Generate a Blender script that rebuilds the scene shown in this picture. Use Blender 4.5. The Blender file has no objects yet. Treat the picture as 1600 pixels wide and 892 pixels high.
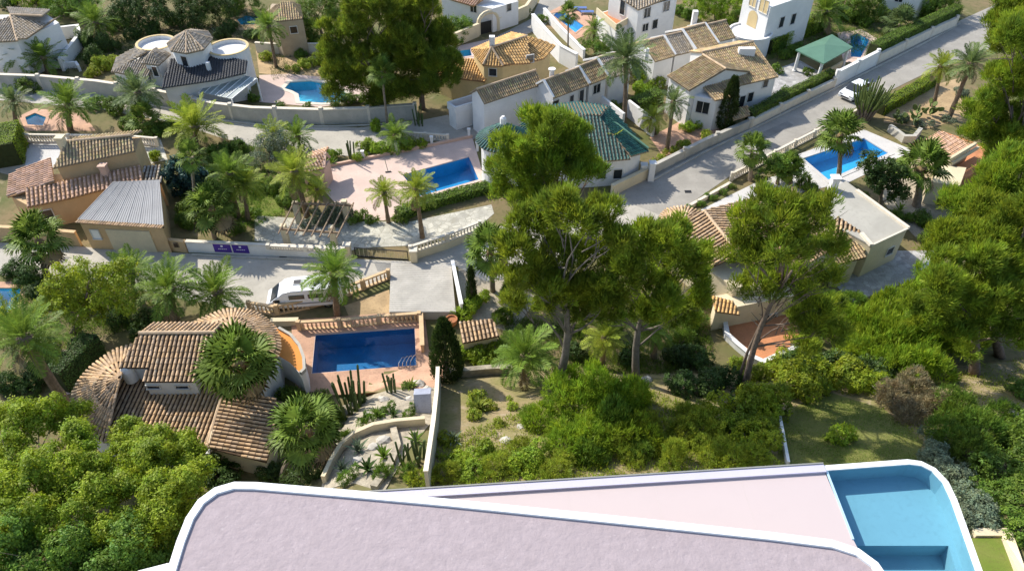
import bpy, bmesh, math, random
import numpy as np
from mathutils import Vector, Matrix
from mathutils.geometry import delaunay_2d_cdt, tessellate_polygon

# ------------------------------------------------------------------ camera, sky, sun, exposure
CAM_H, PITCH, FOC = 41.0, math.radians(42.0), 1150.0     # metres, down-tilt, focal length in photo pixels
CP, SP = math.cos(PITCH), math.sin(PITCH)
scene = bpy.context.scene
C = scene.collection
cam_data = bpy.data.cameras.new('camera')
cam_data.sensor_width = 36.0
cam_data.lens = 36.0 * FOC / 1600.0
cam_data.clip_end = 3000.0
cam = bpy.data.objects.new('camera', cam_data)
C.objects.link(cam)
cam.location = (0, 0, CAM_H)
cam.rotation_euler = (math.pi / 2 - PITCH, 0, 0)
scene.camera = cam

SUN_TO = Vector((-0.96, 0.77, 1.05)).normalized()
world = bpy.data.worlds.new('World')
scene.world = world
world.use_nodes = True
wn = world.node_tree
wn.nodes.clear()
sky = wn.nodes.new('ShaderNodeTexSky')
sky.sky_type = 'NISHITA'
sky.sun_disc = False
sky.sun_elevation = math.asin(SUN_TO.z)
sky.sun_rotation = math.atan2(SUN_TO.x, SUN_TO.y)
bg = wn.nodes.new('ShaderNodeBackground')
bg.inputs['Strength'].default_value = 0.15
wo = wn.nodes.new('ShaderNodeOutputWorld')
wn.links.new(sky.outputs[0], bg.inputs[0])
wn.links.new(bg.outputs[0], wo.inputs[0])
sun_data = bpy.data.lights.new('sun', 'SUN')
sun_data.energy = 3.9
sun_data.angle = math.radians(0.5)
sun_data.color = (1.0, 0.945, 0.84)
sun = bpy.data.objects.new('sun', sun_data)
C.objects.link(sun)
sun.rotation_euler = SUN_TO.to_track_quat('Z', 'Y').to_euler()
sun.location = (-60, 60, 80)
scene.view_settings.view_transform = 'Standard'
scene.view_settings.look = 'None'
scene.view_settings.exposure = 0.74
scene.view_settings.gamma = 1.0
scene.view_settings.use_curve_mapping = False

scene.cycles.max_bounces = 6
scene.cycles.diffuse_bounces = 3
scene.cycles.glossy_bounces = 2
scene.cycles.transmission_bounces = 3
rng = np.random.default_rng(7)
random.seed(7)
R = math.radians

# ------------------------------------------------------------------ where things stand
def smooth(t):
    t = min(1.0, max(0.0, t)); return t * t * (3 - 2 * t)

def terrain(x, y):
    """level town, hillside rising towards the viewpoint"""
    y0 = 37.0 if x > -8 else (25.0 if x < -16 else (25.0 + 12.0 * smooth((x + 16) / 8.0)))
    if y >= y0: return 0.0
    d = y0 - y
    z = 0.43 * d * smooth(d / 4.0 + 0.15)
    return min(z, 10.0)

def ray(px, py):
    u = (px - 800.0) / FOC; v = (py - 446.0) / FOC
    return u, CP - v * SP, -SP - v * CP

def W(px, py, z=0.0):
    dx, dy, dz = ray(px, py); t = (z - CAM_H) / dz
    return Vector((dx * t, dy * t, z))

def GT(px, py):
    z = 0.0
    for _ in range(40):
        p = W(px, py, z); z = 0.5 * z + 0.5 * terrain(p.x, p.y)
    p = W(px, py, z); p.z = terrain(p.x, p.y)
    return p

def PY(px, py, Y):
    dx, dy, dz = ray(px, py); t = Y / dy
    return Vector((dx * t, Y, CAM_H + dz * t))

def ppm(p):
    """photo pixels per metre at a point"""
    return FOC / (p[1] * CP - (p[2] - CAM_H) * SP)

# ------------------------------------------------------------------ objects
OFF = {}
def link(o): C.objects.link(o); return o

def tag(o, label=None, cat=None, group=None, kind=None):
    if label: o['label'] = label
    if cat: o['category'] = cat
    if group: o['group'] = group
    if kind: o['kind'] = kind
    return o

def thing(name, label, cat, loc, group=None, kind=None):
    o = bpy.data.objects.new(name, None)
    o.empty_display_size = 0.3
    link(o); o.location = loc; OFF[o.name] = Vector(loc)
    return tag(o, label, cat, group, kind)

def off_of(p): return OFF.get(p.name, Vector((0, 0, 0))) if p else Vector((0, 0, 0))

def new_mesh(name, V, F, mat, smooth_=False, col=None):
    me = bpy.data.meshes.new(name)
    if isinstance(V, np.ndarray) and isinstance(F, np.ndarray):
        nv, nf, k = len(V), len(F), F.shape[1]
        me.vertices.add(nv); me.vertices.foreach_set('co', np.ascontiguousarray(V, dtype=np.float32).ravel())
        me.loops.add(nf * k); me.loops.foreach_set('vertex_index', np.ascontiguousarray(F, dtype=np.int32).ravel())
        me.polygons.add(nf)
        me.polygons.foreach_set('loop_start', np.arange(0, nf * k, k, dtype=np.int32))
        me.polygons.foreach_set('loop_total', np.full(nf, k, dtype=np.int32))
        me.update(calc_edges=True)
    else:
        me.from_pydata([tuple(v) for v in V], [], [tuple(f) for f in F])
        me.update()
    if smooth_:
        me.polygons.foreach_set('use_smooth', np.ones(len(me.polygons), dtype=bool))
    if col is not None:
        at = me.color_attributes.new('tint', 'FLOAT_COLOR', 'POINT')
        c4 = np.ones((len(me.vertices), 4), dtype=np.float32); c4[:, :3] = np.asarray(col, dtype=np.float32).reshape(len(me.vertices), -1)
        at.data.foreach_set('color', c4.ravel())
    if mat: me.materials.append(mat)
    return me

def put(name, me, parent=None, kind=None):
    o = bpy.data.objects.new(name, me); link(o)
    if parent:
        o.parent = parent; OFF[o.name] = off_of(parent)
    if kind: o['kind'] = kind
    return o

class MB:
    """collects shapes, given in world metres, into one mesh"""
    def __init__(s): s.V = []; s.F = []
    def add(s, vs, fs):
        n = len(s.V); s.V += [Vector(v) for v in vs]; s.F += [[i + n for i in f] for f in fs]; return s
    def box(s, lo, hi):
        x0, y0, z0 = lo; x1, y1, z1 = hi
        return s.add([(x0,y0,z0),(x1,y0,z0),(x1,y1,z0),(x0,y1,z0),(x0,y0,z1),(x1,y0,z1),(x1,y1,z1),(x0,y1,z1)],
                     [(3,2,1,0),(4,5,6,7),(0,1,5,4),(1,2,6,5),(2,3,7,6),(3,0,4,7)])
    def obox(s, c, ax, ay, az):
        c = Vector(c); ax = Vector(ax); ay = Vector(ay); az = Vector(az)
        vs = [c + ax * i + ay * j + az * k for k in (-1, 1) for (i, j) in ((-1,-1),(1,-1),(1,1),(-1,1))]
        fs = [(3,2,1,0),(4,5,6,7),(0,1,5,4),(1,2,6,5),(2,3,7,6),(3,0,4,7)]
        if ax.cross(ay).dot(az) < 0: fs = [f[::-1] for f in fs]
        return s.add(vs, fs)
    def bar(s, a, b, w, h, up=(0, 0, 1)):
        a = Vector(a); b = Vector(b); d = b - a
        if d.length < 1e-6: return s
        u = Vector(up); side = d.cross(u)
        if side.length < 1e-6: side = Vector((1, 0, 0))
        side.normalize(); u = side.cross(d).normalized()
        return s.obox((a + b) / 2, d / 2, side * w / 2, u * h / 2)
    def prism(s, poly, z0, z1):
        """poly: xy list; z0/z1 numbers or lists"""
        n = len(poly); P = [(p[0], p[1]) for p in poly]
        a = sum(P[i][0] * P[(i+1) % n][1] - P[(i+1) % n][0] * P[i][1] for i in range(n))
        Z0 = z0 if isinstance(z0, (list, tuple)) else [z0] * n
        Z1 = z1 if isinstance(z1, (list, tuple)) else [z1] * n
        idx = list(range(n))
        if a < 0: idx = idx[::-1]
        vs = [(P[i][0], P[i][1], Z0[i]) for i in idx] + [(P[i][0], P[i][1], Z1[i]) for i in idx]
        fs = [tuple(range(n - 1, -1, -1)), tuple(range(n, 2 * n))] + [(i, (i+1) % n, n + (i+1) % n, n + i) for i in range(n)]
        return s.add(vs, fs)
    def slab(s, poly3, t):
        """a planar 3d polygon (seen from above) with thickness t downwards"""
        P = [Vector(p) for p in poly3]; n = len(P)
        nz = sum((P[i].x * P[(i+1) % n].y - P[(i+1) % n].x * P[i].y) for i in range(n))
        if nz < 0: P = P[::-1]
        vs = P + [p - Vector((0, 0, t)) for p in P]
        fs = [tuple(range(n)), tuple(range(2*n - 1, n - 1, -1))] + [(i, n + i, n + (i+1) % n, (i+1) % n) for i in range(n)]
        return s.add(vs, fs)
    def tube(s, pts, rad, k=8, caps=True):
        pts = [Vector(p) for p in pts]; n = len(pts)
        if not isinstance(rad, (list, tuple)): rad = [rad] * n
        base = len(s.V); prev = None
        for i, p in enumerate(pts):
            d = (pts[min(i+1, n-1)] - pts[max(i-1, 0)]).normalized()
            ref = Vector((1, 0, 0)) if abs(d.x) < 0.9 else Vector((0, 1, 0))
            if prev is not None: ref = prev
            a = (ref - d * ref.dot(d)).normalized(); prev = a; b = d.cross(a)
            for j in range(k):
                t = 2 * math.pi * j / k
                s.V.append(p + (a * math.cos(t) + b * math.sin(t)) * rad[i])
        for i in range(n - 1):
            for j in range(k):
                s.F.append([base + i*k + j, base + i*k + (j+1) % k, base + (i+1)*k + (j+1) % k, base + (i+1)*k + j])
        if caps:
            s.F.append([base + j for j in range(k)][::-1]); s.F.append([base + (n-1)*k + j for j in range(k)])
        return s
    def lathe(s, c, prof, k=12):
        """prof: list of (r, z) from bottom to top"""
        c = Vector(c); base = len(s.V); n = len(prof)
        for r, z in prof:
            for j in range(k):
                t = 2 * math.pi * j / k
                s.V.append(c + Vector((math.cos(t) * r, math.sin(t) * r, z)))
        for i in range(n - 1):
            for j in range(k):
                s.F.append([base + i*k + j, base + i*k + (j+1) % k, base + (i+1)*k + (j+1) % k, base + (i+1)*k + j])
        s.F.append([base + j for j in range(k)][::-1]); s.F.append([base + (n-1)*k + j for j in range(k)])
        return s
    def wall(s, path, z0, z1, t):
        """a wall of thickness t along an xy path with mitred corners; z0/z1 number, list or function"""
        P = [Vector((p[0], p[1])) for p in path]; n = len(P); L = []; Rr = []
        for i in range(n):
            d0 = (P[i] - P[i-1]).normalized() if i > 0 else None
            d1 = (P[i+1] - P[i]).normalized() if i < n - 1 else None
            d0 = d0 or d1; d1 = d1 or d0
            nn = Vector((-(d0.y + d1.y), d0.x + d1.x)).normalized()
            k = t / 2 / max(0.4, nn.dot(Vector((-d0.y, d0.x))))
            L.append(P[i] + nn * k); Rr.append(P[i] - nn * k)
        g = lambda z, i: z[i] if isinstance(z, (list, tuple)) else (z(P[i].x, P[i].y) if callable(z) else z)
        base = len(s.V)
        for i in range(n):
            a, b = g(z0, i), g(z1, i)
            s.V += [Vector((L[i].x, L[i].y, a)), Vector((Rr[i].x, Rr[i].y, a)), Vector((Rr[i].x, Rr[i].y, b)), Vector((L[i].x, L[i].y, b))]
        for i in range(n - 1):
            o = base + 4*i
            for j in range(4): s.F.append([o + j, o + (j+1) % 4, o + 4 + (j+1) % 4, o + 4 + j])
        s.F.append([base + 3, base + 2, base + 1, base]); o = base + 4*(n-1); s.F.append([o, o+1, o+2, o+3])
        return s
    def build(s, name, mat, parent=None, kind=None, smooth_=False, bevel=0.0, loc=None):
        o0 = off_of(parent)
        if parent is None and loc is not None: o0 = Vector(loc)
        me = new_mesh(name, [v - o0 for v in s.V], s.F, mat, smooth_)
        bm = bmesh.new(); bm.from_mesh(me)
        bmesh.ops.recalc_face_normals(bm, faces=bm.faces)
        if bevel:
            es = [e for e in bm.edges if len(e.link_faces) == 2 and e.calc_face_angle(0) > 0.6]
            bmesh.ops.bevel(bm, geom=es, offset=bevel, segments=2, affect='EDGES', profile=0.7)
        bm.to_mesh(me); bm.free()
        o = put(name, me, parent, kind)
        if parent is None and loc is not None: o.location = loc; OFF[o.name] = Vector(loc)
        return o

# ------------------------------------------------------------------ materials
MATS = {}
def srgb(h):
    h = h.lstrip('#'); c = [int(h[i:i+2], 16) / 255 for i in (0, 2, 4)]
    return tuple((x / 12.92 if x <= 0.04045 else ((x + 0.055) / 1.055) ** 2.4) for x in c)

def material(name, col, rough=0.8, var=0.25, scale=3.0, bump=0.15, bscale=20.0, col2=None, tint=False, spots=None, translucent=0.0, spec=0.3, metal=0.0, objvar=0.0, stain=0.0, coat=0.0):
    """col mixed with col2 by soft noise; optional per-piece tint, spots (colour, amount, scale), leaf translucency"""
    if name in MATS: return MATS[name]
    m = bpy.data.materials.new(name); MATS[name] = m; m.use_nodes = True
    nt = m.node_tree; N = nt.nodes; Lk = nt.links; N.clear()
    out = N.new('ShaderNodeOutputMaterial'); b = N.new('ShaderNodeBsdfPrincipled')
    b.inputs['Roughness'].default_value = rough; b.inputs['Specular IOR Level'].default_value = spec
    b.inputs['Metallic'].default_value = metal; b.inputs['Coat Weight'].default_value = coat
    geo = N.new('ShaderNodeNewGeometry')
    def noise(sc, det=4.0, dist=0.0):
        n = N.new('ShaderNodeTexNoise'); n.inputs['Scale'].default_value = sc; n.inputs['Detail'].default_value = det
        n.inputs['Distortion'].default_value = dist; Lk.new(geo.outputs['Position'], n.inputs['Vector']); return n
    def ramp(src, lo, hi):
        r = N.new('ShaderNodeMapRange'); r.inputs['From Min'].default_value = lo; r.inputs['From Max'].default_value = hi
        Lk.new(src, r.inputs['Value']); return r.outputs[0]
    def mix(a, bb, f, mode='MIX'):
        x = N.new('ShaderNodeMix'); x.data_type = 'RGBA'; x.blend_type = mode; x.clamp_factor = True
        for s_, v in ((x.inputs['Factor'], f), (x.inputs['A'], a), (x.inputs['B'], bb)):
            if hasattr(v, 'links'): Lk.new(v, s_)
            elif isinstance(v, (int, float)): s_.default_value = v
            else: s_.default_value = (*v, 1)
        return x.outputs['Result']
    c2 = col2 or tuple(c * (1 - var) for c in col)
    c1 = col if col2 else tuple(min(1, c * (1 + var * 0.5)) for c in col)
    cur = mix(c1, c2, ramp(noise(scale, 5).outputs['Fac'], 0.3, 0.7))
    n2 = noise(scale * 7.3, 3)
    cur = mix(cur, tuple(c * (1 - min(0.28, var)) for c in c2), ramp(n2.outputs['Fac'], 0.52, 0.85))
    if spots:
        cur = mix(cur, spots[0], ramp(noise(spots[2], 4, 0.4).outputs['Fac'], 0.72 - spots[1], 0.86 - spots[1]))
    if stain:
        cur = mix(cur, tuple(c * (1 - stain) for c in col), ramp(noise(0.35, 6, 0.8).outputs['Fac'], 0.5, 0.72))
    if tint:
        a = N.new('ShaderNodeVertexColor'); a.layer_name = 'tint'
        cur = mix(cur, a.outputs['Color'], 1.0, 'MULTIPLY')
    if objvar:
        oi = N.new('ShaderNodeObjectInfo'); h = N.new('ShaderNodeHueSaturation')
        mr = N.new('ShaderNodeMapRange'); mr.inputs['To Min'].default_value = 1 - objvar; mr.inputs['To Max'].default_value = 1 + objvar
        Lk.new(oi.outputs['Random'], mr.inputs['Value']); Lk.new(mr.outputs[0], h.inputs['Value'])
        mh = N.new('ShaderNodeMapRange'); mh.inputs['To Min'].default_value = 0.5 - objvar * 0.06; mh.inputs['To Max'].default_value = 0.5 + objvar * 0.06
        Lk.new(oi.outputs['Random'], mh.inputs['Value']); Lk.new(mh.outputs[0], h.inputs['Hue'])
        Lk.new(cur, h.inputs['Color']); cur = h.outputs['Color']
    Lk.new(cur, b.inputs['Base Color'])
    if bump:
        bn = N.new('ShaderNodeBump'); bn.inputs['Strength'].default_value = bump; bn.inputs['Distance'].default_value = 0.05
        Lk.new(noise(bscale, 4).outputs['Fac'], bn.inputs['Height']); Lk.new(bn.outputs[0], b.inputs['Normal'])
    if translucent:
        tr = N.new('ShaderNodeBsdfTranslucent'); ms = N.new('ShaderNodeMixShader'); ms.inputs[0].default_value = translucent
        Lk.new(mix(cur, (1.0, 0.95, 0.45), 0.25, 'MULTIPLY') if False else cur, tr.inputs['Color'])
        Lk.new(b.outputs[0], ms.inputs[1]); Lk.new(tr.outputs[0], ms.inputs[2]); Lk.new(ms.outputs[0], out.inputs[0])
    else:
        Lk.new(b.outputs[0], out.inputs[0])
    return m

def crazy_paving(name, col, joint, scale):
    if name in MATS: return MATS[name]
    m = material(name, col, 0.85, 0.25, 1.2)
    nt = m.node_tree; N = nt.nodes; Lk = nt.links
    b = [n for n in N if n.type == 'BSDF_PRINCIPLED'][0]; src = b.inputs['Base Color'].links[0].from_socket
    geo = N.new('ShaderNodeNewGeometry'); vo = N.new('ShaderNodeTexVoronoi'); vo.feature = 'DISTANCE_TO_EDGE'; vo.inputs['Scale'].default_value = scale
    Lk.new(geo.outputs['Position'], vo.inputs['Vector'])
    vc = N.new('ShaderNodeTexVoronoi'); vc.inputs['Scale'].default_value = scale; Lk.new(geo.outputs['Position'], vc.inputs['Vector'])
    hs = N.new('ShaderNodeHueSaturation'); mr = N.new('ShaderNodeMapRange'); mr.inputs['To Min'].default_value = 0.75; mr.inputs['To Max'].default_value = 1.2
    Lk.new(vc.outputs['Color'], mr.inputs['Value']); Lk.new(mr.outputs[0], hs.inputs['Value']); Lk.new(src, hs.inputs['Color'])
    mp = N.new('ShaderNodeMapRange'); mp.inputs['From Min'].default_value = 0.02; mp.inputs['From Max'].default_value = 0.05
    Lk.new(vo.outputs['Distance'], mp.inputs['Value'])
    x = N.new('ShaderNodeMix'); x.data_type = 'RGBA'; x.inputs['A'].default_value = (*joint, 1)
    Lk.new(mp.outputs[0], x.inputs['Factor']); Lk.new(hs.outputs[0], x.inputs['B']); Lk.new(x.outputs['Result'], b.inputs['Base Color'])
    return m

def water_mat(name, tint, rough=0.03):
    m = bpy.data.materials.new(name); MATS[name] = m; m.use_nodes = True
    nt = m.node_tree; N = nt.nodes; Lk = nt.links; N.clear()
    out = N.new('ShaderNodeOutputMaterial'); t = N.new('ShaderNodeBsdfTransparent'); t.inputs[0].default_value = (*tint, 1)
    g = N.new('ShaderNodeBsdfGlossy'); g.inputs['Roughness'].default_value = rough
    lw = N.new('ShaderNodeLayerWeight'); lw.inputs['Blend'].default_value = 0.5
    pw = N.new('ShaderNodeMath'); pw.operation = 'POWER'; pw.inputs[1].default_value = 5.0; Lk.new(lw.outputs['Facing'], pw.inputs[0])
    fr = N.new('ShaderNodeMath'); fr.operation = 'MULTIPLY_ADD'; fr.inputs[1].default_value = 0.95; fr.inputs[2].default_value = 0.02; Lk.new(pw.outputs[0], fr.inputs[0])
    geo = N.new('ShaderNodeNewGeometry'); no = N.new('ShaderNodeTexNoise'); no.inputs['Scale'].default_value = 2.2; no.inputs['Detail'].default_value = 3
    Lk.new(geo.outputs['Position'], no.inputs['Vector'])
    bn = N.new('ShaderNodeBump'); bn.inputs['Strength'].default_value = 0.12; bn.inputs['Distance'].default_value = 0.03
    Lk.new(no.outputs['Fac'], bn.inputs['Height']); Lk.new(bn.outputs[0], g.inputs['Normal']); Lk.new(bn.outputs[0], lw.inputs['Normal'])
    ms = N.new('ShaderNodeMixShader'); Lk.new(fr.outputs[0], ms.inputs[0]); Lk.new(t.outputs[0], ms.inputs[1]); Lk.new(g.outputs[0], ms.inputs[2])
    Lk.new(ms.outputs[0], out.inputs[0])
    return m

M = dict(
 earth=material('earth', (0.22,0.155,0.085), 0.95, 0.4, 0.25, 0.4, 6, col2=(0.095,0.11,0.03), spots=((0.30,0.23,0.14), 0.10, 0.5)),
 slope=material('slope_soil', (0.30,0.225,0.13), 0.95, 0.4, 0.5, 0.5, 6, col2=(0.19,0.18,0.06), spots=((0.34,0.27,0.18), 0.14, 0.9)),
 gravel=material('gravel', (0.40,0.345,0.26), 0.95, 0.3, 0.8, 0.3, 30),
 sand=material('dry_garden', (0.44,0.31,0.17), 0.95, 0.3, 0.6, 0.3, 18),
 concrete=material('street_concrete', (0.44,0.405,0.345), 0.9, 0.14, 0.5, 0.2, 25, stain=0.25),
 asphalt=material('asphalt', (0.335,0.31,0.27), 0.9, 0.14, 0.6, 0.2, 30, stain=0.2),
 shadefloor=material('shaded_dark_floor', (0.07,0.075,0.08), 0.8, 0.3, 0.7),  # mostly shade, put into the floor colour as a dark tone
 pave=crazy_paving('pale_paving', (0.50,0.475,0.40), (0.33,0.31,0.25), 1.6),
 paveg=crazy_paving('grey_paving', (0.42,0.41,0.40), (0.3,0.29,0.27), 2.0),
 whitepave=material('white_paving', (0.54,0.52,0.50), 0.8, 0.1, 0.8),
 pinkdeck=material('pink_deck', (0.60,0.455,0.385), 0.85, 0.10, 0.7, 0.1, 12, stain=0.12),
 terradeck=material('terracotta_deck', (0.52,0.31,0.205), 0.85, 0.22, 0.9, 0.2, 12),
 terrafloor=material('terracotta_floor', (0.52,0.22,0.10), 0.85, 0.2, 1.0),
 lawn=material('lawn', (0.12,0.17,0.02), 0.95, 0.3, 0.8, 0.6, 30, col2=(0.17,0.18,0.04)),
 lawnolive=material('olive_lawn', (0.14,0.155,0.035), 0.95, 0.3, 0.6, 0.7, 25, col2=(0.18,0.175,0.05)),
 white=material('white_stucco', (0.74,0.725,0.70), 0.85, 0.06, 1.0, 0.15, 30, stain=0.10),
 whitepaint=material('white_paint', (0.82,0.82,0.81), 0.5, 0.03, 1.0, 0.03, 20),
 cream=material('cream_stucco', (0.66,0.56,0.38), 0.85, 0.1, 1.0, 0.15, 30, stain=0.12),
 peach=material('peach_stucco', (0.60,0.41,0.22), 0.85, 0.1, 1.0, 0.15, 30, stain=0.12),
 orange=material('orange_stucco', (0.68,0.27,0.06), 0.85, 0.1, 1.0, 0.1, 30),
 pinkwall=material('pink_stucco', (0.60,0.40,0.30), 0.85, 0.1, 1.0, 0.1, 30),
 ochre=material('ochre_stucco', (0.60,0.46,0.24), 0.85, 0.1, 1.0, 0.1, 30),
 tan=material('tan_stucco', (0.45,0.35,0.24), 0.85, 0.12, 1.0, 0.1, 30),
 greywall=material('grey_render', (0.47,0.44,0.38), 0.9, 0.14, 0.7, 0.2, 20, stain=0.25),
 stone=material('stone_wall', (0.38,0.33,0.25), 0.95, 0.35, 2.5, 0.5, 9),
 baluster=material('cream_cast_stone', (0.60,0.42,0.24), 0.85, 0.12, 2.0),
 balwhite=material('pale_cast_stone', (0.66,0.59,0.48), 0.85, 0.1, 2.0),
 chann=material('tile_channel', (0.10,0.062,0.036), 0.95, 0.3, 2.0),
 channg=material('tile_channel_grey', (0.27,0.21,0.14), 0.95, 0.3, 2.0),
 channor=material('tile_channel_orange', (0.34,0.20,0.10), 0.95, 0.3, 2.0),
 tile=material('clay_tile', (0.54,0.365,0.215), 0.9, 0.3, 1.6, 0.2, 18, tint=True, spots=((0.40,0.34,0.24), 0.12, 2.2)),
 tilepink=material('pink_clay_tile', (0.55,0.35,0.24), 0.9, 0.2, 1.6, 0.2, 18, tint=True),
 tileor=material('orange_clay_tile', (0.68,0.42,0.17), 0.9, 0.2, 1.6, 0.2, 18, tint=True),
 tilebr=material('weathered_brown_tile', (0.47,0.335,0.19), 0.95, 0.35, 1.3, 0.3, 15, tint=True, spots=((0.42,0.36,0.16), 0.20, 2.4)),
 tilegrey=material('grey_brown_tile', (0.40,0.34,0.265), 0.95, 0.25, 1.2, 0.2, 15, tint=True),
 tilegreen=material('green_glazed_tile', (0.018,0.085,0.075), 0.5, 0.25, 1.6, 0.05, 18, tint=True, spec=0.25),
 ridget=material('ridge_tile', (0.55,0.40,0.26), 0.9, 0.2, 2.0),
 greenmetal=material('green_sheet', (0.10,0.20,0.135), 0.5, 0.1, 1.0, 0.05),
 corr=material('fibre_cement_sheet', (0.46,0.43,0.38), 0.9, 0.15, 0.9, 0.2, 25, stain=0.25),
 metal=material('galvanised_sheet', (0.285,0.285,0.29), 0.7, 0.12, 0.8, 0.05, metal=0.1, stain=0.2),
 glassroof=material('dusty_polycarbonate', (0.36,0.40,0.38), 0.45, 0.25, 0.9, 0.05, stain=0.4),
 wood=material('weathered_wood', (0.28,0.20,0.13), 0.85, 0.3, 3.0),
 darkwood=material('dark_wood', (0.07,0.045,0.025), 0.7, 0.3, 3.0),
 dark=material('dark_opening', (0.02,0.018,0.016), 0.8, 0.2, 1.0, 0.0),
 pane=material('window_glass', (0.025,0.03,0.035), 0.12, 0.2, 1.0, 0.0, spec=0.7),
 frame=material('window_frame', (0.62,0.60,0.56), 0.6, 0.05, 1.0, 0.0),
 iron=material('black_iron', (0.02,0.02,0.02), 0.5, 0.2, 1.0, 0.0),
 purple=material('purple_banner', (0.07,0.03,0.27), 0.6, 0.1, 1.0, 0.02),
 lettering=material('banner_lettering', (0.75,0.75,0.78), 0.6, 0.02, 1.0, 0.0),
 roofmem=material('pebbled_roof_membrane', (0.355,0.295,0.305), 0.9, 0.10, 2.5, 0.6, 5.0, spots=((0.43,0.37,0.375), 0.08, 7.0), stain=0.06),
 terrace=material('pale_pink_porcelain', (0.51,0.43,0.42), 0.55, 0.015, 0.15, 0.02, 12),
 lilac=material('lilac_white_parapet', (0.50,0.48,0.58), 0.6, 0.03, 1.0, 0.02),
 railgrey=material('grey_rail', (0.26,0.26,0.24), 0.5, 0.1, 1.0, 0.02),
 poolnavy=material('navy_pool_tile', (0.018,0.165,0.38), 0.4, 0.2, 1.0, 0.05),
 poolmid=material('mid_blue_pool_tile', (0.03,0.29,0.56), 0.4, 0.15, 1.0, 0.05),
 poolblue=material('blue_pool_tile', (0.05,0.43,0.74), 0.4, 0.15, 1.0, 0.05),
 poolcyan=material('cyan_pool_tile', (0.07,0.56,0.74), 0.4, 0.15, 1.0, 0.05),
 poolpale=material('pale_blue_pool_tile', (0.21,0.39,0.47), 0.4, 0.06, 0.6, 0.03),
 trunk=material('palm_trunk', (0.20,0.145,0.095), 0.95, 0.4, 4.0, 0.6, 14),
 trunkgrey=material('smooth_palm_trunk', (0.26,0.205,0.15), 0.95, 0.3, 4.0, 0.5, 14),
 bark=material('pine_bark', (0.20,0.15,0.115), 0.95, 0.4, 4.0, 0.8, 9),
 barkpale=material('pale_pine_bark', (0.17,0.145,0.12), 0.95, 0.3, 4.0, 0.5, 9),
 rock=material('garden_rock', (0.50,0.46,0.40), 0.9, 0.3, 2.0, 0.6, 5),
 pot=material('terracotta_pot', (0.40,0.16,0.07), 0.8, 0.2, 2.0),
 carpaint=material('white_car_paint', (0.80,0.81,0.82), 0.25, 0.02, 1.0, 0.0, spec=0.5, coat=0.5),
 rubber=material('black_rubber', (0.015,0.015,0.015), 0.9, 0.1, 1.0, 0.0),
 plastic=material('dark_plastic', (0.04,0.04,0.045), 0.5, 0.1, 1.0, 0.0),
 steel=material('stainless_steel', (0.6,0.6,0.6), 0.25, 0.05, 1.0, 0.0, metal=0.9),
 lounger=material('blue_lounger_cloth', (0.10,0.16,0.36), 0.8, 0.1, 1.0),
 terrapot=material('red_cushion', (0.55,0.10,0.07), 0.8, 0.1, 1.0),
)
WATER = water_mat('pool_water', (0.80, 0.93, 0.97))

LEAF = {}
def leafmat(name, col, col2, tr=0.32, scale=1.2):
    LEAF[name] = material('leaf_' + name, col, 0.55, 0.3, scale, 0.0, 10, col2=col2, tint=True, translucent=tr, spec=0.25, objvar=0.12)
leafmat('pine',   (0.340,0.430,0.030), (0.155,0.232,0.028), 0.42, 0.7)
leafmat('pinedk', (0.275,0.365,0.030), (0.125,0.190,0.028), 0.42, 0.7)
leafmat('broad',  (0.375,0.440,0.028), (0.185,0.270,0.024), 0.44, 0.6)
leafmat('bright', (0.345,0.460,0.030), (0.190,0.305,0.028), 0.44, 0.8)
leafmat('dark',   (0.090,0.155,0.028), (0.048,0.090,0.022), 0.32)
leafmat('mid',    (0.195,0.300,0.034), (0.105,0.185,0.028), 0.40)
leafmat('yellow', (0.410,0.470,0.050), (0.240,0.325,0.034), 0.44)
leafmat('grey',   (0.240,0.290,0.180), (0.140,0.185,0.110), 0.32)
leafmat('brown',  (0.380,0.310,0.185), (0.240,0.210,0.105), 0.3)
leafmat('blue',   (0.058,0.120,0.092), (0.034,0.075,0.060), 0.25)
leafmat('cypress',(0.062,0.105,0.020), (0.031,0.056,0.013), 0.2)
leafmat('palm',   (0.240,0.345,0.042), (0.120,0.200,0.030), 0.40)
leafmat('palmyel',(0.370,0.425,0.048), (0.220,0.285,0.034), 0.40)
leafmat('palmblue',(0.205,0.275,0.090), (0.115,0.170,0.055), 0.36)
leafmat('fan',    (0.270,0.370,0.062), (0.135,0.215,0.034), 0.40)
leafmat('dead',   (0.330,0.240,0.130), (0.210,0.150,0.080), 0.25)
leafmat('flax',   (0.320,0.370,0.075), (0.195,0.260,0.042), 0.36)

# ------------------------------------------------------------------ builders: sheets, pools
def in_poly(x, y, poly):
    c = False; n = len(poly); j = n - 1
    for i in range(n):
        xi, yi = poly[i][0], poly[i][1]; xj, yj = poly[j][0], poly[j][1]
        if (yi > y) != (yj > y) and x < (xj - xi) * (y - yi) / (yj - yi) + xi: c = not c
        j = i
    return c

def cdt(loops, pts=()):
    V = []; Ed = []
    for lp in loops:
        b = len(V); n = len(lp); V += [Vector((p[0], p[1])) for p in lp]; Ed += [(b + i, b + (i+1) % n) for i in range(n)]
    V += [Vector((p[0], p[1])) for p in pts]
    r = delaunay_2d_cdt(V, Ed, [], 0, 1e-4)
    return r[0], r[2]

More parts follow.
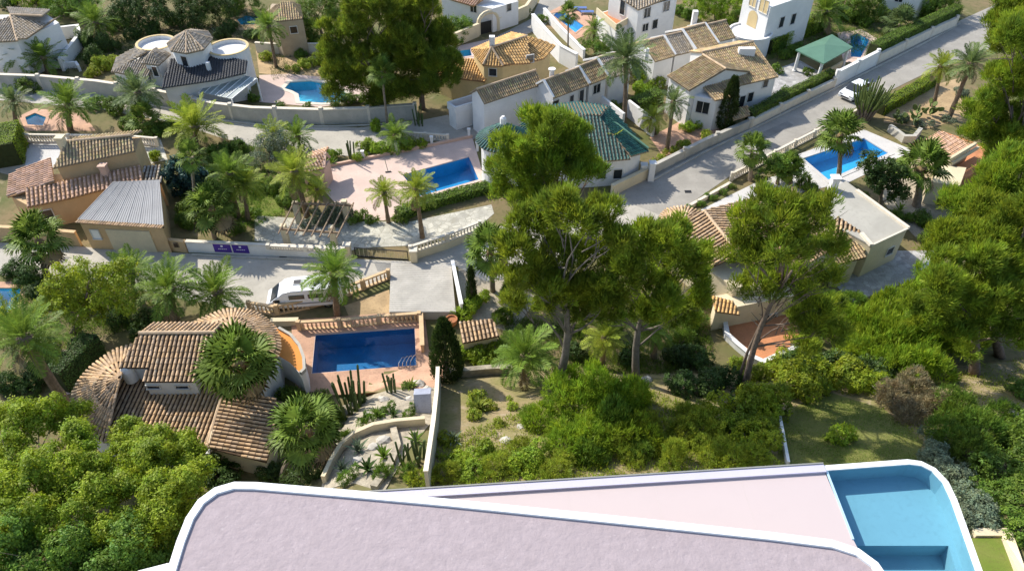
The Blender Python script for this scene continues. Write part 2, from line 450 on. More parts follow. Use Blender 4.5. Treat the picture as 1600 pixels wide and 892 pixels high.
def sheet_mesh(name, poly, holes, mat, lift, grid=None, zf=terrain):
    pts = []
    xs = [p[0] for p in poly]; ys = [p[1] for p in poly]
    if grid:
        y = min(ys)
        while y < max(ys):
            x = min(xs)
            while x < max(xs):
                if in_poly(x, y, poly) and not any(in_poly(x, y, h) for h in holes): pts.append((x + 0.01, y + 0.013))
                x += grid
            y += grid
    V, F = cdt([poly] + list(holes), pts)
    out = []
    for f in F:
        cx = sum(V[i].x for i in f) / len(f); cy = sum(V[i].y for i in f) / len(f)
        if in_poly(cx, cy, poly) and not any(in_poly(cx, cy, h) for h in holes):
            a = sum(V[f[i]].x * V[f[(i+1) % len(f)]].y - V[f[(i+1) % len(f)]].x * V[f[i]].y for i in range(len(f)))
            out.append(f if a > 0 else f[::-1])
    return new_mesh(name, [(v.x, v.y, zf(v.x, v.y) + lift) for v in V], out, mat)

POOLS = {}          # name -> xy outline, cut out of the ground and of the decks
def sheet(name, pts, mat, lift, label=None, holes=(), zf=terrain):
    """a paved or planted area laid on the ground; pts are photo pixels"""
    if zf is terrain:
        poly = [GT(*p) for p in pts]
    else:
        poly = [W(p[0], p[1], zf(0, 0)) for p in pts]
    poly = [(p.x, p.y) for p in poly]
    slopey = zf is terrain and any(terrain(*p) > 0.001 or p[1] < 38 for p in poly)
    o = put(name, sheet_mesh(name, poly, [POOLS[h] for h in holes], mat, lift + (0.05 if slopey else 0.0), 1.0 if slopey else None, zf))
    return tag(o, label, kind='structure')

def pool(key, name, label, tilemat, copemat, depth=1.4, cope=0.35, water=-0.16, z=0.0, steps=None, group=None, copelift=0.07):
    poly = [Vector((p[0], p[1])) for p in POOLS[key]]
    n = len(poly)
    area = sum(poly[i].x * poly[(i+1) % n].y - poly[(i+1) % n].x * poly[i].y for i in range(n))
    if area < 0: poly = poly[::-1]
    cx = sum((p for p in poly), Vector((0, 0))) / n
    t = thing(name, label, 'swimming pool', (cx.x, cx.y, z), group)
    b = MB()
    for i in range(n):
        p, q = poly[i], poly[(i+1) % n]
        b.add([(p.x, p.y, z - depth), (q.x, q.y, z - depth), (q.x, q.y, z + 0.02), (p.x, p.y, z + 0.02)], [(3, 2, 1, 0)])
    me_o = b.build('basin_wall', tilemat, t)
    fl = put('basin_floor', sheet_mesh('basin_floor', [tuple(p - cx) for p in poly], [], tilemat, -depth, None, lambda x, y: 0.0), t)
    put('water', sheet_mesh('water', [tuple(p - cx) for p in poly], [], WATER, water, None, lambda x, y: 0.0), t)
    if cope:
        outr = []
        for i in range(n):
            d0 = (poly[i] - poly[i-1]).normalized(); d1 = (poly[(i+1) % n] - poly[i]).normalized()
            nn = Vector((d0.y + d1.y, -(d0.x + d1.x))).normalized(); k = cope / max(0.5, nn.dot(Vector((d0.y, -d0.x))))
            outr.append(poly[i] + nn * k)
        inn = [poly[i] - (outr[i] - poly[i]) * (0.04 / cope) for i in range(n)]
        V = []; F = []
        for i in range(n):
            V += [(inn[i].x, inn[i].y, z - 0.05), (inn[i].x, inn[i].y, z + copelift), (outr[i].x, outr[i].y, z + copelift), (outr[i].x, outr[i].y, z - 0.05)]
        for i in range(n):
            a = 4 * i; c = 4 * ((i+1) % n)
            for j in range(4): F.append((a + j, c + j, c + (j+1) % 4, a + (j+1) % 4))
        m = MB(); m.add(V, F); m.build('coping', copemat, t)
    return t

# ------------------------------------------------------------------ builders: roofs
ARC = [(math.cos(t), math.sin(t)) for t in np.linspace(0, math.pi, 5)]
TQ = np.array([(i, i+1, i+6, i+5) for i in range(4)])
def tile_run(origin, d, n, u, length, tl, r, taper=1.0):
    """one row of overlapping barrel tiles from origin down along d"""
    k = max(1, int(math.ceil(length / tl)))
    V = np.zeros((k, 10, 3)); col = np.zeros((k, 10, 3))
    origin = np.array(origin); d = np.array(d); n = np.array(n); u = np.array(u)
    for i in range(k):
        tb = length + 0.03 - i * tl; tt = max(tb - tl * 1.15, 0.0)
        jit = random.uniform(-0.012, 0.012)
        for row, (t, rr, h) in enumerate(((tt, r * 0.82, 0.0), (tb, r, 0.03))):
            for j, (cx, sx) in enumerate(ARC):
                V[i, row*5 + j] = origin + d * t + u * (cx * rr + jit) + n * (sx * rr * 0.85 + h)
        bb = random.uniform(0.74, 1.2); hue = random.uniform(-0.10, 0.10)
        col[i] = (bb * (1 + hue * 0.5), bb, bb * (1 - hue))
    F = (TQ[None] + (np.arange(k) * 10)[:, None, None]).reshape(-1, 4)
    return V.reshape(-1, 3), F, col.reshape(-1, 3)

def plane_frame(P):
    n = Vector((0, 0, 0))
    for i in range(len(P)):
        a, b = P[i], P[(i+1) % len(P)]
        n += Vector(((a.y - b.y) * (a.z + b.z), (a.z - b.z) * (a.x + b.x), (a.x - b.x) * (a.y + b.y)))
    n.normalize()
    if n.z < 0: n = -n
    return n

def flat_fit(P):
    """slide the corners up or down onto the plane that fits them best"""
    A = np.array([tuple(p) for p in P]); G = np.c_[A[:, :2], np.ones(len(A))]
    s = np.linalg.lstsq(G, A[:, 2], rcond=None)[0]
    return [Vector((p[0], p[1], float(s[0] * p[0] + s[1] * p[1] + s[2]))) for p in A]

def tile_rows(P, pitch, tl, r, down=None):
    P = [Vector(p) for p in P]; n = plane_frame(P)
    g = Vector(down) if down else Vector((0, 0, -1))
    d = (g - n * g.dot(n)).normalized(); u = d.cross(n).normalized()
    o = P[0]; q = [((p - o).dot(u), (p - o).dot(d)) for p in P]
    s0 = min(a for a, _ in q); s1 = max(a for a, _ in q)
    N = max(1, int(round((s1 - s0) / pitch))); st = (s1 - s0) / N; rows = []
    for k in range(N):
        s = s0 + (k + 0.5) * st; ts = []
        for i in range(len(q)):
            (a, ta), (b, tb) = q[i], q[(i+1) % len(q)]
            if (a > s) != (b > s): ts.append(ta + (tb - ta) * (s - a) / (b - a))
        ts.sort()
        for a, b in zip(ts[::2], ts[1::2]):
            if b - a > 0.12: rows.append(tile_run(o + u * s + d * a + n * 0.02, d, n, u, b - a, tl, r))
    return rows

def fan_rows(apex, rim, pitch, tl, r):
    apex = Vector(apex); rim = [Vector(p) for p in rim]
    L = [0.0]
    for a, b in zip(rim, rim[1:]): L.append(L[-1] + (b - a).length)
    N = max(4, int(L[-1] / pitch)); rows = []
    for k in range(N + 1):
        s = L[-1] * k / N; i = 0
        while i < len(rim) - 2 and L[i+1] < s: i += 1
        f = (s - L[i]) / max(1e-6, L[i+1] - L[i]); p = rim[i].lerp(rim[i+1], min(1, f))
        tan = (rim[i+1] - rim[i]).normalized(); d = (p - apex); ln = d.length; d.normalize()
        n = tan.cross(d); n = n if n.z > 0 else -n; n.normalize(); u = d.cross(n).normalized()
        st = 0.03 if k % 4 == 0 else (0.28 if k % 2 == 0 else 0.52)
        rows.append(tile_run(apex + d * ln * st + n * 0.03, d, n, u, ln * (1 - st) + 0.05, tl, r))
    return rows

def tiles_obj(rows, mat, parent, singly=False):
    o0 = np.array(off_of(parent))
    if not rows: return
    if singly:
        for V, F, c in rows: put('tile_row', new_mesh('tile_row', V - o0, F, mat, False, c), parent)
        return
    V = np.concatenate([r_[0] for r_ in rows]) - o0; c = np.concatenate([r_[2] for r_ in rows])
    Fs = []; b = 0
    for r_ in rows: Fs.append(r_[1] + b); b += len(r_[0])
    put('tiles', new_mesh('tiles', V, np.concatenate(Fs), mat, False, c), parent, 'stuff')

def roof_plane(T, P, mat, chan=None, pitch=0.27, tl=0.42, singly=False, down=None, thick=0.12):
    """one tiled pitch: a slab and its barrel tiles"""
    P = flat_fit(P)
    chan = chan or (M['channor'] if mat in (M['tileor'], M['tilepink']) else None)
    s = MB().slab([p for p in P], thick).build('roof', chan or M['chann'], T)
    tiles_obj(tile_rows(P, pitch, tl, pitch * 0.34, down), mat, s, singly)
    return s

def roof_fan(T, apex, rim, mat, chan=None, pitch=0.27, tl=0.42, singly=False):
    m = MB(); apex = Vector(apex)
    for a, b in zip(rim, rim[1:]):
        a = Vector(a); b = Vector(b); dn = Vector((0, 0, 0.12))
        m.add([apex, a, b, a - dn, b - dn], [(0, 1, 2), (1, 3, 4, 2)])
    s = m.build('roof', chan or M['chann'], T)
    tiles_obj(fan_rows(apex, rim, pitch, tl, pitch * 0.34), mat, s, singly)
    return s

def ridge(T, a, b, mat=None, r=0.13):
    V = MB(); V.tube([Vector(a), Vector(a).lerp(Vector(b), 0.5), Vector(b)], r, 7)
    return V.build('ridge', mat or M['ridget'], T)

def window(T, p, nrm, w, h, arch=False, frame=None, pane=None, shutter=None):
    """window on a wall: p is the centre, nrm the outward direction"""
    p = Vector(p); n = Vector((nrm[0], nrm[1], 0)).normalized(); u = Vector((-n.y, n.x, 0)); z = Vector((0, 0, 1))
    f = MB(); t = 0.07
    f.obox(p + u * (w/2) + n * 0.03, u * t/2, n * 0.05, z * (h/2 + t/2)); f.obox(p - u * (w/2) + n * 0.03, u * t/2, n * 0.05, z * (h/2 + t/2))
    f.obox(p + z * (h/2) + n * 0.03, u * (w/2 - t/2), n * 0.05, z * t/2); f.obox(p - z * (h/2) + n * 0.04, u * (w/2 + 0.06), n * 0.09, z * t/2)
    if w > 0.9: f.obox(p + n * 0.03, u * t/3, n * 0.04, z * (h/2 - t/2))
    fo = f.build('window', frame or M['frame'], T)
    MB().obox(p + n * 0.012, u * (w/2 - t/2), n * 0.02, z * (h/2 - t/2)).build('pane', pane or M['pane'], fo)
    return fo

def wall_hit(px, py, A, B):
    A = Vector((A[0], A[1])); B = Vector((B[0], B[1])); d = B - A; n = Vector((d.y, -d.x)).normalized()
    if n.dot(A) > 0: n = -n                                # towards the viewpoint
    dx, dy, dz = ray(px, py); t = n.dot(A) / (n.x * dx + n.y * dy)
    return Vector((dx * t, dy * t, CAM_H + dz * t)), n

def win_px(T, px, py, A, B, w=1.0, h=1.1, **k):
    p, n = wall_hit(px, py, A, B); return window(T, p, n, w, h, **k)

def gable(T, ra, rb, ea, eb, zr, ze, wallm, tilem, chan=None, z0=0.0, oh=0.25, back=1.0, pitch=0.25, verge=None, singly=False, wins=()):
    """gabled wing from the photo position of its ridge and front eave"""
    A, B = W(*ra, zr), W(*rb, zr); Ea, Eb = W(*ea, ze), W(*eb, ze)
    u = (B - A); L = u.length; u.normalize(); v = Vector((-u.y, u.x, 0))
    if v.dot(Ea - A) < 0: v = -v
    d = 0.5 * ((Ea - A).dot(v) + (Eb - B).dot(v))
    s0 = 0.5 * (Ea - A).dot(u); s1 = 0.5 * (L + (Eb - A).dot(u))
    pt = lambda s, q, z: A + u * s + v * q + Vector((0, 0, z - zr))
    zb = zr - (zr - ze) * back
    fr = [pt(s0, 0, zr), pt(s1, 0, zr), pt(s1, d, ze), pt(s0, d, ze)]
    bk = [pt(s0, 0, zr), pt(s1, 0, zr), pt(s1, -d * back, zb), pt(s0, -d * back, zb)]
    roof_plane(T, fr, tilem, chan, pitch, singly=singly); roof_plane(T, bk, tilem, chan, pitch)
    ridge(T, pt(s0, 0, zr + 0.05), pt(s1, 0, zr + 0.05), tilem if False else None)
    if verge:
        for s in (s0, s1):
            m = MB(); m.bar(pt(s, 0, zr + 0.10), pt(s, d, ze + 0.10), 0.22, 0.2); m.bar(pt(s, 0, zr + 0.10), pt(s, -d * back, zb + 0.10), 0.22, 0.2); m.build('verge', verge, T)
    k = (zr - ze) / d; f = d - oh; b = d * back - oh
    prof = [(-b, z0), (f, z0), (f, zr - k * f - 0.13), (0, zr - 0.13), (-b, zr - k * b - 0.13)]
    m = MB(); n = 5
    for s in (s0 + oh * 0.5, s1 - oh * 0.5): m.V += [pt(s, q, z) for q, z in prof]
    m.F += [[0, 1, 2, 3, 4], [9, 8, 7, 6, 5]] + [[i, (i+1) % 5, 5 + (i+1) % 5, 5 + i] for i in range(5)]
    m.build('wall', wallm, T)
    F0, F1 = pt(s0 + oh * 0.5, f, 0), pt(s1 - oh * 0.5, f, 0)
    for wpx in wins: win_px(T, wpx[0], wpx[1], F0, F1, *(wpx[2:]))
    return dict(F0=F0, F1=F1, pt=pt, s0=s0, s1=s1, f=f, b=b)

def block(T, pts, zt, mat, z0=0.0, name='wall'):
    P = [W(px, py, zt) for px, py in pts]
    MB().prism([(p.x, p.y) for p in P], z0, zt).build(name, mat, T)
    return P

# ------------------------------------------------------------------ builders: walls, balustrades, rails
def resample(path, step):
    P = [Vector(p) for p in path]; out = [P[0].copy()]; L = 0.0
    tot = sum((b - a).length for a, b in zip(P, P[1:])); n = max(1, int(round(tot / step))); want = tot / n
    acc = 0.0; k = 1
    for a, b in zip(P, P[1:]):
        l = (b - a).length
        while acc + l >= k * want - 1e-6 and k <= n:
            out.append(a.lerp(b, (k * want - acc) / l)); k += 1
        acc += l
    return out

BAL_ME = {}
def baluster_mesh(mat):
    if mat.name not in BAL_ME:
        m = MB(); m.lathe((0, 0, 0), [(0.07, 0), (0.07, 0.06), (0.045, 0.09), (0.085, 0.24), (0.06, 0.40), (0.04, 0.52), (0.07, 0.56), (0.07, 0.62)], 8)
        BAL_ME[mat.name] = new_mesh('baluster', m.V, m.F, mat)
    return BAL_ME[mat.name]

def balustrade(name, label, pts, mat, z=0.0, h=0.95, step=0.34, posts=None, singly=True, base=0.15, group=None):
    """cast stone balustrade; pts photo pixels on the ground line (height z)"""
    path = [W(px, py, z) for px, py in pts]
    t = thing(name, label, 'balustrade', path[0], group)
    xy = [(p.x, p.y) for p in path]
    MB().wall(xy, z, z + base, 0.24).build('base', mat, t); MB().wall(xy, z + h - 0.14, z + h, 0.26).build('top_rail', mat, t)
    pp = path if posts is None else resample(path, posts)
    for p in pp:
        MB().box((p.x - 0.15, p.y - 0.15, z), (p.x + 0.15, p.y + 0.15, z + h + 0.08)).build('post', mat, t)
    me = baluster_mesh(mat); sc = (h - base - 0.14) / 0.62
    joined = MB()
    for p in resample(path, step):
        if any((p - q).length < 0.18 for q in pp): continue
        if singly:
            o = put('baluster', me, t); o.location = (p.x - path[0].x, p.y - path[0].y, base); o.scale = (1.15, 1.15, sc)
        else:
            joined.obox((p.x, p.y, z + base + (h - base - 0.14) / 2), (0.055, 0, 0), (0, 0.055, 0), (0, 0, (h - base - 0.14) / 2))
    if joined.V: joined.build('balusters', mat, t, 'stuff')
    return t

def garden_wall(name, label, pts, h, mat, t=0.25, cap=None, cat='wall', z0=-0.2, capmat=None, piers=None, group=None):
    path = [GT(px, py) for px, py in pts]
    T = thing(name, label, cat, path[0], group)
    hh = h if isinstance(h, (list, tuple)) else [h] * len(path)
    xy = [(p.x, p.y) for p in path]
    MB().wall(xy, [p.z + z0 for p in path], [p.z + a for p, a in zip(path, hh)], t).build('wall', mat, T)
    if cap: MB().wall(xy, [p.z + a + 0.003 for p, a in zip(path, hh)], [p.z + a + cap for p, a in zip(path, hh)], t + 0.12).build('coping', capmat or mat, T)
    if piers:
        for p in resample(path, piers):
            MB().box((p.x - 0.19, p.y - 0.19, p.z + z0), (p.x + 0.19, p.y + 0.19, p.z + hh[0] + 0.28)).build('pier', capmat or mat, T)
    return T

# ------------------------------------------------------------------ builders: foliage
def diamonds(c, a, b):
    n = len(c); V = np.stack([c - a, c + b, c + a, c - b], 1).reshape(-1, 3)
    F = np.arange(4 * n).reshape(n, 4); return V, F

def unit(v): return v / np.maximum(1e-9, np.linalg.norm(v, axis=-1, keepdims=True))

def lobe_points(lobes, n, shell=(0.72, 1.0), low=-0.5):
    """points spread over the outer shells of ellipsoids, kept out of each other's inside"""
    lob = [(np.array(c, float), np.array(r if hasattr(r, '__len__') else (r, r, r * 0.85), float)) for c, r in lobes]
    w = np.array([(r[0] * r[1] * r[2]) ** (2 / 3) for _, r in lob]); w = w / w.sum()
    P = []; D = []
    for (c, r), k in zip(lob, np.maximum(1, (w * n * 1.5).astype(int))):
        d = unit(rng.normal(size=(k * 2, 3))); d = d[d[:, 2] > low][:k]
        s = rng.uniform(*shell, size=(len(d), 1)) ** 0.6
        P.append(c + d * r * s); D.append(unit(d / r))
    P = np.concatenate(P); D = np.concatenate(D)
    keep = np.ones(len(P), bool)
    for c, r in lob:
        keep &= (np.linalg.norm((P - c) / r, axis=1) > 0.62)
    return P[keep], D[keep]

def tufts(P, D, k, length, width, spread=0.9, up=0.45, jit=0.16):
    """needle tufts: k narrow blades fanning out of each point"""
    n = len(P); c = np.repeat(P, k, 0) + rng.normal(scale=jit, size=(n * k, 3)); d = np.repeat(D, k, 0)
    d = unit(d * 0.7 + rng.normal(scale=spread * 0.6, size=(n * k, 3)) + np.array([0, 0, up]))
    L = length * rng.uniform(0.6, 1.25, size=(n * k, 1)); s = unit(np.cross(d, rng.normal(size=(n * k, 3))))
    V, F = diamonds(c + d * L / 2, d * L / 2, s * width / 2)
    tone = rng.uniform(0.62, 1.25, size=(n, 1)); hue = rng.uniform(-0.12, 0.14, size=(n, 1))
    col = np.concatenate([tone * (1 + hue), tone, tone * (1 - hue)], 1)
    return V, F, np.repeat(col, k * 4, 0)

def leaves(P, D, k, size, jit, up=0.35, aspect=0.55, rand=0.75):
    n = len(P); c = np.repeat(P, k, 0) + rng.normal(scale=jit, size=(n * k, 3)); d = np.repeat(D, k, 0)
    nr = unit(d + rng.normal(scale=rand, size=d.shape) + np.array([0, 0, up]))
    a = unit(np.cross(nr, rng.normal(size=nr.shape))); b = np.cross(nr, a)
    L = size * rng.uniform(0.6, 1.3, size=(n * k, 1))
    V, F = diamonds(c, a * L / 2, b * L * aspect / 2)
    tone = rng.uniform(0.65, 1.25, size=(n, 1)); hue = rng.uniform(-0.10, 0.12, size=(n, 1))
    col = np.concatenate([tone * (1 + hue), tone, tone * (1 - hue)], 1)
    return V, F, np.repeat(col, k * 4, 0)

def limb_path(a, b, sag=0.12, n=5):
    a = Vector(a); b = Vector(b); L = (b - a).length; o = Vector((random.uniform(-1, 1), random.uniform(-1, 1), random.uniform(-0.2, 0.6))) * L * sag
    return [a.lerp(b, i / (n - 1)) + o * math.sin(math.pi * i / (n - 1)) for i in range(n)]

def tree(name, label, base, lobes, kind='pine', cat='tree', group=None, clumps=260, per=70, size=None, trunk_r=0.22, barkm=None, leaf=None, trunk_top=None, lean=None, shell=(0.5, 1.0)):
    """trunk, limbs to every lobe and a crown of needle tufts or leaves; lobes: (centre, radius) in metres"""
    base = Vector(base); t = thing(name, label, cat, base, group)
    top = Vector(trunk_top) if trunk_top else sum((Vector(c) for c, r in lobes), Vector()) / len(lobes)
    tr = MB(); pth = limb_path(base - Vector((0, 0, 0.3)), top, 0.06, 7)
    tr.tube(pth, [trunk_r * (1.25 - 0.9 * i / 6) for i in range(7)], 9)
    for c, r in lobes:
        c = Vector(c); f = min(0.95, max(0.35, (c.z - base.z) / max(0.1, top.z - base.z) * 0.7)); k = min(5, int(f * 6)); s = pth[k]
        rr = r if not hasattr(r, '__len__') else max(r)
        tr.tube(limb_path(s, c, 0.15), [trunk_r * 0.34, trunk_r * 0.27, trunk_r * 0.2, trunk_r * 0.13, trunk_r * 0.06], 6)
        for _ in range(4):
            e = c + Vector((random.gauss(0, 0.5), random.gauss(0, 0.5), random.gauss(0.1, 0.35))) * rr
            tr.tube(limb_path(s.lerp(c, random.uniform(0.4, 0.8)), e, 0.12, 4), [trunk_r * 0.18, trunk_r * 0.13, trunk_r * 0.09, trunk_r * 0.04], 5, False)
    tr.build('trunk', barkm or M['bark'], t, smooth_=True)
    if True:
        sub = []; nsub = 5 if kind == 'pine' else 8
        lobes = [(c, r if hasattr(r, '__len__') else (r, r, r * 0.85)) for c, r in lobes]
        for c, r in lobes:
            for _ in range(nsub):
                d = unit(rng.normal(size=3) + np.array([0, 0, 0.35])); k = random.uniform(0.34, 0.56) if kind == 'pine' else random.uniform(0.36, 0.58)
                sub.append((tuple(np.array(c) + d * np.array(r) * random.uniform(0.7, 1.05)), (r[0] * k, r[1] * k, r[2] * k * 1.25)))
            sub.append((c, tuple(x * 0.62 for x in r)))
        lobes = sub
    P, D = lobe_points(lobes, clumps, shell)
    if kind == 'pine': V, F, c = tufts(P, D, per, size or 0.34, 0.055, spread=0.62, up=0.85, jit=0.14)
    else: V, F, c = leaves(P, D, per, size or 0.16, 0.13, rand=0.5)
    put('crown', new_mesh('crown', V - np.array(base), F, leaf or LEAF['pine'], False, c), t)
    return t

BUSH = {}
def bush_mesh(leafname, style, var):
    key = (leafname, style, var)
    if key in BUSH: return BUSH[key]
    nl = 7 if 'L' in style else 5
    lob = [((random.gauss(0, 0.42), random.gauss(0, 0.42), random.uniform(0.3, 0.75)), random.uniform(0.36, 0.56)) for _ in range(nl)] + [((0, 0, 0.4), 0.62)]
    P, D = lobe_points(lob, 330 if 'L' in style else 110, (0.7, 1.0), -0.75)
    if style.startswith('n'): V, F, c = tufts(P, D, 16, 0.30 if 'L' not in style else 0.2, 0.03 if 'L' in style else 0.045, 0.9, 0.6, 0.06)
    else: V, F, c = leaves(P, D, 14 if 'L' in style else 12, 0.11 if 'L' in style else 0.18, 0.06 if 'L' in style else 0.085, rand=0.55)
    V[:, 2] = np.maximum(V[:, 2], -0.05)
    BUSH[key] = new_mesh('foliage', V, F, LEAF[leafname], False, c); return BUSH[key]

STEM = {}
def bush(px, py, r, h, label, leaf='mid', style='b', group='garden shrubs', cat='shrub', name='shrub', dz=0.0):
    """a shrub: foliage and stems; r and h in metres, base at photo pixel"""
    p = GT(px, py); p.z += dz
    t = thing(name, label, cat, p, group); t.rotation_euler.z = random.uniform(0, 6.28)
    st = style + ('L' if r > 0.85 else '')
    o = put('foliage', bush_mesh(leaf, st, random.randrange(3)), t); o.scale = (r * random.uniform(0.92, 1.08), r, h / 1.05)
    if 'm' not in STEM:
        m = MB()
        for a in range(5): m.tube([(0, 0, -0.1), (0.15 * math.cos(a * 1.3), 0.15 * math.sin(a * 1.3), 0.25), (0.4 * math.cos(a * 1.3), 0.4 * math.sin(a * 1.3), 0.6)], [0.05, 0.035, 0.015], 5)
        STEM['m'] = new_mesh('stem', m.V, m.F, M['bark'])
    s = put('stem', STEM['m'], t); s.scale = (r, r, h)
    return t

def hedge(label, pts, h, w, leaf='mid', dens=190, size=0.13, group=None, z=0.0, name='hedge'):
    """clipped hedge along photo pixels"""
    path = [GT(*p) for p in pts]; t = thing(name, label, 'hedge', path[0], group)
    core = MB(); core.wall([(p.x, p.y) for p in path], [p.z for p in path], [p.z + h - 0.12 for p in path], w - 0.24)
    core.build('twigs', LEAF_CORE, t)
    P = []; D = []
    for a, b in zip(path, path[1:]):
        L = (b - a).length; u = (b - a).normalized(); v = Vector((-u.y, u.x, 0)); n = int(dens * L * (2 * h + w))
        for _ in range(n):
            q = random.random() * (2 * h + w); s = random.random() * L; wob = 0.06 * math.sin(s * 2.1) + random.gauss(0, 0.04)
            if q < w: p = a + u * s + v * (q - w / 2) + Vector((0, 0, h + wob)); d = (0, 0, 1)
            else:
                sg = 1 if q < w + h else -1; p = a + u * s + v * sg * (w / 2 + wob) + Vector((0, 0, random.random() * h)); d = tuple(v * sg)
            P.append(tuple(p)); D.append(d)
    V, F, c = leaves(np.array(P), np.array(D, float), 1, size, 0.02, 0.3, 0.6, 0.6)
    put('foliage', new_mesh('foliage', V - np.array(path[0]), F, LEAF[leaf], False, c), t)
    return t
LEAF_CORE = material('hedge_twigs', (0.035, 0.045, 0.012), 0.95, 0.3, 3.0)

# palms -----------------------------------------------------------------
FROND = {}
def frond_mesh(leafname, var, kind):
    """pinnate leaf of unit length growing along +x, arching down"""
    key = (leafname, var, kind)
    if key in FROND: return FROND[key]
    V = []; F = []; col = []
    droop = (0.30, 0.55, 0.85, 1.15)[var]
    ang = 0.0; pos = np.array([0.0, 0.0, 0.0]); sp = []
    N = 22
    for i in range(N + 1):
        t = i / N; a = 0.15 - droop * (t ** 1.4) * 1.15
        sp.append((pos.copy(), a)); pos = pos + np.array([math.cos(a), 0, math.sin(a)]) / N
    for i in range(N):
        (p, a), (q, b) = sp[i], sp[i+1]; w = 0.014 * (1 - i / N) + 0.004; n = len(V)
        V += [p + (0, w, 0), p - (0, w, 0), q - (0, w * 0.9, 0), q + (0, w * 0.9, 0)]; F.append((n, n+1, n+2, n+3)); col += [(1.25, 1.15, 0.9)] * 4
    K = 32
    for i in range(K):
        t = 0.10 + 0.90 * (i + 0.5) / K; j = min(N - 1, int(t * N)); p, a = sp[j]; q, _ = sp[j+1]; f = t * N - j; c = p + (q - p) * f
        L = 0.27 * (math.sin(math.pi * min(1, t * 0.85 + 0.12)) ** 0.7) * random.uniform(0.85, 1.12); wd = 0.028
        fw = np.array([math.cos(a), 0, math.sin(a)]); upv = np.array([-math.sin(a), 0, math.cos(a)])
        for sgn in (-1, 1):
            dr = unit(fw * random.uniform(0.55, 0.85) + np.array([0, sgn, 0]) * 1.0 + upv * random.uniform(0.05, 0.5)); e = c + dr * L - np.array([0, 0, 0.05 * L / 0.27])
            s = unit(np.cross(dr, upv)) * wd / 2; md = c + dr * L * 0.45; n = len(V)
            V += [c, md + s, e, md - s]; F.append((n, n+1, n+2, n+3)); b = random.uniform(0.75, 1.2); col += [(b, b, b)] * 4
    FROND[key] = new_mesh('frond', np.array(V), np.array(F), LEAF[leafname], False, np.array(col)); return FROND[key]

def fan_mesh(leafname, var):
    """costapalmate leaf: stalk along +x and a pleated, drooping fan; total length 1"""
    key = (leafname, var, 'fan')
    if key in FROND: return FROND[key]
    V = []; F = []; col = []
    droop = (0.1, 0.35, 0.75)[var]; sl = 0.42
    stp = [np.array([sl * t, 0, 0.10 * math.sin(t * 1.6) - droop * 0.12 * t * t]) for t in np.linspace(0, 1, 5)]
    for p, q in zip(stp, stp[1:]):
        n = len(V); w = 0.013; V += [p + (0, w, 0), p - (0, w, 0), q - (0, w, 0), q + (0, w, 0)]; F.append((n, n+1, n+2, n+3)); col += [(1.3, 1.3, 1.0)] * 4
    c = stp[-1]; S = 22
    for i in range(S):
        th = (i + 0.5 - S / 2) / S * 4.4; L = 0.66 * (1 - 0.10 * abs(th)) * random.uniform(0.9, 1.06); d = np.array([math.cos(th), math.sin(th), 0.12 - 0.06 * abs(th)])
        sd = np.array([-math.sin(th), math.cos(th), 0]); up = 0.016 * (1 if i % 2 else -1)
        m = c + d * L * 0.60 + np.array([0, 0, up]); e = c + d * L * 0.86 - np.array([0, 0, 0.16 * L * (0.4 + droop) * random.uniform(0.5, 1.6)]); e2 = e + d * L * 0.06 - np.array([0, 0, 0.16 * random.uniform(0.4, 1.3)]) * L
        wd = L * 1.55 / S; n = len(V); b = random.uniform(0.8, 1.2)
        V += [c, m - sd * wd, e, m + sd * wd]; F.append((n, n+1, n+2, n+3)); V += [e - sd * 0.008, m - sd * wd * 0.6, e2, m + sd * wd * 0.6]; F.append((n+4, n+5, n+6, n+7)); col += [(b, b, b)] * 8
    FROND[key] = new_mesh('fan_leaf', np.array(V), np.array(F), LEAF[leafname], False, np.array(col)); return FROND[key]

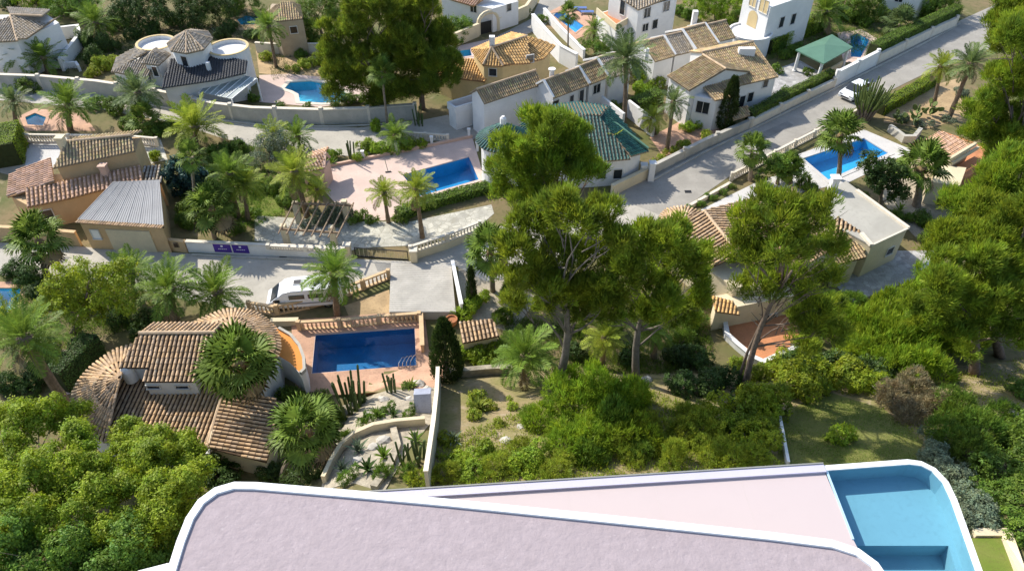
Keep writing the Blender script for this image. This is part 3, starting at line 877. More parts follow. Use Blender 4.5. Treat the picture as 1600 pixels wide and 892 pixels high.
PALMTRUNK = {}
def palm(kind, label, base, crown, rpx, leaf=None, group=None, n=None, trunk=0.2, skirt=0.0):
    """kind 'date' or 'fan'; base and crown are photo pixels, rpx the crown radius in pixels"""
    b = GT(*base); top = PY(crown[0], crown[1], b.y)
    if top.z < b.z + 0.4: top.z = b.z + 0.4
    rad = rpx / ppm(top)
    t = thing('date_palm' if kind == 'date' else 'fan_palm', label, 'palm tree', b, group)
    H = top.z - b.z; m = MB(); k = 9; pts = []; rr = []
    lean = Vector((top.x - b.x, 0, 0))
    for i in range(k):
        f = i / (k - 1); pts.append(b + lean * (f ** 1.3) + Vector((0, 0, -0.25 + (H + 0.25) * f)))
        rr.append(trunk * (1.25 - 0.35 * min(1, f * 2)) * (1.0 if f < 0.8 else (1.25 if kind == 'date' else 0.95)) * (1 + 0.06 * (-1) ** i))
    m.tube(pts, rr, 9); m.build('trunk', M['trunk'] if kind == 'date' else M['trunkgrey'], t)
    lf = leaf or ('palm' if kind == 'date' else 'fan')
    n = n or (38 if kind == 'date' else (20 if rpx > 30 else 16))
    loc = top - b
    if kind == 'date' or skirt:
        q = MB(); q.lathe(top, [(trunk * 0.7, -0.55 - skirt), (trunk * (1.5 + skirt * 0.5), -0.2 - skirt * 0.5), (trunk * 1.6, 0.0), (trunk * 0.9, 0.22), (0.05, 0.34)], 9)
        q.build('crown_base', M['trunk'] if kind == 'date' else LEAF_DEADM, t)
    ga = 2.399963; vs = random.choice((-1, 0, 0, 1)); spread = random.uniform(0.9, 1.12); tilt = Matrix.Rotation(random.uniform(-0.16, 0.16), 3, 'X') @ Matrix.Rotation(random.uniform(-0.16, 0.16), 3, 'Y')
    for i in range(n):
        f = i / (n - 1); el = R(82) - f ** 0.85 * R(118) * spread if kind == 'date' else R(82) - f * R(128)
        az = i * ga + random.uniform(-0.15, 0.15)
        if kind == 'date':
            v = 0 if f < 0.2 else (1 if f < 0.55 else (2 if f < 0.85 else 3)); v = min(3, max(0, v + vs)); me = frond_mesh('dead' if (f > 0.95 and i % 3 == 0) else lf, v, kind); s = rad * random.uniform(0.88, 1.24) * (0.85 if f < 0.1 else 1.0)
        else:
            v = 0 if f < 0.35 else (1 if f < 0.7 else 2); me = fan_mesh('dead' if (f > 0.93 and i % 2 == 0) else lf, v); s = rad * random.uniform(0.98, 1.2)
        o = put('frond' if kind == 'date' else 'fan_leaf', me, t)
        o.location = loc + Vector((math.cos(az), math.sin(az), 0)) * trunk * 0.5 + Vector((0, 0, 0.15 - 0.3 * f))
        o.rotation_euler = (tilt @ Matrix.Rotation(az, 3, 'Z') @ Matrix.Rotation(-el, 3, 'Y') @ Matrix.Rotation(random.uniform(-0.4, 0.4), 3, 'X')).to_euler()
        o.scale = (s, s, s)
    return t
LEAF_DEADM = material('dead_leaf_skirt', (0.25, 0.17, 0.09), 0.95, 0.3, 6.0, 0.5, 12)

def spiky(name, label, px, py, r, n, leaf, cat, up=0.6, width=0.09, group=None, h=0.0):
    """rosette plant (agave, yucca, flax): each blade a part"""
    p = GT(px, py); t = thing(name, label, cat, p, group)
    key = ('blade', leaf, round(width, 3))
    if key not in FROND:
        V = []; F = []; pts = [(0, 0, 0), (0.35, 0, 0.07), (0.7, 0, 0.08), (1, 0, 0.0)]; ws = [0.6, 1.0, 0.7, 0.05]
        for q, w in zip(pts, ws): V += [(q[0], -w * width, q[2] + 0.03 * w), (q[0], 0, q[2]), (q[0], w * width, q[2] + 0.03 * w)]
        for i in range(3): F += [(3*i, 3*i+1, 3*i+4, 3*i+3), (3*i+1, 3*i+2, 3*i+5, 3*i+4)]
        FROND[key] = new_mesh('blade', np.array(V, float), np.array(F), LEAF[leaf], False, np.ones((len(V), 3)))
    if h:
        MB().tube([p - Vector((0, 0, 0.1)), p + Vector((0.05, 0, h))], [0.12, 0.08], 7).build('stem', M['trunkgrey'], t)
    for i in range(n):
        f = i / max(1, n - 1); o = put('blade', FROND[key], t); s = r * random.uniform(0.8, 1.15)
        o.location = (0, 0, h); o.scale = (s, s, s); el = R(85) - f * R(85) * (1.3 - up)
        o.rotation_euler = (Matrix.Rotation(i * 2.39996, 3, 'Z') @ Matrix.Rotation(-el, 3, 'Y')).to_euler()
    return t

def cactus(label, px, py, h, n, spread=0.35, leaf='mid', group='column cacti', r=0.07, name='column_cactus', branch=0):
    """cluster of ribbed columns"""
    p = GT(px, py); t = thing(name, label, 'cactus', p, group)
    for i in range(n):
        a = i * 2.4; q = p + Vector((math.cos(a), math.sin(a), 0)) * spread * math.sqrt(i / max(1, n)) ; hh = h * random.uniform(0.55, 1.05)
        o = q + Vector((math.cos(a), math.sin(a), 0)) * spread * 0.35
        MB().tube([q - Vector((0, 0, .05)), q.lerp(o, .5) + Vector((0, 0, hh * .5)), o + Vector((0, 0, hh * .97)), o + Vector((0, 0, hh))], [r, r * 1.1, r, r * .35], 7).build('column', CACT, t)
    return t
CACT = material('cactus_skin', (0.075, 0.115, 0.035), 0.7, 0.3, 5.0, 0.3, 25)
CACT_L = material('euphorbia_skin', (0.11, 0.15, 0.035), 0.7, 0.3, 5.0, 0.3, 25)

# ------------------------------------------------------------------ the ground, streets, decks
def pxpool(key, pts): POOLS[key] = [tuple(W(*p).xy) for p in pts]
pxpool('near', [(492.5,523),(648.7,511.8),(651,572),(486.7,584.7)])
pxpool('middle', [(628,274),(733,245),(749,281.6),(655,308)])
pxpool('right', [(1254,248),(1350,216),(1389,240),(1294,282)])
pxpool('kidney', [(444,139),(453,129),(485,127),(521,133),(543,147),(536,160),(503,162),(468,159.5),(466,148),(457,143)])
pxpool('orange', [(689,93),(712,80),(735,77),(738,88),(716,91),(700,101)])
pxpool('deckpool', [(860,22),(880,18),(913,41),(899,52)])
pxpool('gazebo', [(1328,57),(1341,52),(1359,63),(1345,91),(1329,90)])
pxpool('corner', [(39,184),(55,177),(73,184),(68,197),(43,196)])
pxpool('edge', [(-40,450),(34,450),(30,478),(-10,502)])
pxpool('back', [(370,31),(385,24),(403,28),(398,40),(376,40)])
pxpool('peach', [(216,243),(231,245),(231,256),(219,254)])
pxpool('far', [(98,-8),(131,-4),(129,4),(101,3)])

outer = [(-420,-60),(420,-60),(420,420),(-420,420)]
gp = []
for j in range(0, 42):
    for i in range(-32, 45): gp.append((i * 1.0 + 0.37, j * 1.0 + 0.21))
for x in range(-400, 401, 20):
    for y in (-40, -20, 0, 20, 39, 60): gp.append((x + 0.11, y + 0.07))
Vg, Fg = cdt([outer] + list(POOLS.values()), gp)
out = []
for f in Fg:
    cx = sum(Vg[i].x for i in f) / len(f); cy = sum(Vg[i].y for i in f) / len(f)
    if not any(in_poly(cx, cy, h) for h in POOLS.values()): out.append(f)
ground = put('ground', new_mesh('ground', [(v.x, v.y, terrain(v.x, v.y)) for v in Vg], out, M['earth']))
tag(ground, 'dry earth and rough garden ground under the whole hillside', kind='structure')

sheet('hillside', [(690,600),(780,575),(900,585),(1130,585),(1320,590),(1620,560),(1640,760),(1500,800),(1200,760),(600,800),(660,735)], M['slope'], 0.02, 'sandy hillside below the white villa')
sheet('street', [(-80,375),(130,386),(290,396),(540,404),(640,409),(745,372),(830,332),(960,304),(1045,338),(1000,380),(880,420),(760,440),(705,412),(608,432),(520,474),(400,487),(300,470),(150,440),(-80,425)], M['concrete'], 0.020, 'pale concrete street past the garage and camper van')
sheet('street', [(955,306),(1150,206),(1320,118),(1510,28),(1640,-30),(1640,38),(1560,72),(1440,118),(1300,187),(1150,269),(1045,342)], M['asphalt'], 0.026, 'grey street climbing diagonally to the upper right')
sheet('street', [(-60,137),(80,142),(160,150),(290,172),(400,193),(560,200),(650,190),(700,180),(745,215),(640,224),(560,245),(470,240),(400,230),(340,214),(280,194),(150,170),(-60,152)], M['concrete'], 0.020, 'pale street below the long curved retaining wall')
sheet('street', [(735,74),(775,58),(830,30),(852,-18),(905,-18),(862,28),(848,45),(800,62)], M['asphalt'], 0.020, 'short grey street by the arched gate at the top')
sheet('courtyard', [(228,150),(243,112),(300,84),(382,84),(393,97),(388,126),(345,152),(290,152)], M['shadefloor'], 0.022, 'courtyard with shade painted dark, before the white octagon house')
sheet('pool_deck', [(455,501),(663,486),(670,545),(692,560),(692,604),(640,610),(520,618),(462,610)], M['terradeck'], 0.024, 'terracotta deck round the navy pool', ['near'])
sheet('pool_deck', [(512,262),(738,215),(760,290),(650,322),(600,345),(545,341),(508,300)], M['pinkdeck'], 0.024, 'broad pink deck round the diagonal blue pool', ['middle'])
sheet('pool_deck', [(1225,250),(1350,203),(1428,236),(1300,298)], M['whitepave'], 0.024, 'white deck round the pool on the right', ['right'])
sheet('pool_deck', [(405,118),(450,116),(560,126),(590,155),(500,168),(405,160)], M['pinkdeck'], 0.024, 'pinkish terrace round the curvy pool', ['kidney'])
sheet('pool_deck', [(675,103),(718,72),(790,56),(800,64),(752,92),(740,112)], M['pinkdeck'], 0.034, 'pale deck by the orange roofed house', ['orange'])
sheet('pool_deck', [(848,24),(880,8),(935,30),(930,50),(900,62),(880,50)], M['terradeck'], 0.030, 'terracotta deck of the raised white pool terrace', ['deckpool'])
sheet('pool_deck', [(1308,52),(1345,46),(1372,62),(1350,98),(1318,98)], M['pinkdeck'], 0.024, 'pinkish deck beside the green gazebo', ['gazebo'])
sheet('pool_deck', [(30,182),(55,170),(130,178),(150,205),(40,205)], M['terradeck'], 0.024, 'tan deck round the small pool behind the peach house', ['corner'])
sheet('pool_deck', [(-60,440),(42,441),(38,490),(-20,512)], M['terradeck'], 0.030, 'deck round the pool at the left edge', ['edge'])
sheet('pool_deck', [(360,30),(388,18),(412,26),(405,48),(370,48)], M['sand'], 0.024, 'sandy surround of the pool behind the octagon house', ['back'])
sheet('forecourt', [(398,337),(530,346),(640,347),(768,320),(772,334),(742,360),(640,384),(560,388),(536,397),(398,377)], M['pave'], 0.030, 'pale stone forecourt below the pergola')
sheet('lawn', [(384,303),(440,303),(446,337),(386,340)], M['lawn'], 0.024, 'small bright lawn left of the pergola')
sheet('garden_bed', [(1395,152),(1500,122),(1515,182),(1450,202),(1380,192)], M['sand'], 0.024, 'sandy cactus bed beside the upper street')
sheet('terrace', [(1095,328),(1190,281),(1262,262),(1292,292),(1200,314),(1110,345)], M['whitepave'], 0.022, 'pale terrace behind the right villa')
sheet('paving', [(1305,445),(1345,420),(1400,392),(1462,392),(1440,432),(1330,474)], M['paveg'], 0.022, 'grey paving beside the flat roofed wing')
sheet('patio', [(1128,500),(1240,486),(1252,545),(1190,570),(1140,535)], M['terrafloor'], 0.030, 'terracotta patio of the right villa')
sheet('yard', [(538,478),(608,453),(612,490),(545,494)], M['sand'], 0.028, 'pale sandy yard beside the parking slab')
sheet('yard', [(715,400),(800,380),(860,440),(800,520),(720,495)], M['gravel'], 0.014, 'gravel yard right of the parking slab')
sheet('yard', [(0,205),(45,208),(70,250),(20,275),(0,270)], M['gravel'], 0.014, 'gravel strip left of the peach house')
sheet('terrace', [(40,220),(110,214),(85,262),(40,262)], M['whitepave'], 0.022, 'white terrace behind the peach house')
sheet('terrace', [(205,215),(250,215),(262,250),(215,262)], M['pave'], 0.022, 'pale terrace with the tiny pool behind the peach house', ['peach'])
sheet('path', [(60,540),(110,548),(125,610),(85,625)], M['pinkdeck'], 0.022, 'pink path among the palms at left')
sheet('path', [(520,640),(690,605),(675,660),(640,700),(600,770),(500,770),(520,700)], M['stone'], 0.024, 'stone path in the cactus garden')
sheet('driveway', [(700,182),(745,170),(770,205),(740,218)], M['asphalt'], 0.030, 'dark driveway beside the white townhouse')
sheet('lawn', [(1214,735),(1216,650),(1290,612),(1380,640),(1442,690),(1430,735)], M['lawnolive'], 0.040, 'olive lawn below the infinity pool')
sheet('yard', [(1015,215),(1100,170),(1150,190),(1040,250)], M['terradeck'], 0.014, 'terracotta yard behind the street wall')
sheet('yard', [(1195,115),(1250,95),(1290,118),(1230,150),(1200,160)], M['paveg'], 0.016, 'grey yard before the green gazebo')
sheet('garden_bed', [(400,80),(520,70),(520,125),(405,115)], M['sand'], 0.012, 'dry garden above the curvy pool')
sheet('terrace', [(1425,225),(1472,205),(1520,222),(1560,245),(1490,275),(1450,262)], M['terrafloor'], 0.02, 'terracotta terrace by the right pines')
sheet('garden_bed', [(1350,268),(1470,262),(1500,330),(1440,380),(1390,330)], M['gravel'], 0.016, 'gravel garden with the stout fan palm')

# ------------------------------------------------------------------ swimming pools
pool('near', 'swimming_pool', 'navy rectangular pool on the terracotta deck, nearest of the ground pools', M['poolnavy'], M['pinkdeck'], 1.7, 0.32, -0.12)
pool('middle', 'swimming_pool', 'deep blue diagonal pool in the broad pink deck', M['poolmid'], M['pinkdeck'], 1.5, 0.3, -0.12)
pool('right', 'swimming_pool', 'bright blue pool with white deck at right', M['poolblue'], M['whitepave'], 1.3, 0.4, -0.1)
pool('kidney', 'swimming_pool', 'curvy cyan pool with cream rim above the retaining wall', M['poolcyan'], M['balwhite'], 1.2, 0.45, -0.1)
pool('orange', 'swimming_pool', 'teal angular pool beside the orange roofed house', M['poolcyan'], M['pinkdeck'], 1.2, 0.25, -0.1)
pool('deckpool', 'swimming_pool', 'blue pool on the white walled terrace at top', M['poolblue'], M['terradeck'], 1.2, 0.25, -0.1)
pool('gazebo', 'swimming_pool', 'blue pool tucked behind the green gazebo', M['poolblue'], M['pinkdeck'], 1.2, 0.3, -0.1)
pool('corner', 'swimming_pool', 'small bright blue pool behind the clipped hedge at left', M['poolcyan'], M['terradeck'], 1.0, 0.3, -0.1)
pool('edge', 'swimming_pool', 'turquoise pool cut by the left picture edge', M['poolcyan'], M['terradeck'], 1.2, 0.35, -0.1)
pool('back', 'swimming_pool', 'small blue pool behind the octagon house', M['poolcyan'], M['sand'], 1.0, 0.3, -0.1)
pool('peach', 'swimming_pool', 'tiny turquoise pool at the peach house corner', M['poolcyan'], M['whitepave'], 0.9, 0.25, -0.1)
pool('far', 'swimming_pool', 'sliver of blue pool at the top left edge', M['poolcyan'], M['sand'], 1.0, 0.3, -0.1)

# ------------------------------------------------------------------ the white villa in front
VZ, TZ = 18.0, 15.0
rp = [(235,985),(250,930),(263,884),(275,846),(290,808),(309,780),(335,761),(366,752),(400,752.5),(550,765),(700,778.5),(1000,809),(1200,830),(1300,842.5),(1342,856),(1372,878),(1393,908),(1410,950),(1425,1000)]
rim = [W(x, y, VZ) for x, y in rp]
rim += [W(1470, 1140, VZ), W(200, 1140, VZ)]
xy = [Vector((p.x, p.y)) for p in rim]
def inset(poly, k):
    n = len(poly); a = sum(poly[i].x * poly[(i+1) % n].y - poly[(i+1) % n].x * poly[i].y for i in range(n)); sg = 1 if a > 0 else -1; o = []
    for i in range(n):
        d0 = (poly[i] - poly[i-1]).normalized(); d1 = (poly[(i+1) % n] - poly[i]).normalized()
        nn = Vector((-(d0.y + d1.y), d0.x + d1.x)).normalized() * sg; o.append(poly[i] + nn * k / max(0.5, nn.dot(Vector((-d0.y, d0.x)) * sg)))
    return o
villa = thing('modern_villa', 'white modern villa with pinkish flat roof, terrace and pool in front', 'house', (rim[7].x + 8, 8.0, terrain(0, 8)))
inn = inset(xy, 0.28); n = len(xy)
m = MB()
for i in range(n):
    a, b = xy[i], xy[(i+1) % n]; c, d = inn[i], inn[(i+1) % n]
    m.add([(a.x, a.y, VZ), (b.x, b.y, VZ), (d.x, d.y, VZ), (c.x, c.y, VZ), (a.x, a.y, VZ - 0.65), (b.x, b.y, VZ - 0.65), (c.x, c.y, VZ - 0.13), (d.x, d.y, VZ - 0.13)],
          [(0, 1, 2, 3), (4, 5, 1, 0), (3, 2, 7, 6)])
par = m.build('parapet', M['whitepaint'], villa)
mem = inset(xy, 0.265)
oV = off_of(villa)
roofo = put('roof', sheet_mesh('roof', [(p.x - oV.x, p.y - oV.y) for p in mem], [], M['roofmem'], VZ - 0.10 - oV.z, None, lambda x, y: 0.0), villa)
und = inset(xy, 0.01); MB().prism([(p.x, p.y) for p in und], VZ - 0.64, VZ - 0.2).build('roof_slab', M['whitepaint'], villa)
bd = inset(xy, 1.6); MB().prism([(p.x, p.y) for p in bd], 6.0, VZ - 0.63).build('wall', M['white'], villa)
# glazing of the storey under the roof, facing the terrace
for k in range(8, 13):
    a, b = bd[k], bd[k+1] if k + 1 < n else bd[0]
    L = (b - a).length; cnt = max(1, int(L / 2.2)); nrm = Vector((-(b - a).y, (b - a).x)).normalized()
    if nrm.y < 0: nrm = -nrm
    for j in range(cnt):
        p = a.lerp(b, (j + 0.5) / cnt); window(villa, (p.x, p.y, TZ + 1.15), nrm, L / cnt - 0.3, 2.0)
# terrace, its parapet and rail
tp = [(470,784),(1287,733),(1333,842),(1420,1010),(430,1010)]
T3 = [W(x, y, TZ) for x, y in tp]
MB().prism([(p.x, p.y) for p in T3], TZ - 0.5, TZ).build('terrace', M['terrace'], villa)
MB().prism([(p.x, p.y) for p in inset([Vector((p.x, p.y)) for p in T3], 0.5)], 6.0, TZ - 0.5).build('terrace_wall', M['white'], villa)
fa, fb = W(440, 786, TZ), W(1288, 733, TZ)
MB().bar(fa + Vector((0, 0.0, 0.06)), fb + Vector((0, 0.0, 0.06)), 0.36, 0.12).build('terrace_parapet', M['lilac'], villa)
MB().bar(fa + Vector((0, 0.21, 0.10)), fb + Vector((-0.02, 0.21, 0.10)), 0.06, 0.12).build('rail', M['railgrey'], villa)
for k in range(1, 6):
    f = k / 6.0
    a = W(1287, 733, TZ).lerp(W(470, 784, TZ), f); b = W(1333, 842, TZ).lerp(W(430, 1010, TZ), f)
    MB().bar(a + Vector((0, -0.25, 0.003)), b + Vector((0, 0, 0.003)), 0.012, 0.004).build('terrace_joint', material('joint', (0.55, 0.49, 0.47), 0.8, 0.1, 1.0, 0.0), villa)
q = [Vector(W(x, y, TZ).xy) for x, y in ((215,891),(262,879),(420,885),(420,1010),(215,1010))]
MB().prism([tuple(p) for p in q], TZ - 0.6, TZ - 0.004).build('ledge', M['whitepaint'], villa)
MB().prism([tuple(p) for p in inset(q, 0.5)], 3.0, TZ - 0.6).build('ledge_wall', M['white'], villa)
# infinity pool
op = [(1283,727),(1350,722),(1418,717),(1440,720),(1462,731),(1482,752),(1496,781),(1513,828),(1535,890),(1560,960),(1580,1020)]
OW = [Vector(W(x, y, TZ + 0.07).xy) for x, y in op]
left = [Vector(W(x, y, TZ + 0.07).xy) for x, y in ((1430,1020),(1333,842),(1293,735))]
wx = OW[:]
# rim: outer path and an inner one 0.33 m in
ipath = []
for i in range(len(OW)):
    d0 = (OW[i] - OW[i-1]).normalized() if i else (OW[1] - OW[0]).normalized(); d1 = (OW[i+1] - OW[i]).normalized() if i < len(OW) - 1 else d0
    nn = Vector(((d0.y + d1.y), -(d0.x + d1.x))).normalized(); ipath.append(OW[i] + nn * 0.24)
m = MB()
for i in range(len(OW) - 1):
    a, b, c, d = OW[i], OW[i+1], ipath[i], ipath[i+1]; z = TZ + 0.07
    m.add([(a.x,a.y,z),(b.x,b.y,z),(d.x,d.y,z),(c.x,c.y,z),(a.x,a.y,7),(b.x,b.y,7),(c.x,c.y,TZ+0.01),(d.x,d.y,TZ+0.01)], [(0,1,2,3),(0,4,5,1),(2,7,6,3)])
m.build('pool_rim', M['whitepaint'], villa)
bas = [(p.x, p.y) for p in ipath] + [tuple(p) for p in left]
bas_l = [(x - oV.x, y - oV.y) for x, y in bas]
deep = [Vector(W(x, y, TZ - 0.8).xy) for x, y in ((1316,852),(1482,852),(1530,1010),(1380,1010))]
dl = [(p.x - oV.x, p.y - oV.y) for p in deep]
put('pool_floor', sheet_mesh('pool_floor', bas_l, [dl], M['poolpale'], TZ - 0.8 - oV.z, None, lambda x, y: 0.0), villa)
m = MB(); m.prism([(p.x, p.y) for p in deep], TZ - 1.6, TZ - 0.8); m.F = [f for f in m.F if len(f) == 4 and f != m.F[1]]
md = m.build('pool_deep_end', M['poolpale'], villa)
for p in md.data.polygons: p.flip()
m = MB()
for a, b in zip(bas, bas[1:] + bas[:1]): m.add([(a[0],a[1],TZ-0.8),(b[0],b[1],TZ-0.8),(b[0],b[1],TZ+0.005),(a[0],a[1],TZ+0.005)], [(0,1,2,3)])
m.build('pool_lining', M['poolpale'], villa)
put('pool_water', sheet_mesh('pool_water', bas_l, [], WATER, TZ - 0.03 - oV.z, None, lambda x, y: 0.0), villa)
MB().bar(W(1291,734,TZ+0.02), W(1333,842,TZ+0.02), 0.09, 0.03).build('pool_edge', material('pale_edge_tile', (0.42,0.60,0.72), 0.4, 0.05, 1.0, 0.02), villa)
# small walled plot below the pool at the right edge
garden_wall('low_wall', 'cream low wall of the little plot beside the infinity pool', [(1518,836),(1568,836),(1592,900)], 0.35, M['cream'], 0.4)
sheet('lawn', [(1515,842),(1562,842),(1585,900),(1530,900)], M['lawn'], 0.06, 'little lawn inside the cream low wall')
garden_wall('white_wall', 'white low wall edging the olive lawn', [(1216,655),(1229,728)], 0.45, M['whitepaint'], 0.18)

# ------------------------------------------------------------------ the tiled house with two fan roofs, near left
def PX(lst): return [W(*p) for p in lst]
h = thing('tiled_house', 'rambling house with fan shaped barrel tile roofs beside the navy pool', 'house', W(260, 640))
fan_l = [(205,540,2.9),(185,545,2.85),(170,553,2.8),(156,563,2.8),(143,573,2.8),(133,584,2.8),(123,597,2.8),(116,611,2.8),(113,627,2.8),(116,645,2.8),(124,664,2.8),(140,680,2.8),(165,690,2.8)]
roof_fan(h, W(188,590,4.1), PX(fan_l), M['tile'], pitch=0.30, singly=True)
roof_plane(h, PX([(218.6,520.3,5.2),(335,519,5.2),(305,596,4.0),(222,596,4.0),(231,574,4.36),(185,574,4.36)]), M['tile'], pitch=0.29, singly=True)
roof_plane(h, PX([(218.6,520.3,5.2),(335,519,5.2),(350,505,4.4),(238,505,4.4)]), M['tile'], pitch=0.29)
ridge(h, W(217,520,5.28), W(336,519,5.28))
roof_plane(h, PX([(192,586,2.75),(352,600,2.75),(323,698,1.95),(160,690,1.95)]), M['tile'], pitch=0.29, singly=True)
roof_plane(h, PX([(352,603,2.6),(446,628,2.05),(416,722,1.95),(325,699,2.5)]), M['tile'], pitch=0.29, singly=True, down=(1, -0.1, -0.2))
ridge(h, W(352,600,2.85), W(323,698,2.1), r=0.12)
fan_r = [(283,518,3.4),(300,506,3.35),(320,496,3.3),(351,484,3.3),(382,483.5,3.3),(400,489,3.3),(416,499,3.3),(428,510,3.3),(436,526,3.3),(438,545,3.3),(432,562,3.3),(415,580,3.3),(385,592,3.3),(345,590,3.3)]
roof_fan(h, W(362,512,4.7), PX(fan_r), M['tile'], pitch=0.30, singly=True)
MB().prism([tuple(W(x,y,2.75).xy) for x, y in [(205,545),(160,568),(127,600),(120,640),(130,665),(170,686),(320,695),(345,640),(330,560),(240,540)]], 0, 1.85).build('wall', M['white'], h)
MB().prism([tuple(W(x,y,4.0).xy) for x, y in [(224,594),(303,594),(330,525),(222,528),(190,573),(232,573)]], 0, 3.85).build('wall', M['white'], h)
MB().prism([tuple(W(x,y,3.2).xy) for x, y in [(290,518),(322,500),(352,488),(382,488),(412,502),(430,526),(430,560),(400,590),(310,590)]], 0, 3.2).build('wall', M['white'], h)
MB().prism([tuple(W(x,y,2.0).xy) for x, y in [(328,697),(413,718),(440,632),(350,606)]], 0, [2.36,1.82,1.88,2.45]).build('wall', M['cream'], h)
q, nn = wall_hit(240, 604, W(224,594,4.0), W(303,594,4.0)); window(h, q, nn, 0.9, 0.35); q, nn = wall_hit(285, 604, W(224,594,4.0), W(303,594,4.0)); window(h, q, nn, 0.9, 0.35)
c = W(203,585,3.4); MB().lathe(c, [(0.45,-0.5),(0.45,0.5),(0.38,0.75),(0.2,0.92)], 14).build('round_vent', M['white'], h)

tq = [(425,505),(436,514),(455,525),(468,541),(475,560),(476,578),(470,584),(452,566),(436,556),(420,560)]
TP = [W(x, y, 2.3) for x, y in tq]
MB().prism([p.xy for p in TP], 0, 2.25).build('wall', M['white'], h)
MB().prism([p.xy for p in inset([Vector(p.xy) for p in TP], 0.03)], 2.25, 2.3).build('roof_terrace', M['orange'], h)
MB().wall([p.xy for p in TP[1:7]], 2.2, 2.5, 0.2).build('terrace_parapet', M['greywall'], h)

# balustrades and furniture round the near pool
balustrade('balustrade', 'orange cream balustrade curving along the street beside the camper van', [(392,486),(430,492),(470,484),(520,472),(560,455),(608,436)], M['baluster'], 0, 1.0, 0.36, posts=2.6)
balustrade('balustrade', 'straight orange cream balustrade behind the navy pool', [(469,516),(540,512),(600,506),(656,502)], M['baluster'], 0, 0.95, 0.33, posts=2.9)
garden_wall('low_wall', 'cream capped wall on the right side of the navy pool', [(659,502),(661,552)], 0.85, M['baluster'], 0.22, 0.06)
garden_wall('low_wall', 'low cream wall with planting left of the navy pool', [(425,508),(468,507)], 0.55, M['cream'], 0.3, 0.06)
lad = thing('pool_ladder', 'curved steel handrails at the right corner of the navy pool', 'ladder', W(640,574))
for k in range(4):
    a = W(622 + 6 * k, 577 - 1.0 * k); m = MB(); m.tube([a + Vector((0.0, 0, -0.1)), a + Vector((0.1, 0.1, 0.55)), a + Vector((0.3, 0.45, 0.75)), a + Vector((0.4, 0.8, 0.5)), a + Vector((0.45, 0.9, -0.3))], 0.03, 6); m.build('handrail', M['steel'], lad)

# ribbed concrete parking slab stepping down to the pool
cp = thing('parking_slab', 'ribbed pale concrete parking slab between the street and navy pool', 'parking slab', W(660,495))
Q = [W(611,407,0.12), W(705,411,0.12), W(712,487,0.85), W(608,487,0.85)]
MB().prism([p.xy for p in Q], 0, [0.06,0.06,0.78,0.78]).build('slab', M['greywall'], cp)
N = 26; m = MB()
for i in range(N):
    for j in range(4):
        f0, f1 = (i + j * 0.25) / N, (i + (j + 1) * 0.25) / N
        za, zb = (0.025 * math.sin(2 * math.pi * j * 0.25), 0.025 * math.sin(2 * math.pi * (j + 1) * 0.25))
        a = Q[0].lerp(Q[3], f0); b = Q[1].lerp(Q[2], f0); c = Q[1].lerp(Q[2], f1); d = Q[0].lerp(Q[3], f1)
        m.add([a + Vector((0,0,za)), b + Vector((0,0,za)), c + Vector((0,0,zb)), d + Vector((0,0,zb))], [(0,3,2,1)])
m.build('ribbed_surface', M['corr'], cp)
bmw = thing('boundary_wall', 'narrow white capped wall along the right side of the parking slab', 'wall', W(715,480))
MB().wall([W(707,408,0.8).xy, W(721,476,1.3).xy], 0, [0.8,1.3], 0.18).build('wall', M['white'], bmw)
MB().wall([W(707,408,0.8).xy, W(721,476,1.3).xy], [0.803,1.303], [0.9,1.4], 0.28).build('coping', M['whitepaint'], bmw)

# little tiled shelter right of the pool
sh = thing('tiled_shelter', 'small shelter with striped clay tile roof right of the navy pool', 'shed', W(745,540))
roof_plane(sh, PX([(718,503,2.1),(770,498,2.1),(780,525,1.7),(722,536,1.7)]), M['tile'], pitch=0.3, singly=True)
MB().prism([tuple(W(x,y,1.7).xy) for x, y in ((724,532),(777,523),(768,501),(722,506))], 0, [1.6,1.6,1.9,1.9]).build('wall', M['cream'], sh)

# ------------------------------------------------------------------ peach house and garage
h = thing('peach_house', 'peach stucco house with stepped tile roofs at left', 'house', W(130,320))
up = PX([(86,240,4.6),(110,221,5.6),(200,210,5.6),(212,238,4.6),(82,262,4.6)])
A0, A1 = W(104,222,5.6), W(205,212,5.6); E0, E1 = W(82,262,4.7), W(212,238,4.7)
roof_plane(h, [A0, A1, E1, E0], M['tilebr'], M['channg'], 0.28)
bk = (A0 - E0) * 0.6; roof_plane(h, [A0, A1, A1 + Vector((bk.x, bk.y, -0.5)), A0 + Vector((bk.x, bk.y, -0.5))], M['tilebr'], M['channg'], 0.28)
ridge(h, A0 + Vector((0,0,.06)), A1 + Vector((0,0,.06)))
b0 = (A0 - E0).normalized() * 0.25; uu = (E1 - E0).normalized() * 0.2
MB().prism([p.xy for p in (E0 + b0 + uu, E1 + b0 - uu, A1 + bk * 0.9 - uu, A0 + bk * 0.9 + uu)], 0, 4.6).build('wall', M['peach'], h)
g0, g1 = wall_hit(50, 240, E0 + uu, E0 + uu + (A0 - E0))
roof_plane(h, PX([(88,284,3.55),(220,258,3.55),(223,284,2.8),(150,300,2.75),(112,309,2.75),(42,323,2.75),(40,296,3.3)]), M['tilepink'], pitch=0.36)
roof_plane(h, PX([(79,246,3.6),(86,285,3.6),(40,297,3.3),(12,309,2.7),(16,272,2.7)]), M['tilepink'], pitch=0.36, down=(-1,-0.35,-0.3))
roof_plane(h, PX([(224,260,3.2),(250,258,3.2),(253,286,2.7),(226,288,2.7)]), M['tilegrey'], pitch=0.34)
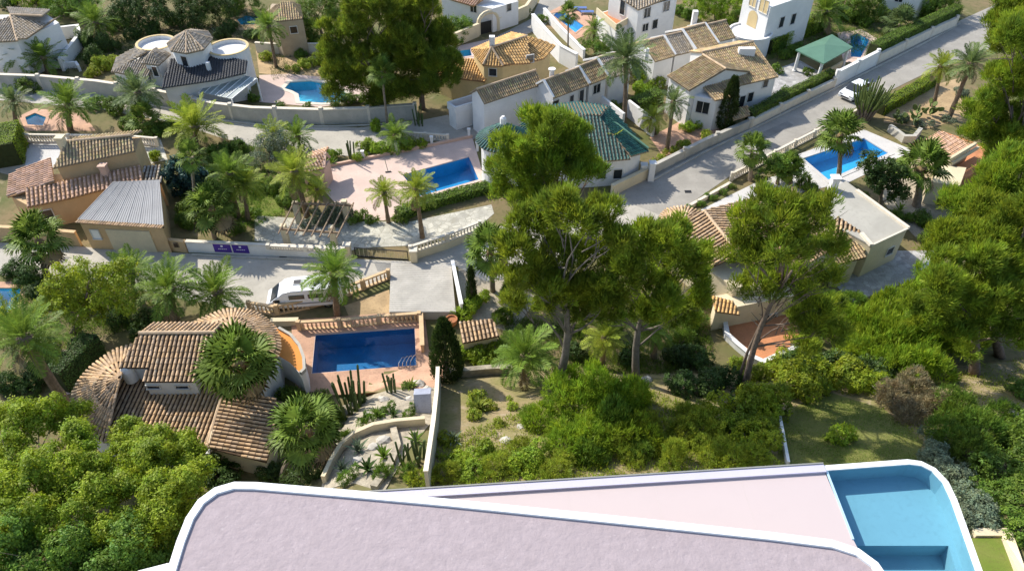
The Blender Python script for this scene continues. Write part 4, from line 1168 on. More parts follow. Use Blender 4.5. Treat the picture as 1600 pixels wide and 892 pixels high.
MB().prism([tuple(W(x,y,2.75).xy) for x, y in ((44,320),(112,306),(150,298),(222,282),(221,262),(88,284),(42,298),(16,306),(18,275),(78,250),(212,240),(248,262),(250,282))][:4] + [tuple(W(x,y,2.75).xy) for x, y in ((250,284),(248,262),(90,270),(20,276),(16,305))], 0, 2.62).build('wall', M['peach'], h)
p = W(103,236,4.9); MB().box((p.x-0.3,p.y-0.3,4.2),(p.x+0.3,p.y+0.3,6.3)).box((p.x-0.38,p.y-0.38,6.3),(p.x+0.38,p.y+0.38,6.42)).build('chimney', M['cream'], h)
p = W(167,275,3.2); MB().box((p.x-0.28,p.y-0.28,2.9),(p.x+0.28,p.y+0.28,4.3)).box((p.x-0.36,p.y-0.36,4.3),(p.x+0.36,p.y+0.36,4.42)).build('chimney', M['pinkwall'], h)
win_px(h, 75, 335, W(44,320,2.75), W(112,306,2.75), 0.9, 1.0)
ga = thing('garage', 'peach garage with grey seamed metal roof by the street', 'garage', W(200,385))
G4 = [W(178,285,3.5), W(249,282,3.5), W(256,355,2.9), W(120,346,2.9)]
MB().slab(G4, 0.12).build('roof', M['chann'], ga)
m = MB()
for i in range(7):
    f0, f1 = i / 7, (i + 1) / 7
    a, b = G4[0].lerp(G4[1], f0), G4[0].lerp(G4[1], f1); c, d = G4[3].lerp(G4[2], f1), G4[3].lerp(G4[2], f0)
    e = Vector((0,0,0.05)); cc = (c - b) * 0.965; dd = (d - a) * 0.965
    MB().slab([a + e + (b-a)*0.015, b + e - (b-a)*0.015, b + cc + e - (c-d)*0.015, a + dd + e + (c-d)*0.015], 0.03).build('roof_panel', M['metal'], ga)
    for q_ in range(1, 5): aa = a.lerp(b, q_/5); bb_ = d.lerp(c, q_/5); MB().bar(aa + e * 1.2, aa.lerp(bb_, 0.965) + e * 1.2, 0.05, 0.03).build('rib', M['metal'], ga)
for i in range(8):
    f = i / 7; a, b = G4[0].lerp(G4[1], f), G4[3].lerp(G4[2], f); MB().bar(a + Vector((0,0,0.06)), a.lerp(b,0.965) + Vector((0,0,0.06)), 0.06, 0.06).build('seam', M['metal'], ga)
nf = G4[3]; ux = (G4[2]-G4[3]); rows = []
for i in range(34):
    p = G4[3].lerp(G4[2], (i + 0.5) / 34); dd = (G4[3]-G4[0]).normalized(); un = ux.normalized(); nn_ = un.cross(dd); nn_ = nn_ if nn_.z > 0 else -nn_
    rows.append(tile_run(p - dd * 0.2 + nn_ * 0.03, dd, nn_, un, 0.42, 0.42, 0.1))
tiles_obj(rows, M['tile'], ga)
F0, F1 = W(125,349,2.8), W(253,355,2.8)
MB().prism([p.xy for p in (F0, F1, W(247,288,3.2), W(181,291,3.2))], 0, [2.75,2.75,3.32,3.32]).build('wall', M['peach'], ga)
p, nn = wall_hit(203, 369, F0, F1); uw = Vector((-nn.y, nn.x, 0)); p.z = 1.15
MB().obox(p + Vector((*nn, 0)) * 0.03, uw * 1.95, Vector((*nn, 0)) * 0.05, Vector((0,0,1.15))).build('garage_door', M['cream'], ga)
win_px(ga, 150, 366, F0, F1, 0.75, 1.0, pane=M['whitepaint'])
garden_wall('street_wall', 'peach street wall left of the garage', [(-60,372),(60,378),(128,384)], 1.5, M['peach'], 0.25, 0.08)
garden_wall('street_wall', 'peach wall with meter box right of the garage', [(262,390),(294,394)], 1.2, M['peach'], 0.25, 0.06)
p, nn = wall_hit(277, 381, W(262,390), W(294,394)); bx = thing('meter_box', 'brown meter box on the peach wall', 'box', p + Vector((*nn, 0)) * 0.12)
MB().obox(p + Vector((*nn,0)) * 0.17, (0.22,0,0), (0,0.05,0), (0,0,0.26)).build('cabinet', M['wood'], bx); MB().obox(p + Vector((*nn,0)) * 0.23, (0.17,0,0), (0,0.02,0), (0,0,0.2)).build('door', M['darkwood'], bx)

# ------------------------------------------------------------------ street front with banners, gate and pergola
garden_wall('street_wall', 'long white street wall below the pergola', [(296,393),(400,398),(537,404)], 1.15, M['white'], 0.25, 0.08, capmat=M['balwhite'])
garden_wall('street_wall', 'low cream wall right of the sliding gate', [(642,407),(700,388),(750,368)], 0.75, M['cream'], 0.25, 0.04)
balustrade('balustrade', 'pale balustrade on the street wall, right of the gate', [(642,396),(700,377),(750,357)], M['balwhite'], 0.78, 0.8, 0.33, singly=True)
balustrade('balustrade', 'lattice balustrade on the white street wall below the pergola', [(420,389),(537,395)], M['balwhite'], 1.18, 0.45, 0.22, posts=4.0, singly=False, base=0.05)
for (x0, x1, lab) in ((334, 361, 'left purple banner with white emblem on the white street wall'), (363, 388, 'right purple banner with white lettering on the white street wall')):
    a, nn = wall_hit(x0, 383, W(296,393), W(400,398)); b, _ = wall_hit(x1, 384, W(296,393), W(400,398)); d3 = Vector((*nn, 0))
    bn = thing('banner', lab, 'banner', (a + b) / 2 + d3 * 0.13, 'purple banners on the white wall')
    cc = (a + b) / 2 + d3 * 0.15; cc.z = 0.72; MB().obox(cc, (b - a) * 0.5, d3 * 0.012, Vector((0,0,0.48))).build('cloth', M['purple'], bn)
    u = (b - a).normalized(); o = MB(); m2 = cc + d3 * 0.018 + Vector((0,0,0.2))
    o.obox(m2, u * 0.10, d3 * 0.004, Vector((0,0,0.09))); o.build('emblem', M['lettering'], bn)
    l = MB()
    for k in range(5): l.obox(cc + d3 * 0.018 + u * (-0.32 + 0.16 * k) + Vector((0,0,-0.12)), u * 0.055, d3 * 0.004, Vector((0,0,0.035)))
    l.build('lettering', M['lettering'], bn)
gt = thing('sliding_gate', 'black framed sliding gate of the stone forecourt', 'gate', W(598,404))
a, b = W(556,401), W(638,407)
MB().bar(a + Vector((0,0,1.0)), b + Vector((0,0,1.0)), 0.06, 0.08).bar(a + Vector((0,0,0.08)), b + Vector((0,0,0.08)), 0.06, 0.1).bar(a, a + Vector((0,0,1.04)), 0.07, 0.07).bar(b, b + Vector((0,0,1.04)), 0.07, 0.07).build('gate_frame', M['iron'], gt)
for k in range(1, 12): p = a.lerp(b, k / 12); MB().bar(p + Vector((0,0,0.1)), p + Vector((0,0,0.98)), 0.025, 0.025, (1,0,0)).build('bar', M['cream'], gt)
for (x, y, lab) in ((545,402,'cream gate pier on the left of the sliding gate'), (648,410,'cream gate pier on the right of the sliding gate')):
    p = W(x, y); pr = thing('gate_pier', lab, 'gate pier', p); MB().box((p.x-0.28,p.y-0.28,0),(p.x+0.28,p.y+0.28,1.35)).build('shaft', M['cream'], pr); MB().box((p.x-0.34,p.y-0.34,1.35),(p.x+0.34,p.y+0.34,1.47)).build('cap', M['balwhite'], pr)
pg = thing('pergola', 'open wooden pergola on cream pillars in the stone forecourt', 'pergola', W(495,375))
for (x, y) in ((468,348),(543,345),(450,384),(524,386)):
    p = W(x, y); MB().box((p.x-0.24,p.y-0.24,0),(p.x+0.24,p.y+0.24,2.3)).build('pillar', M['cream'], pg)
fb0, fb1, rb0, rb1 = W(440,358,2.4), W(531,364,2.4), W(460,318,2.4), W(552,321,2.4)
MB().bar(fb0, fb1, 0.12, 0.18).build('beam', M['wood'], pg); MB().bar(rb0, rb1, 0.12, 0.18).build('beam', M['wood'], pg)
for k in range(8):
    a = fb0.lerp(fb1, k / 7); b = rb0.lerp(rb1, k / 7); d = (a - b); MB().bar(b - d * 0.05 + Vector((0,0,0.15)), a + d * 0.22 + Vector((0,0,0.15)), 0.09, 0.12).build('rafter', M['wood'], pg)

# pink hut on the pink deck
hu = thing('garden_hut', 'pink hut with arched opening at the corner of the pink deck', 'hut', W(490,300))
RA, RB = W(507,237,3.0), W(474,244,3.0)
roof_plane(hu, PX([(508,238,2.95),(480,247,2.95),(472,272,2.3),(505,263,2.3)]), M['tilepink'], pitch=0.3)
roof_plane(hu, PX([(508,238,2.95),(480,247,2.95),(488,238,2.5),(514,230,2.5)]), M['tilepink'], pitch=0.3)
b4 = [W(474,272,2.3), W(505,264,2.3), W(515,250,2.3), W(488,256,2.3)]
MB().prism([p.xy for p in b4], 0, [2.2,2.2,2.3,2.3]).build('wall', M['pinkwall'], hu)
MB().bar(W(508,239,2.9), W(506,263,2.25), 0.25, 0.25).bar(W(508,239,2.9), W(515,246,2.3), 0.25, 0.25).build('gable', M['pinkwall'], hu)
p, nn = wall_hit(489, 285, b4[0], b4[1]); uw = Vector((-nn.y, nn.x, 0)); d3 = Vector((*nn, 0))
arch = [(0.55 * math.cos(t), 0.9 + 0.55 * math.sin(t)) for t in np.linspace(0, math.pi, 9)] + [(-0.55, 0), (0.55, 0)]
m = MB(); c0 = Vector((p.x, p.y, 0.02)); m.add([c0 + uw * x + Vector((0,0,z)) + d3 * 0.03 for x, z in arch], [list(range(len(arch)))]); m.build('opening', M['dark'], hu)
# posts along the back of the pink deck
for k, (x, y) in enumerate(((568,250),(620,239),(675,227),(733,215),(746,236))):
    p = W(x, y); t = thing('deck_post', 'white post on the back edge of the pink deck, number %s from the hut' % ('one','two','three','four','five')[k], 'post', p, 'white posts round the pink deck')
    MB().box((p.x-0.13,p.y-0.13,0),(p.x+0.13,p.y+0.13,1.0)).build('shaft', M['white'], t); MB().box((p.x-0.18,p.y-0.18,1.0),(p.x+0.18,p.y+0.18,1.08)).build('cap', M['white'], t)
garden_wall('low_wall', 'low tan wall along the back of the pink deck', [(516,261),(620,240),(738,215)], 0.3, M['pinkwall'], 0.25)
sk = thing('pool_skimmer_pole', 'pool brush with long pole lying on the pink deck', 'pool brush', W(605,268)); MB().bar(W(601,250,0.06), W(606,268,0.06), 0.04, 0.04).build('pole', M['steel'], sk); MB().bar(W(602,269,0.08), W(611,268,0.08), 0.12, 0.08).build('head', M['plastic'], sk)

# ------------------------------------------------------------------ green tiled house
h = thing('green_tiled_house', 'white house with green glazed tile roof behind the tall pine', 'house', W(880,260))
c = W(787, 284); ap = Vector((c.x, c.y, 6.5)); R8 = 2.5
rimp = [Vector((c.x + R8 * math.cos(a), c.y + R8 * math.sin(a), 4.8)) for a in np.linspace(0, 2 * math.pi, 25)]
roof_fan(h, ap, rimp, M['tilegreen'], M['channg'], 0.36)
MB().lathe((c.x, c.y, 0), [(2.1, 0), (2.1, 4.78)], 24).build('turret_wall', M['white'], h)
MB().lathe(ap, [(0.3,-0.2),(0.3,0.5),(0.15,0.7)], 8).build('finial', M['white'], h)
gp_ = [W(770,262,2.6)]
window(h, (c.x - 1.02, c.y - 1.86, 3.4), (-0.48,-0.88), 0.7, 1.1)
r0, r1 = W(866,176,5.4), W(938,180,5.4)
roof_plane(h, [r0, r1, W(950,170,4.4), W(905,156,4.4), W(830,172,4.4)], M['tilegreen'], M['channg'], 0.34)
roof_plane(h, [r0, r1, W(985,250,3.2), W(820,262,3.2)], M['tilegreen'], M['channg'], 0.34)
roof_plane(h, [r1, W(951,170,4.4), W(1015,232,3.2), W(985,250,3.2)], M['tilegreen'], M['channg'], 0.34, down=(1,-0.5,-0.3))
roof_plane(h, [r0, W(829,172,4.4), W(795,225,3.2), W(820,262,3.2)], M['tilegreen'], M['channg'], 0.34, down=(-1,-0.4,-0.3))
MB().prism([tuple(W(x,y,3.2).xy) for x, y in ((825,256),(978,245),(1002,232),(940,195),(848,195),(810,225))], 0, 3.1).build('wall', M['white'], h)
MB().bar(W(946,180,4.7), W(1013,232,3.35), 0.2, 0.16).build('verge', M['greenmetal'], h)
for x in (905, 940, 965): win_px(h, x, 272, W(825,256,3.2), W(978,245,3.2), 0.9, 1.1)

# ------------------------------------------------------------------ right villa
h = thing('clay_tiled_villa', 'villa with striped clay roofs and flat concrete wing at right', 'house', W(1240,440))
rim_c = [(1037,360,3.9),(1031,348,3.9),(1032,337,3.9),(1041,328,3.9),(1056,324,3.9),(1072,323,3.9),(1090,330,3.9),(1098,338,3.9)]
roof_fan(h, W(1068,344,4.7), PX(rim_c), M['tile'], pitch=0.32, singly=True)
roof_plane(h, PX([(1100,329,4.9),(1154,396,4.9),(1112,420,3.7),(1037,360,3.7)]), M['tile'], pitch=0.34, singly=True)
roof_plane(h, PX([(1100,329,4.9),(1154,396,4.9),(1262,352,3.9),(1242,292,3.9)]), M['tile'], pitch=0.34)
roof_plane(h, PX([(1154,396,4.4),(1262,352,4.4),(1330,372,3.2),(1215,440,3.2)]), M['tile'], pitch=0.34)
ridge(h, W(1100,329,4.95), W(1154,396,4.95))
MB().prism([tuple(W(x,y,3.7).xy) for x, y in ((1042,358),(1112,415),(1150,440),(1215,436),(1322,370),(1255,335),(1240,297),(1105,332))], 0, 3.1).build('wall', M['cream'], h)
fl = PX([(1290,300,3.4),(1322,283,3.4),(1418,357,3.4),(1362,384,3.4),(1300,350,3.4)])
MB().prism([p.xy for p in fl], 0, 3.3).build('wall', M['cream'], h)
MB().slab([p + Vector((0,0,0.02)) for p in fl], 0.2).build('flat_roof', material('roof_screed', (0.40,0.38,0.33), 0.9, 0.1, 0.5, 0.1, 20, stain=0.15), h)
e = Vector((0,0,0.10)); MB().bar(W(1338,299,3.4)+e, W(1419,358,3.4)+e, 0.3, 0.22).bar(W(1419,358,3.4)+e, W(1361,385,3.4)+e, 0.16, 0.12).bar(W(1361,385,3.4)+e, W(1345,366,3.4)+e, 0.3, 0.25).build('parapet', M['balwhite'], h)
roof_plane(h, PX([(1310,338,3.9),(1345,362,3.4),(1318,378,2.9),(1290,352,3.4)]), M['tile'], pitch=0.34, singly=True)
roof_plane(h, PX([(1300,385,3.0),(1348,375,3.0),(1352,402,2.5),(1302,415,2.5)]), M['tilebr'], pitch=0.3)
MB().prism([tuple(W(x,y,2.4).xy) for x, y in ((1308,414),(1340,406),(1345,385),(1305,392))], 0, 2.4).build('wall', M['cream'], h)
roof_plane(h, PX([(1112,462,2.7),(1146,470,2.7),(1156,492,2.2),(1118,486,2.2)]), M['tileor'], pitch=0.3)
MB().prism([tuple(W(x,y,2.1).xy) for x, y in ((1118,486),(1240,462),(1236,440),(1118,462))], 0, 2.1).build('wall', M['cream'], h)
p = W(1300,296,3.4); MB().box((p.x-0.3,p.y-0.3,3.0),(p.x+0.3,p.y+0.3,4.6)).box((p.x-0.4,p.y-0.4,4.6),(p.x+0.4,p.y+0.4,4.75)).build('chimney', M['white'], h)
win_px(h, 1200, 500, W(1118,486,2.1), W(1240,462,2.1), 1.4, 1.3)
win_px(h, 1390, 392, W(1418,357,3.4), W(1362,384,3.4), 0.9, 0.8)
garden_wall('low_wall', 'white curved wall edging the terracotta patio', [(1130,505),(1134,530),(1150,545),(1175,566),(1190,573),(1245,548)], 0.6, M['white'], 0.25, 0.05)
garden_wall('white_wall', 'white wall end among the shrubs right of the paving', [(1436,436),(1458,396)], 0.7, M['white'], 0.35)
# terrace building among the right pines
h = thing('terracotta_annexe', 'low annexe with terracotta roof terrace and arched dark doorway', 'house', W(1500,290))
Q4 = PX([(1432,228,2.6),(1468,206,2.6),(1520,226,2.6),(1480,250,2.6)])
MB().prism([p.xy for p in Q4], 0, 2.5).build('wall', M['cream'], h); roof_plane(h, [p + Vector((0,0,0.1)) for p in Q4[:2]] + [Q4[2], Q4[3]], M['tilepink'], pitch=0.3, down=(0.4,-1,-0.2))
MB().bar(W(1482,250,2.9), W(1524,225,2.9), 0.25, 0.35).bar(W(1486,256,2.5), W(1528,231,2.5), 0.25, 0.3).build('parapet', M['cream'], h)
Q5 = PX([(1490,262,1.4),(1540,235,1.4),(1545,255,1.4),(1500,285,1.4)]); MB().prism([p.xy for p in Q5], 0, 1.4).build('lower_terrace', M['terrafloor'], h)
Q6 = PX([(1455,285,2.4),(1500,290,2.4),(1510,262,2.4),(1470,258,2.4)]); MB().prism([p.xy for p in Q6], 0, 2.4).build('wall', M['cream'], h)
p, nn = wall_hit(1478, 312, Q6[0], Q6[1]); uw = Vector((-nn.y, nn.x, 0)); d3 = Vector((*nn, 0)); c0 = Vector((p.x, p.y, 0.02)); m = MB()
m.add([c0 + uw * x * 1.3 + Vector((0,0,z * 1.25)) + d3 * 0.03 for x, z in arch], [list(range(len(arch)))]); m.build('doorway', M['dark'], h)

# ------------------------------------------------------------------ townhouses and houses at the top
h = thing('townhouse', 'white townhouse with mossy brown roof, leftmost of the terrace row', 'house', W(800,180), 'white townhouses in a row')
f = gable(h, (742,141), (838,110), (757,160), (850,133), 5.2, 4.2, M['white'], M['tilebr'], M['channg'], verge=None, wins=((829,173,0.8,0.8),))
q = block(h, [(701,170),(712,178),(757,165),(748,156)], 2.0, M['white']); 
MB().prism([p.xy for p in inset([Vector(p.xy) for p in q], 0.25)], 2.0, 2.02).build('roof_terrace', M['terrafloor'], h)
m = MB(); m.wall([p.xy for p in (q[3], q[0], q[1], q[2])], 2.0, 2.8, 0.2); m.build('terrace_parapet', M['white'], h)
win_px(h, 745, 168, q[1], q[2], 0.7, 1.0)
h = thing('townhouse', 'white townhouse with dark gable end, second in the terrace row', 'house', W(880,170), 'white townhouses in a row')
gable(h, (848,127), (903,107), (868,154), (921,131), 5.2, 3.9, M['white'], M['tilebr'], M['channg'], verge=M['white'], wins=((893,154,0.6,0.8),(868,160,0.9,0.5)))
p = W(862,122,4.8); MB().lathe((p.x,p.y,4.2), [(0.25,0),(0.25,1.5),(0.4,1.55),(0.4,1.65)], 10).build('chimney', M['white'], h)
h = thing('townhouse', 'white townhouse with dark square window, third in the terrace row', 'house', W(935,155), 'white townhouses in a row')
gable(h, (903,105), (932,94), (922,131), (953,121), 5.2, 3.9, M['white'], M['tilebr'], M['channg'], verge=M['white'], wins=((932,139,1.1,1.1),(908,153,0.7,1.9)))
h = thing('townhouse', 'white townhouse partly behind the tall date palm, fourth in the terrace row', 'house', W(970,150), 'white townhouses in a row')
gable(h, (932,92), (968,82), (954,122), (990,112), 5.0, 3.7, M['white'], M['tilegrey'], M['channg'], verge=M['white'])
h = thing('townhouse', 'brown roofed townhouse behind the palm, left of the upper row', 'house', W(1030,110), 'townhouses of the upper row')
gable(h, (1003,67), (1036,58), (1024,96), (1056,88), 5.0, 3.7, M['white'], M['tilebr'], M['channg'])
p = W(1010,88,4.2); MB().box((p.x-.2,p.y-.2,3.6),(p.x+.2,p.y+.2,5.1)).build('chimney', M['white'], h)
h = thing('townhouse', 'smooth brown roofed townhouse, second of the upper row', 'house', W(1060,100), 'townhouses of the upper row')
gable(h, (1038,57), (1065,51), (1057,88), (1087,78), 5.0, 3.7, M['white'], M['tilegrey'], M['channg'], verge=M['white'])
h = thing('townhouse', 'townhouse with white chimney and broad back roof, third of the upper row', 'house', W(1095,90), 'townhouses of the upper row')
gable(h, (1066,47), (1104,37), (1088,79), (1120,69), 5.3, 3.9, M['white'], M['tilebr'], M['channg'], verge=M['white'])
p = W(1085,30,5.0); MB().box((p.x-.3,p.y-.3,4.0),(p.x+.3,p.y+.3,6.0)).build('chimney', M['white'], h)
h = thing('townhouse', 'townhouse at the right end of the upper row', 'house', W(1135,80), 'townhouses of the upper row')
gable(h, (1105,39), (1131,33), (1121,67), (1151,57), 5.2, 3.9, M['white'], M['tilebr'], M['channg'])
# corner house above the street
h = thing('corner_house', 'white house with several brown tiled gables beside the cypress', 'house', W(1140,180))
g1 = gable(h, (1101,88), (1132,107), (1041,116), (1078,144), 5.8, 4.4, M['white'], M['tilebr'], M['channg'], back=0.8)
g2 = gable(h, (1118,78), (1176,66), (1124,152), (1206,112), 5.9, 4.0, M['white'], M['tilebr'], M['channg'], back=0.45, wins=((1158,162,0.8,1.9),(1172,152,0.8,1.2),(1196,130,0.7,1.0)))
roof_plane(h, PX([(1090,126,4.6),(1132,111,4.6),(1150,150,3.7),(1117,158,3.7)]), M['tilebr'], M['channg'], 0.3)
q = block(h, [(1085,150),(1120,157),(1150,150),(1132,115),(1092,128)], 3.6, M['white'])
win_px(h, 1098, 168, q[0], q[1], 1.4, 1.4)
p = W(1166,82,5.6); MB().prism([(p.x-0.9,p.y-0.3),(p.x+0.9,p.y-0.3),(p.x+0.9,p.y+0.3),(p.x-0.9,p.y+0.3)], 4.8, 6.1).build('dormer', M['white'], h)
roof_plane(h, PX([(1142,172,2.3),(1168,165,2.3),(1172,180,1.9),(1146,188,1.9)]), M['tilebr'], M['channg'], 0.3)
# orange roofed house
h = thing('orange_roofed_house', 'ochre house with bright orange hipped tile roofs at top', 'house', W(770,140))
roof_plane(h, PX([(716,92,3.6),(739,92,3.6),(758,128,2.8),(703,122,2.8)]), M['tileor'], pitch=0.3)
roof_plane(h, PX([(739,92,3.6),(746,88,3.0),(762,120,2.8),(758,128,2.8)]), M['tileor'], pitch=0.3, down=(1,0.1,-0.5))
roof_fan(h, W(699,107,3.4), PX([(716,92,2.9),(700,96,2.8),(687,103,2.8),(682,112,2.8),(690,121,2.8),(703,122,2.8)]), M['tileor'], pitch=0.34)
MB().prism([tuple(W(x,y,2.8).xy) for x, y in ((686,112),(704,120),(756,126),(742,92),(716,94))], 0, 2.75).build('wall', M['ochre'], h)
ap = W(768,75,6.2)
roof_plane(h, [ap, W(736,79,5.0), W(755,102,4.8)], M['tileor'], pitch=0.32)
roof_plane(h, [ap, W(755,102,4.8), W(786,104,4.8)], M['tileor'], pitch=0.32)
roof_plane(h, [ap, W(786,104,4.8), W(829,97,4.8), W(824,57,6.2)], M['tileor'], pitch=0.32)
roof_plane(h, [ap, W(824,57,6.2), W(800,50,5.2), W(736,79,5.0)], M['tileor'], pitch=0.32)
roof_plane(h, PX([(824,57,5.6),(846,62,5.2),(868,72,4.6),(850,92,4.4),(829,97,4.6)]), M['tileor'], pitch=0.32, down=(0.8,-0.6,-0.4))
for a, b in ((ap, W(786,104,4.8)), (ap, W(755,102,4.8)), (ap, W(824,57,6.2))): ridge(h, a + Vector((0,0,.08)), b + Vector((0,0,.08)))
MB().prism([tuple(W(x,y,4.7).xy) for x, y in ((740,80),(756,100),(785,102),(827,95),(860,75),(835,65),(800,56))], 0, 4.5).build('wall', M['ochre'], h)
p = W(769,72,6.2); MB().box((p.x-.3,p.y-.3,5.5),(p.x+.3,p.y+.3,7.3)).build('chimney', M['white'], h)
win_px(h, 828, 92, W(785,102,4.7), W(827,95,4.7), 0.9, 0.9); win_px(h, 770, 113, W(756,100,4.7), W(785,102,4.7), 0.9, 0.9)
garden_wall('white_wall', 'tall sunlit white boundary wall right of the orange roofed house', [(832,48),(850,70),(875,98),(900,112)], 2.2, M['white'], 0.35, 0.1)
garden_wall('white_wall', 'white retaining wall below the raised pool terrace', [(850,26),(876,56),(912,92)], 1.1, M['white'], 0.3, 0.1)
# white building with terracotta balcony
h = thing('white_building', 'white two storey building with terracotta balcony at the top', 'house', W(1000,50))
q = block(h, [(952,-6),(998,14),(1058,-3),(1010,-28)], 5.4, M['white'])
MB().slab([W(950,-9,5.5), W(998,13,5.45), W(1061,-5,5.45), W(1010,-32,6.4)], 0.2).build('roof', M['tilegrey'] if False else M['channg'], h)
roof_plane(h, [W(950,-9,5.55), W(998,13,5.55), W(1061,-5,5.55), W(1012,-30,6.8)], M['tilegrey'], M['channg'], 0.34)
for x, y, w_, h_ in ((1011,20,1.1,1.3),(1041,10,1.1,1.3),(1008,43,1.0,1.0),(1023,38,0.9,1.2)): win_px(h, x, y, q[1], q[2], w_, h_)
win_px(h, 973, 12, q[0], q[1], 0.9, 1.9)
q2 = block(h, [(932,22),(966,12),(990,32),(962,48)], 2.9, M['white'])
MB().slab([p + Vector((0,0,0.03)) for p in inset([Vector(p.xy) for p in q2], 0.2) and [Vector((a.x, a.y, 2.9)) for a in inset([Vector(p.xy) for p in q2], 0.2)]], 0.02).build('balcony_floor', M['terrafloor'], h)
m = MB(); m.wall([p.xy for p in (q2[0], q2[3], q2[2])], 2.9, 3.7, 0.14); m.build('balcony_parapet', M['cream'], h)
# white arched house top right
h = thing('arched_white_house', 'white two storey house with arched openings at the top right', 'house', W(1210,50))
q = block(h, [(1163,-8),(1204,12),(1275,-12),(1230,-30)], 6.3, M['white'])
for x, y, w_, h_ in ((1194,10,1.5,1.6),(1177,2,1.2,1.4)): win_px(h, x, y, q[0], q[1], w_, h_, pane=M['ochre'])
p, nn = wall_hit(1176, 30, q[0], q[1]); uw = Vector((-nn.y, nn.x, 0)); d3 = Vector((*nn, 0)); m = MB(); c0 = p - Vector((0,0,1.0))
m.add([c0 + uw * x * 1.5 + Vector((0,0,z * 1.4)) + d3 * 0.03 for x, z in arch], [list(range(len(arch)))]); m.build('arch', M['ochre'], h)
for x, y in ((1221,35),(1239,30)): win_px(h, x, y, q[1], q[2], 0.9, 1.4)
pc = W(1172, 52, 2.5); MB().lathe((pc.x, pc.y, 0), [(2.6,0),(2.6,2.5),(2.75,2.55),(2.75,2.8),(2.5,2.8),(2.5,2.6),(0.1,2.6)], 24).build('round_porch', M['white'], h)
# gazebo
gz = thing('gazebo', 'open gazebo with flat green roof and white pillars beside a blue pool', 'gazebo', W(1285,115))
q = PX([(1243,78,2.7),(1300,54,2.7),(1333,74,2.7),(1287,100,2.7)]); ap = W(1289,70,3.1)
m = MB(); m.add([ap, *q], [(0,1,2),(0,2,3),(0,3,4),(0,4,1)]); m.build('roof', M['greenmetal'], gz); MB().slab([p + Vector((0,0,-0.03)) for p in q], 0.1).build('eave', M['greenmetal'], gz)
for p in inset([Vector(p.xy) for p in q], 0.4): MB().lathe((p.x, p.y, 0), [(0.28,0),(0.28,0.15),(0.2,0.2),(0.18,2.4),(0.28,2.6)], 10).build('pillar', M['white'], gz)
i4 = inset([Vector(p.xy) for p in q], 0.5); MB().wall([i4[3], i4[2]], 0, 0.9, 0.2).build('parapet', M['cream'], gz)
# octagon house
h = thing('octagon_house', 'white house with octagonal tile roof and round terraces at upper left', 'house', W(290,120))
o8 = [(261,69),(267,80),(291,84),(318,78),(332,61),(325,50),(300,47),(274,58)]; r8 = [W(x,y,5.6) for x, y in o8]; cen = sum(r8, Vector()) / 8; ap = Vector((cen.x, cen.y, 6.9))
for i in range(8): roof_plane(h, [ap, r8[i], r8[(i+1) % 8]], M['tilegrey'], M['channg'], 0.3); ridge(h, ap, r8[i] + Vector((0,0,.06)), r=0.09)
MB().prism([(cen + (p - cen) * 0.88).xy for p in r8], 0, 5.55).build('wall', M['white'], h)
for (x, y, rr, zt) in ((245, 73, 2.2, 3.9), (358, 80, 2.3, 3.9)):
    p = W(x, y, zt); MB().lathe((p.x, p.y, 0), [(rr,0),(rr,zt),(rr,zt+0.45),(rr-0.2,zt+0.45),(rr-0.2,zt+0.05),(0.1,zt+0.05)], 28).build('round_terrace', M['white'], h); MB().wall([(p.x + (rr-0.1)*math.cos(a), p.y + (rr-0.1)*math.sin(a)) for a in np.linspace(0, 2*math.pi, 29)], zt+0.453, zt+0.53, 0.28).build('terrace_rim', M['ochre'], h)
roof_plane(h, PX([(174,113,2.9),(184,93,2.9),(214,70,4.4),(230,83,4.4)]), M['tilegrey'], M['channg'], 0.28, down=(-1,0.2,-0.4))
roof_plane(h, PX([(174,113,2.9),(230,83,4.4),(262,86,4.2),(227,122,2.9)]), M['tilegrey'], M['channg'], 0.28)
ap = W(237,82,5.0); q = PX([(221,99,4.2),(248,102,4.2),(267,85,4.2),(243,75,4.2)])
for i in range(4): roof_plane(h, [ap, q[i], q[(i+1) % 4]], M['tilegrey'], M['channg'], 0.28)
MB().prism([p.xy for p in inset([Vector(p.xy) for p in q], 0.3)], 0, 4.15).build('wall', M['white'], h)
MB().prism([tuple(W(x,y,2.8).xy) for x, y in ((178,112),(226,120),(258,92),(214,80),(188,95))], 0, 2.8).build('wall', M['white'], h)
q2 = [W(x,y,3.0) for x, y in ((250,104),(268,86),(330,82),(345,92))]
win_px(h, 243, 112, W(222,100,4.2), W(248,103,4.2), 0.7, 1.2)
win_px(h, 289, 96, (cen + (r8[1]-cen)*.88), (cen + (r8[2]-cen)*.88), 0.8, 1.2)
roof_plane(h, PX([(266,93,4.0),(330,86,4.0),(386,93,4.0),(384,116,3.4),(335,126,3.4),(252,137,3.4)]), material('shaded_dark_tile', (0.05,0.05,0.055), 0.8, 0.25, 1.2, 0.2, 15, tint=True), M['shadefloor'], 0.3)  # shadow on this roof is painted in as near-black tile colour
MB().prism([tuple(W(x,y,3.2).xy) for x, y in ((266,97),(330,92),(382,98),(381,115),(335,124),(256,134))], 0, 3.15).build('wall', M['white'], h)
p = W(328,112,3.5); MB().box((p.x-.2,p.y-.2,3.3),(p.x+.2,p.y+.2,4.6)).build('chimney', M['white'], h)
gr = thing('conservatory', 'lean-to with dusty translucent roof beside the dark courtyard', 'lean-to', W(355,155))
q = PX([(347,109,2.8),(401,123,2.8),(362,155,2.2),(311,144,2.2)]); 
for i in range(6):
    a, b = q[0].lerp(q[1], i/6), q[0].lerp(q[1], (i+1)/6); c, d = q[3].lerp(q[2], (i+1)/6), q[3].lerp(q[2], i/6); s_ = (b - a) * 0.02
    MB().slab([a + s_, b - s_, c - s_, d + s_], 0.03).build('roof_sheet', M['glassroof'], gr)
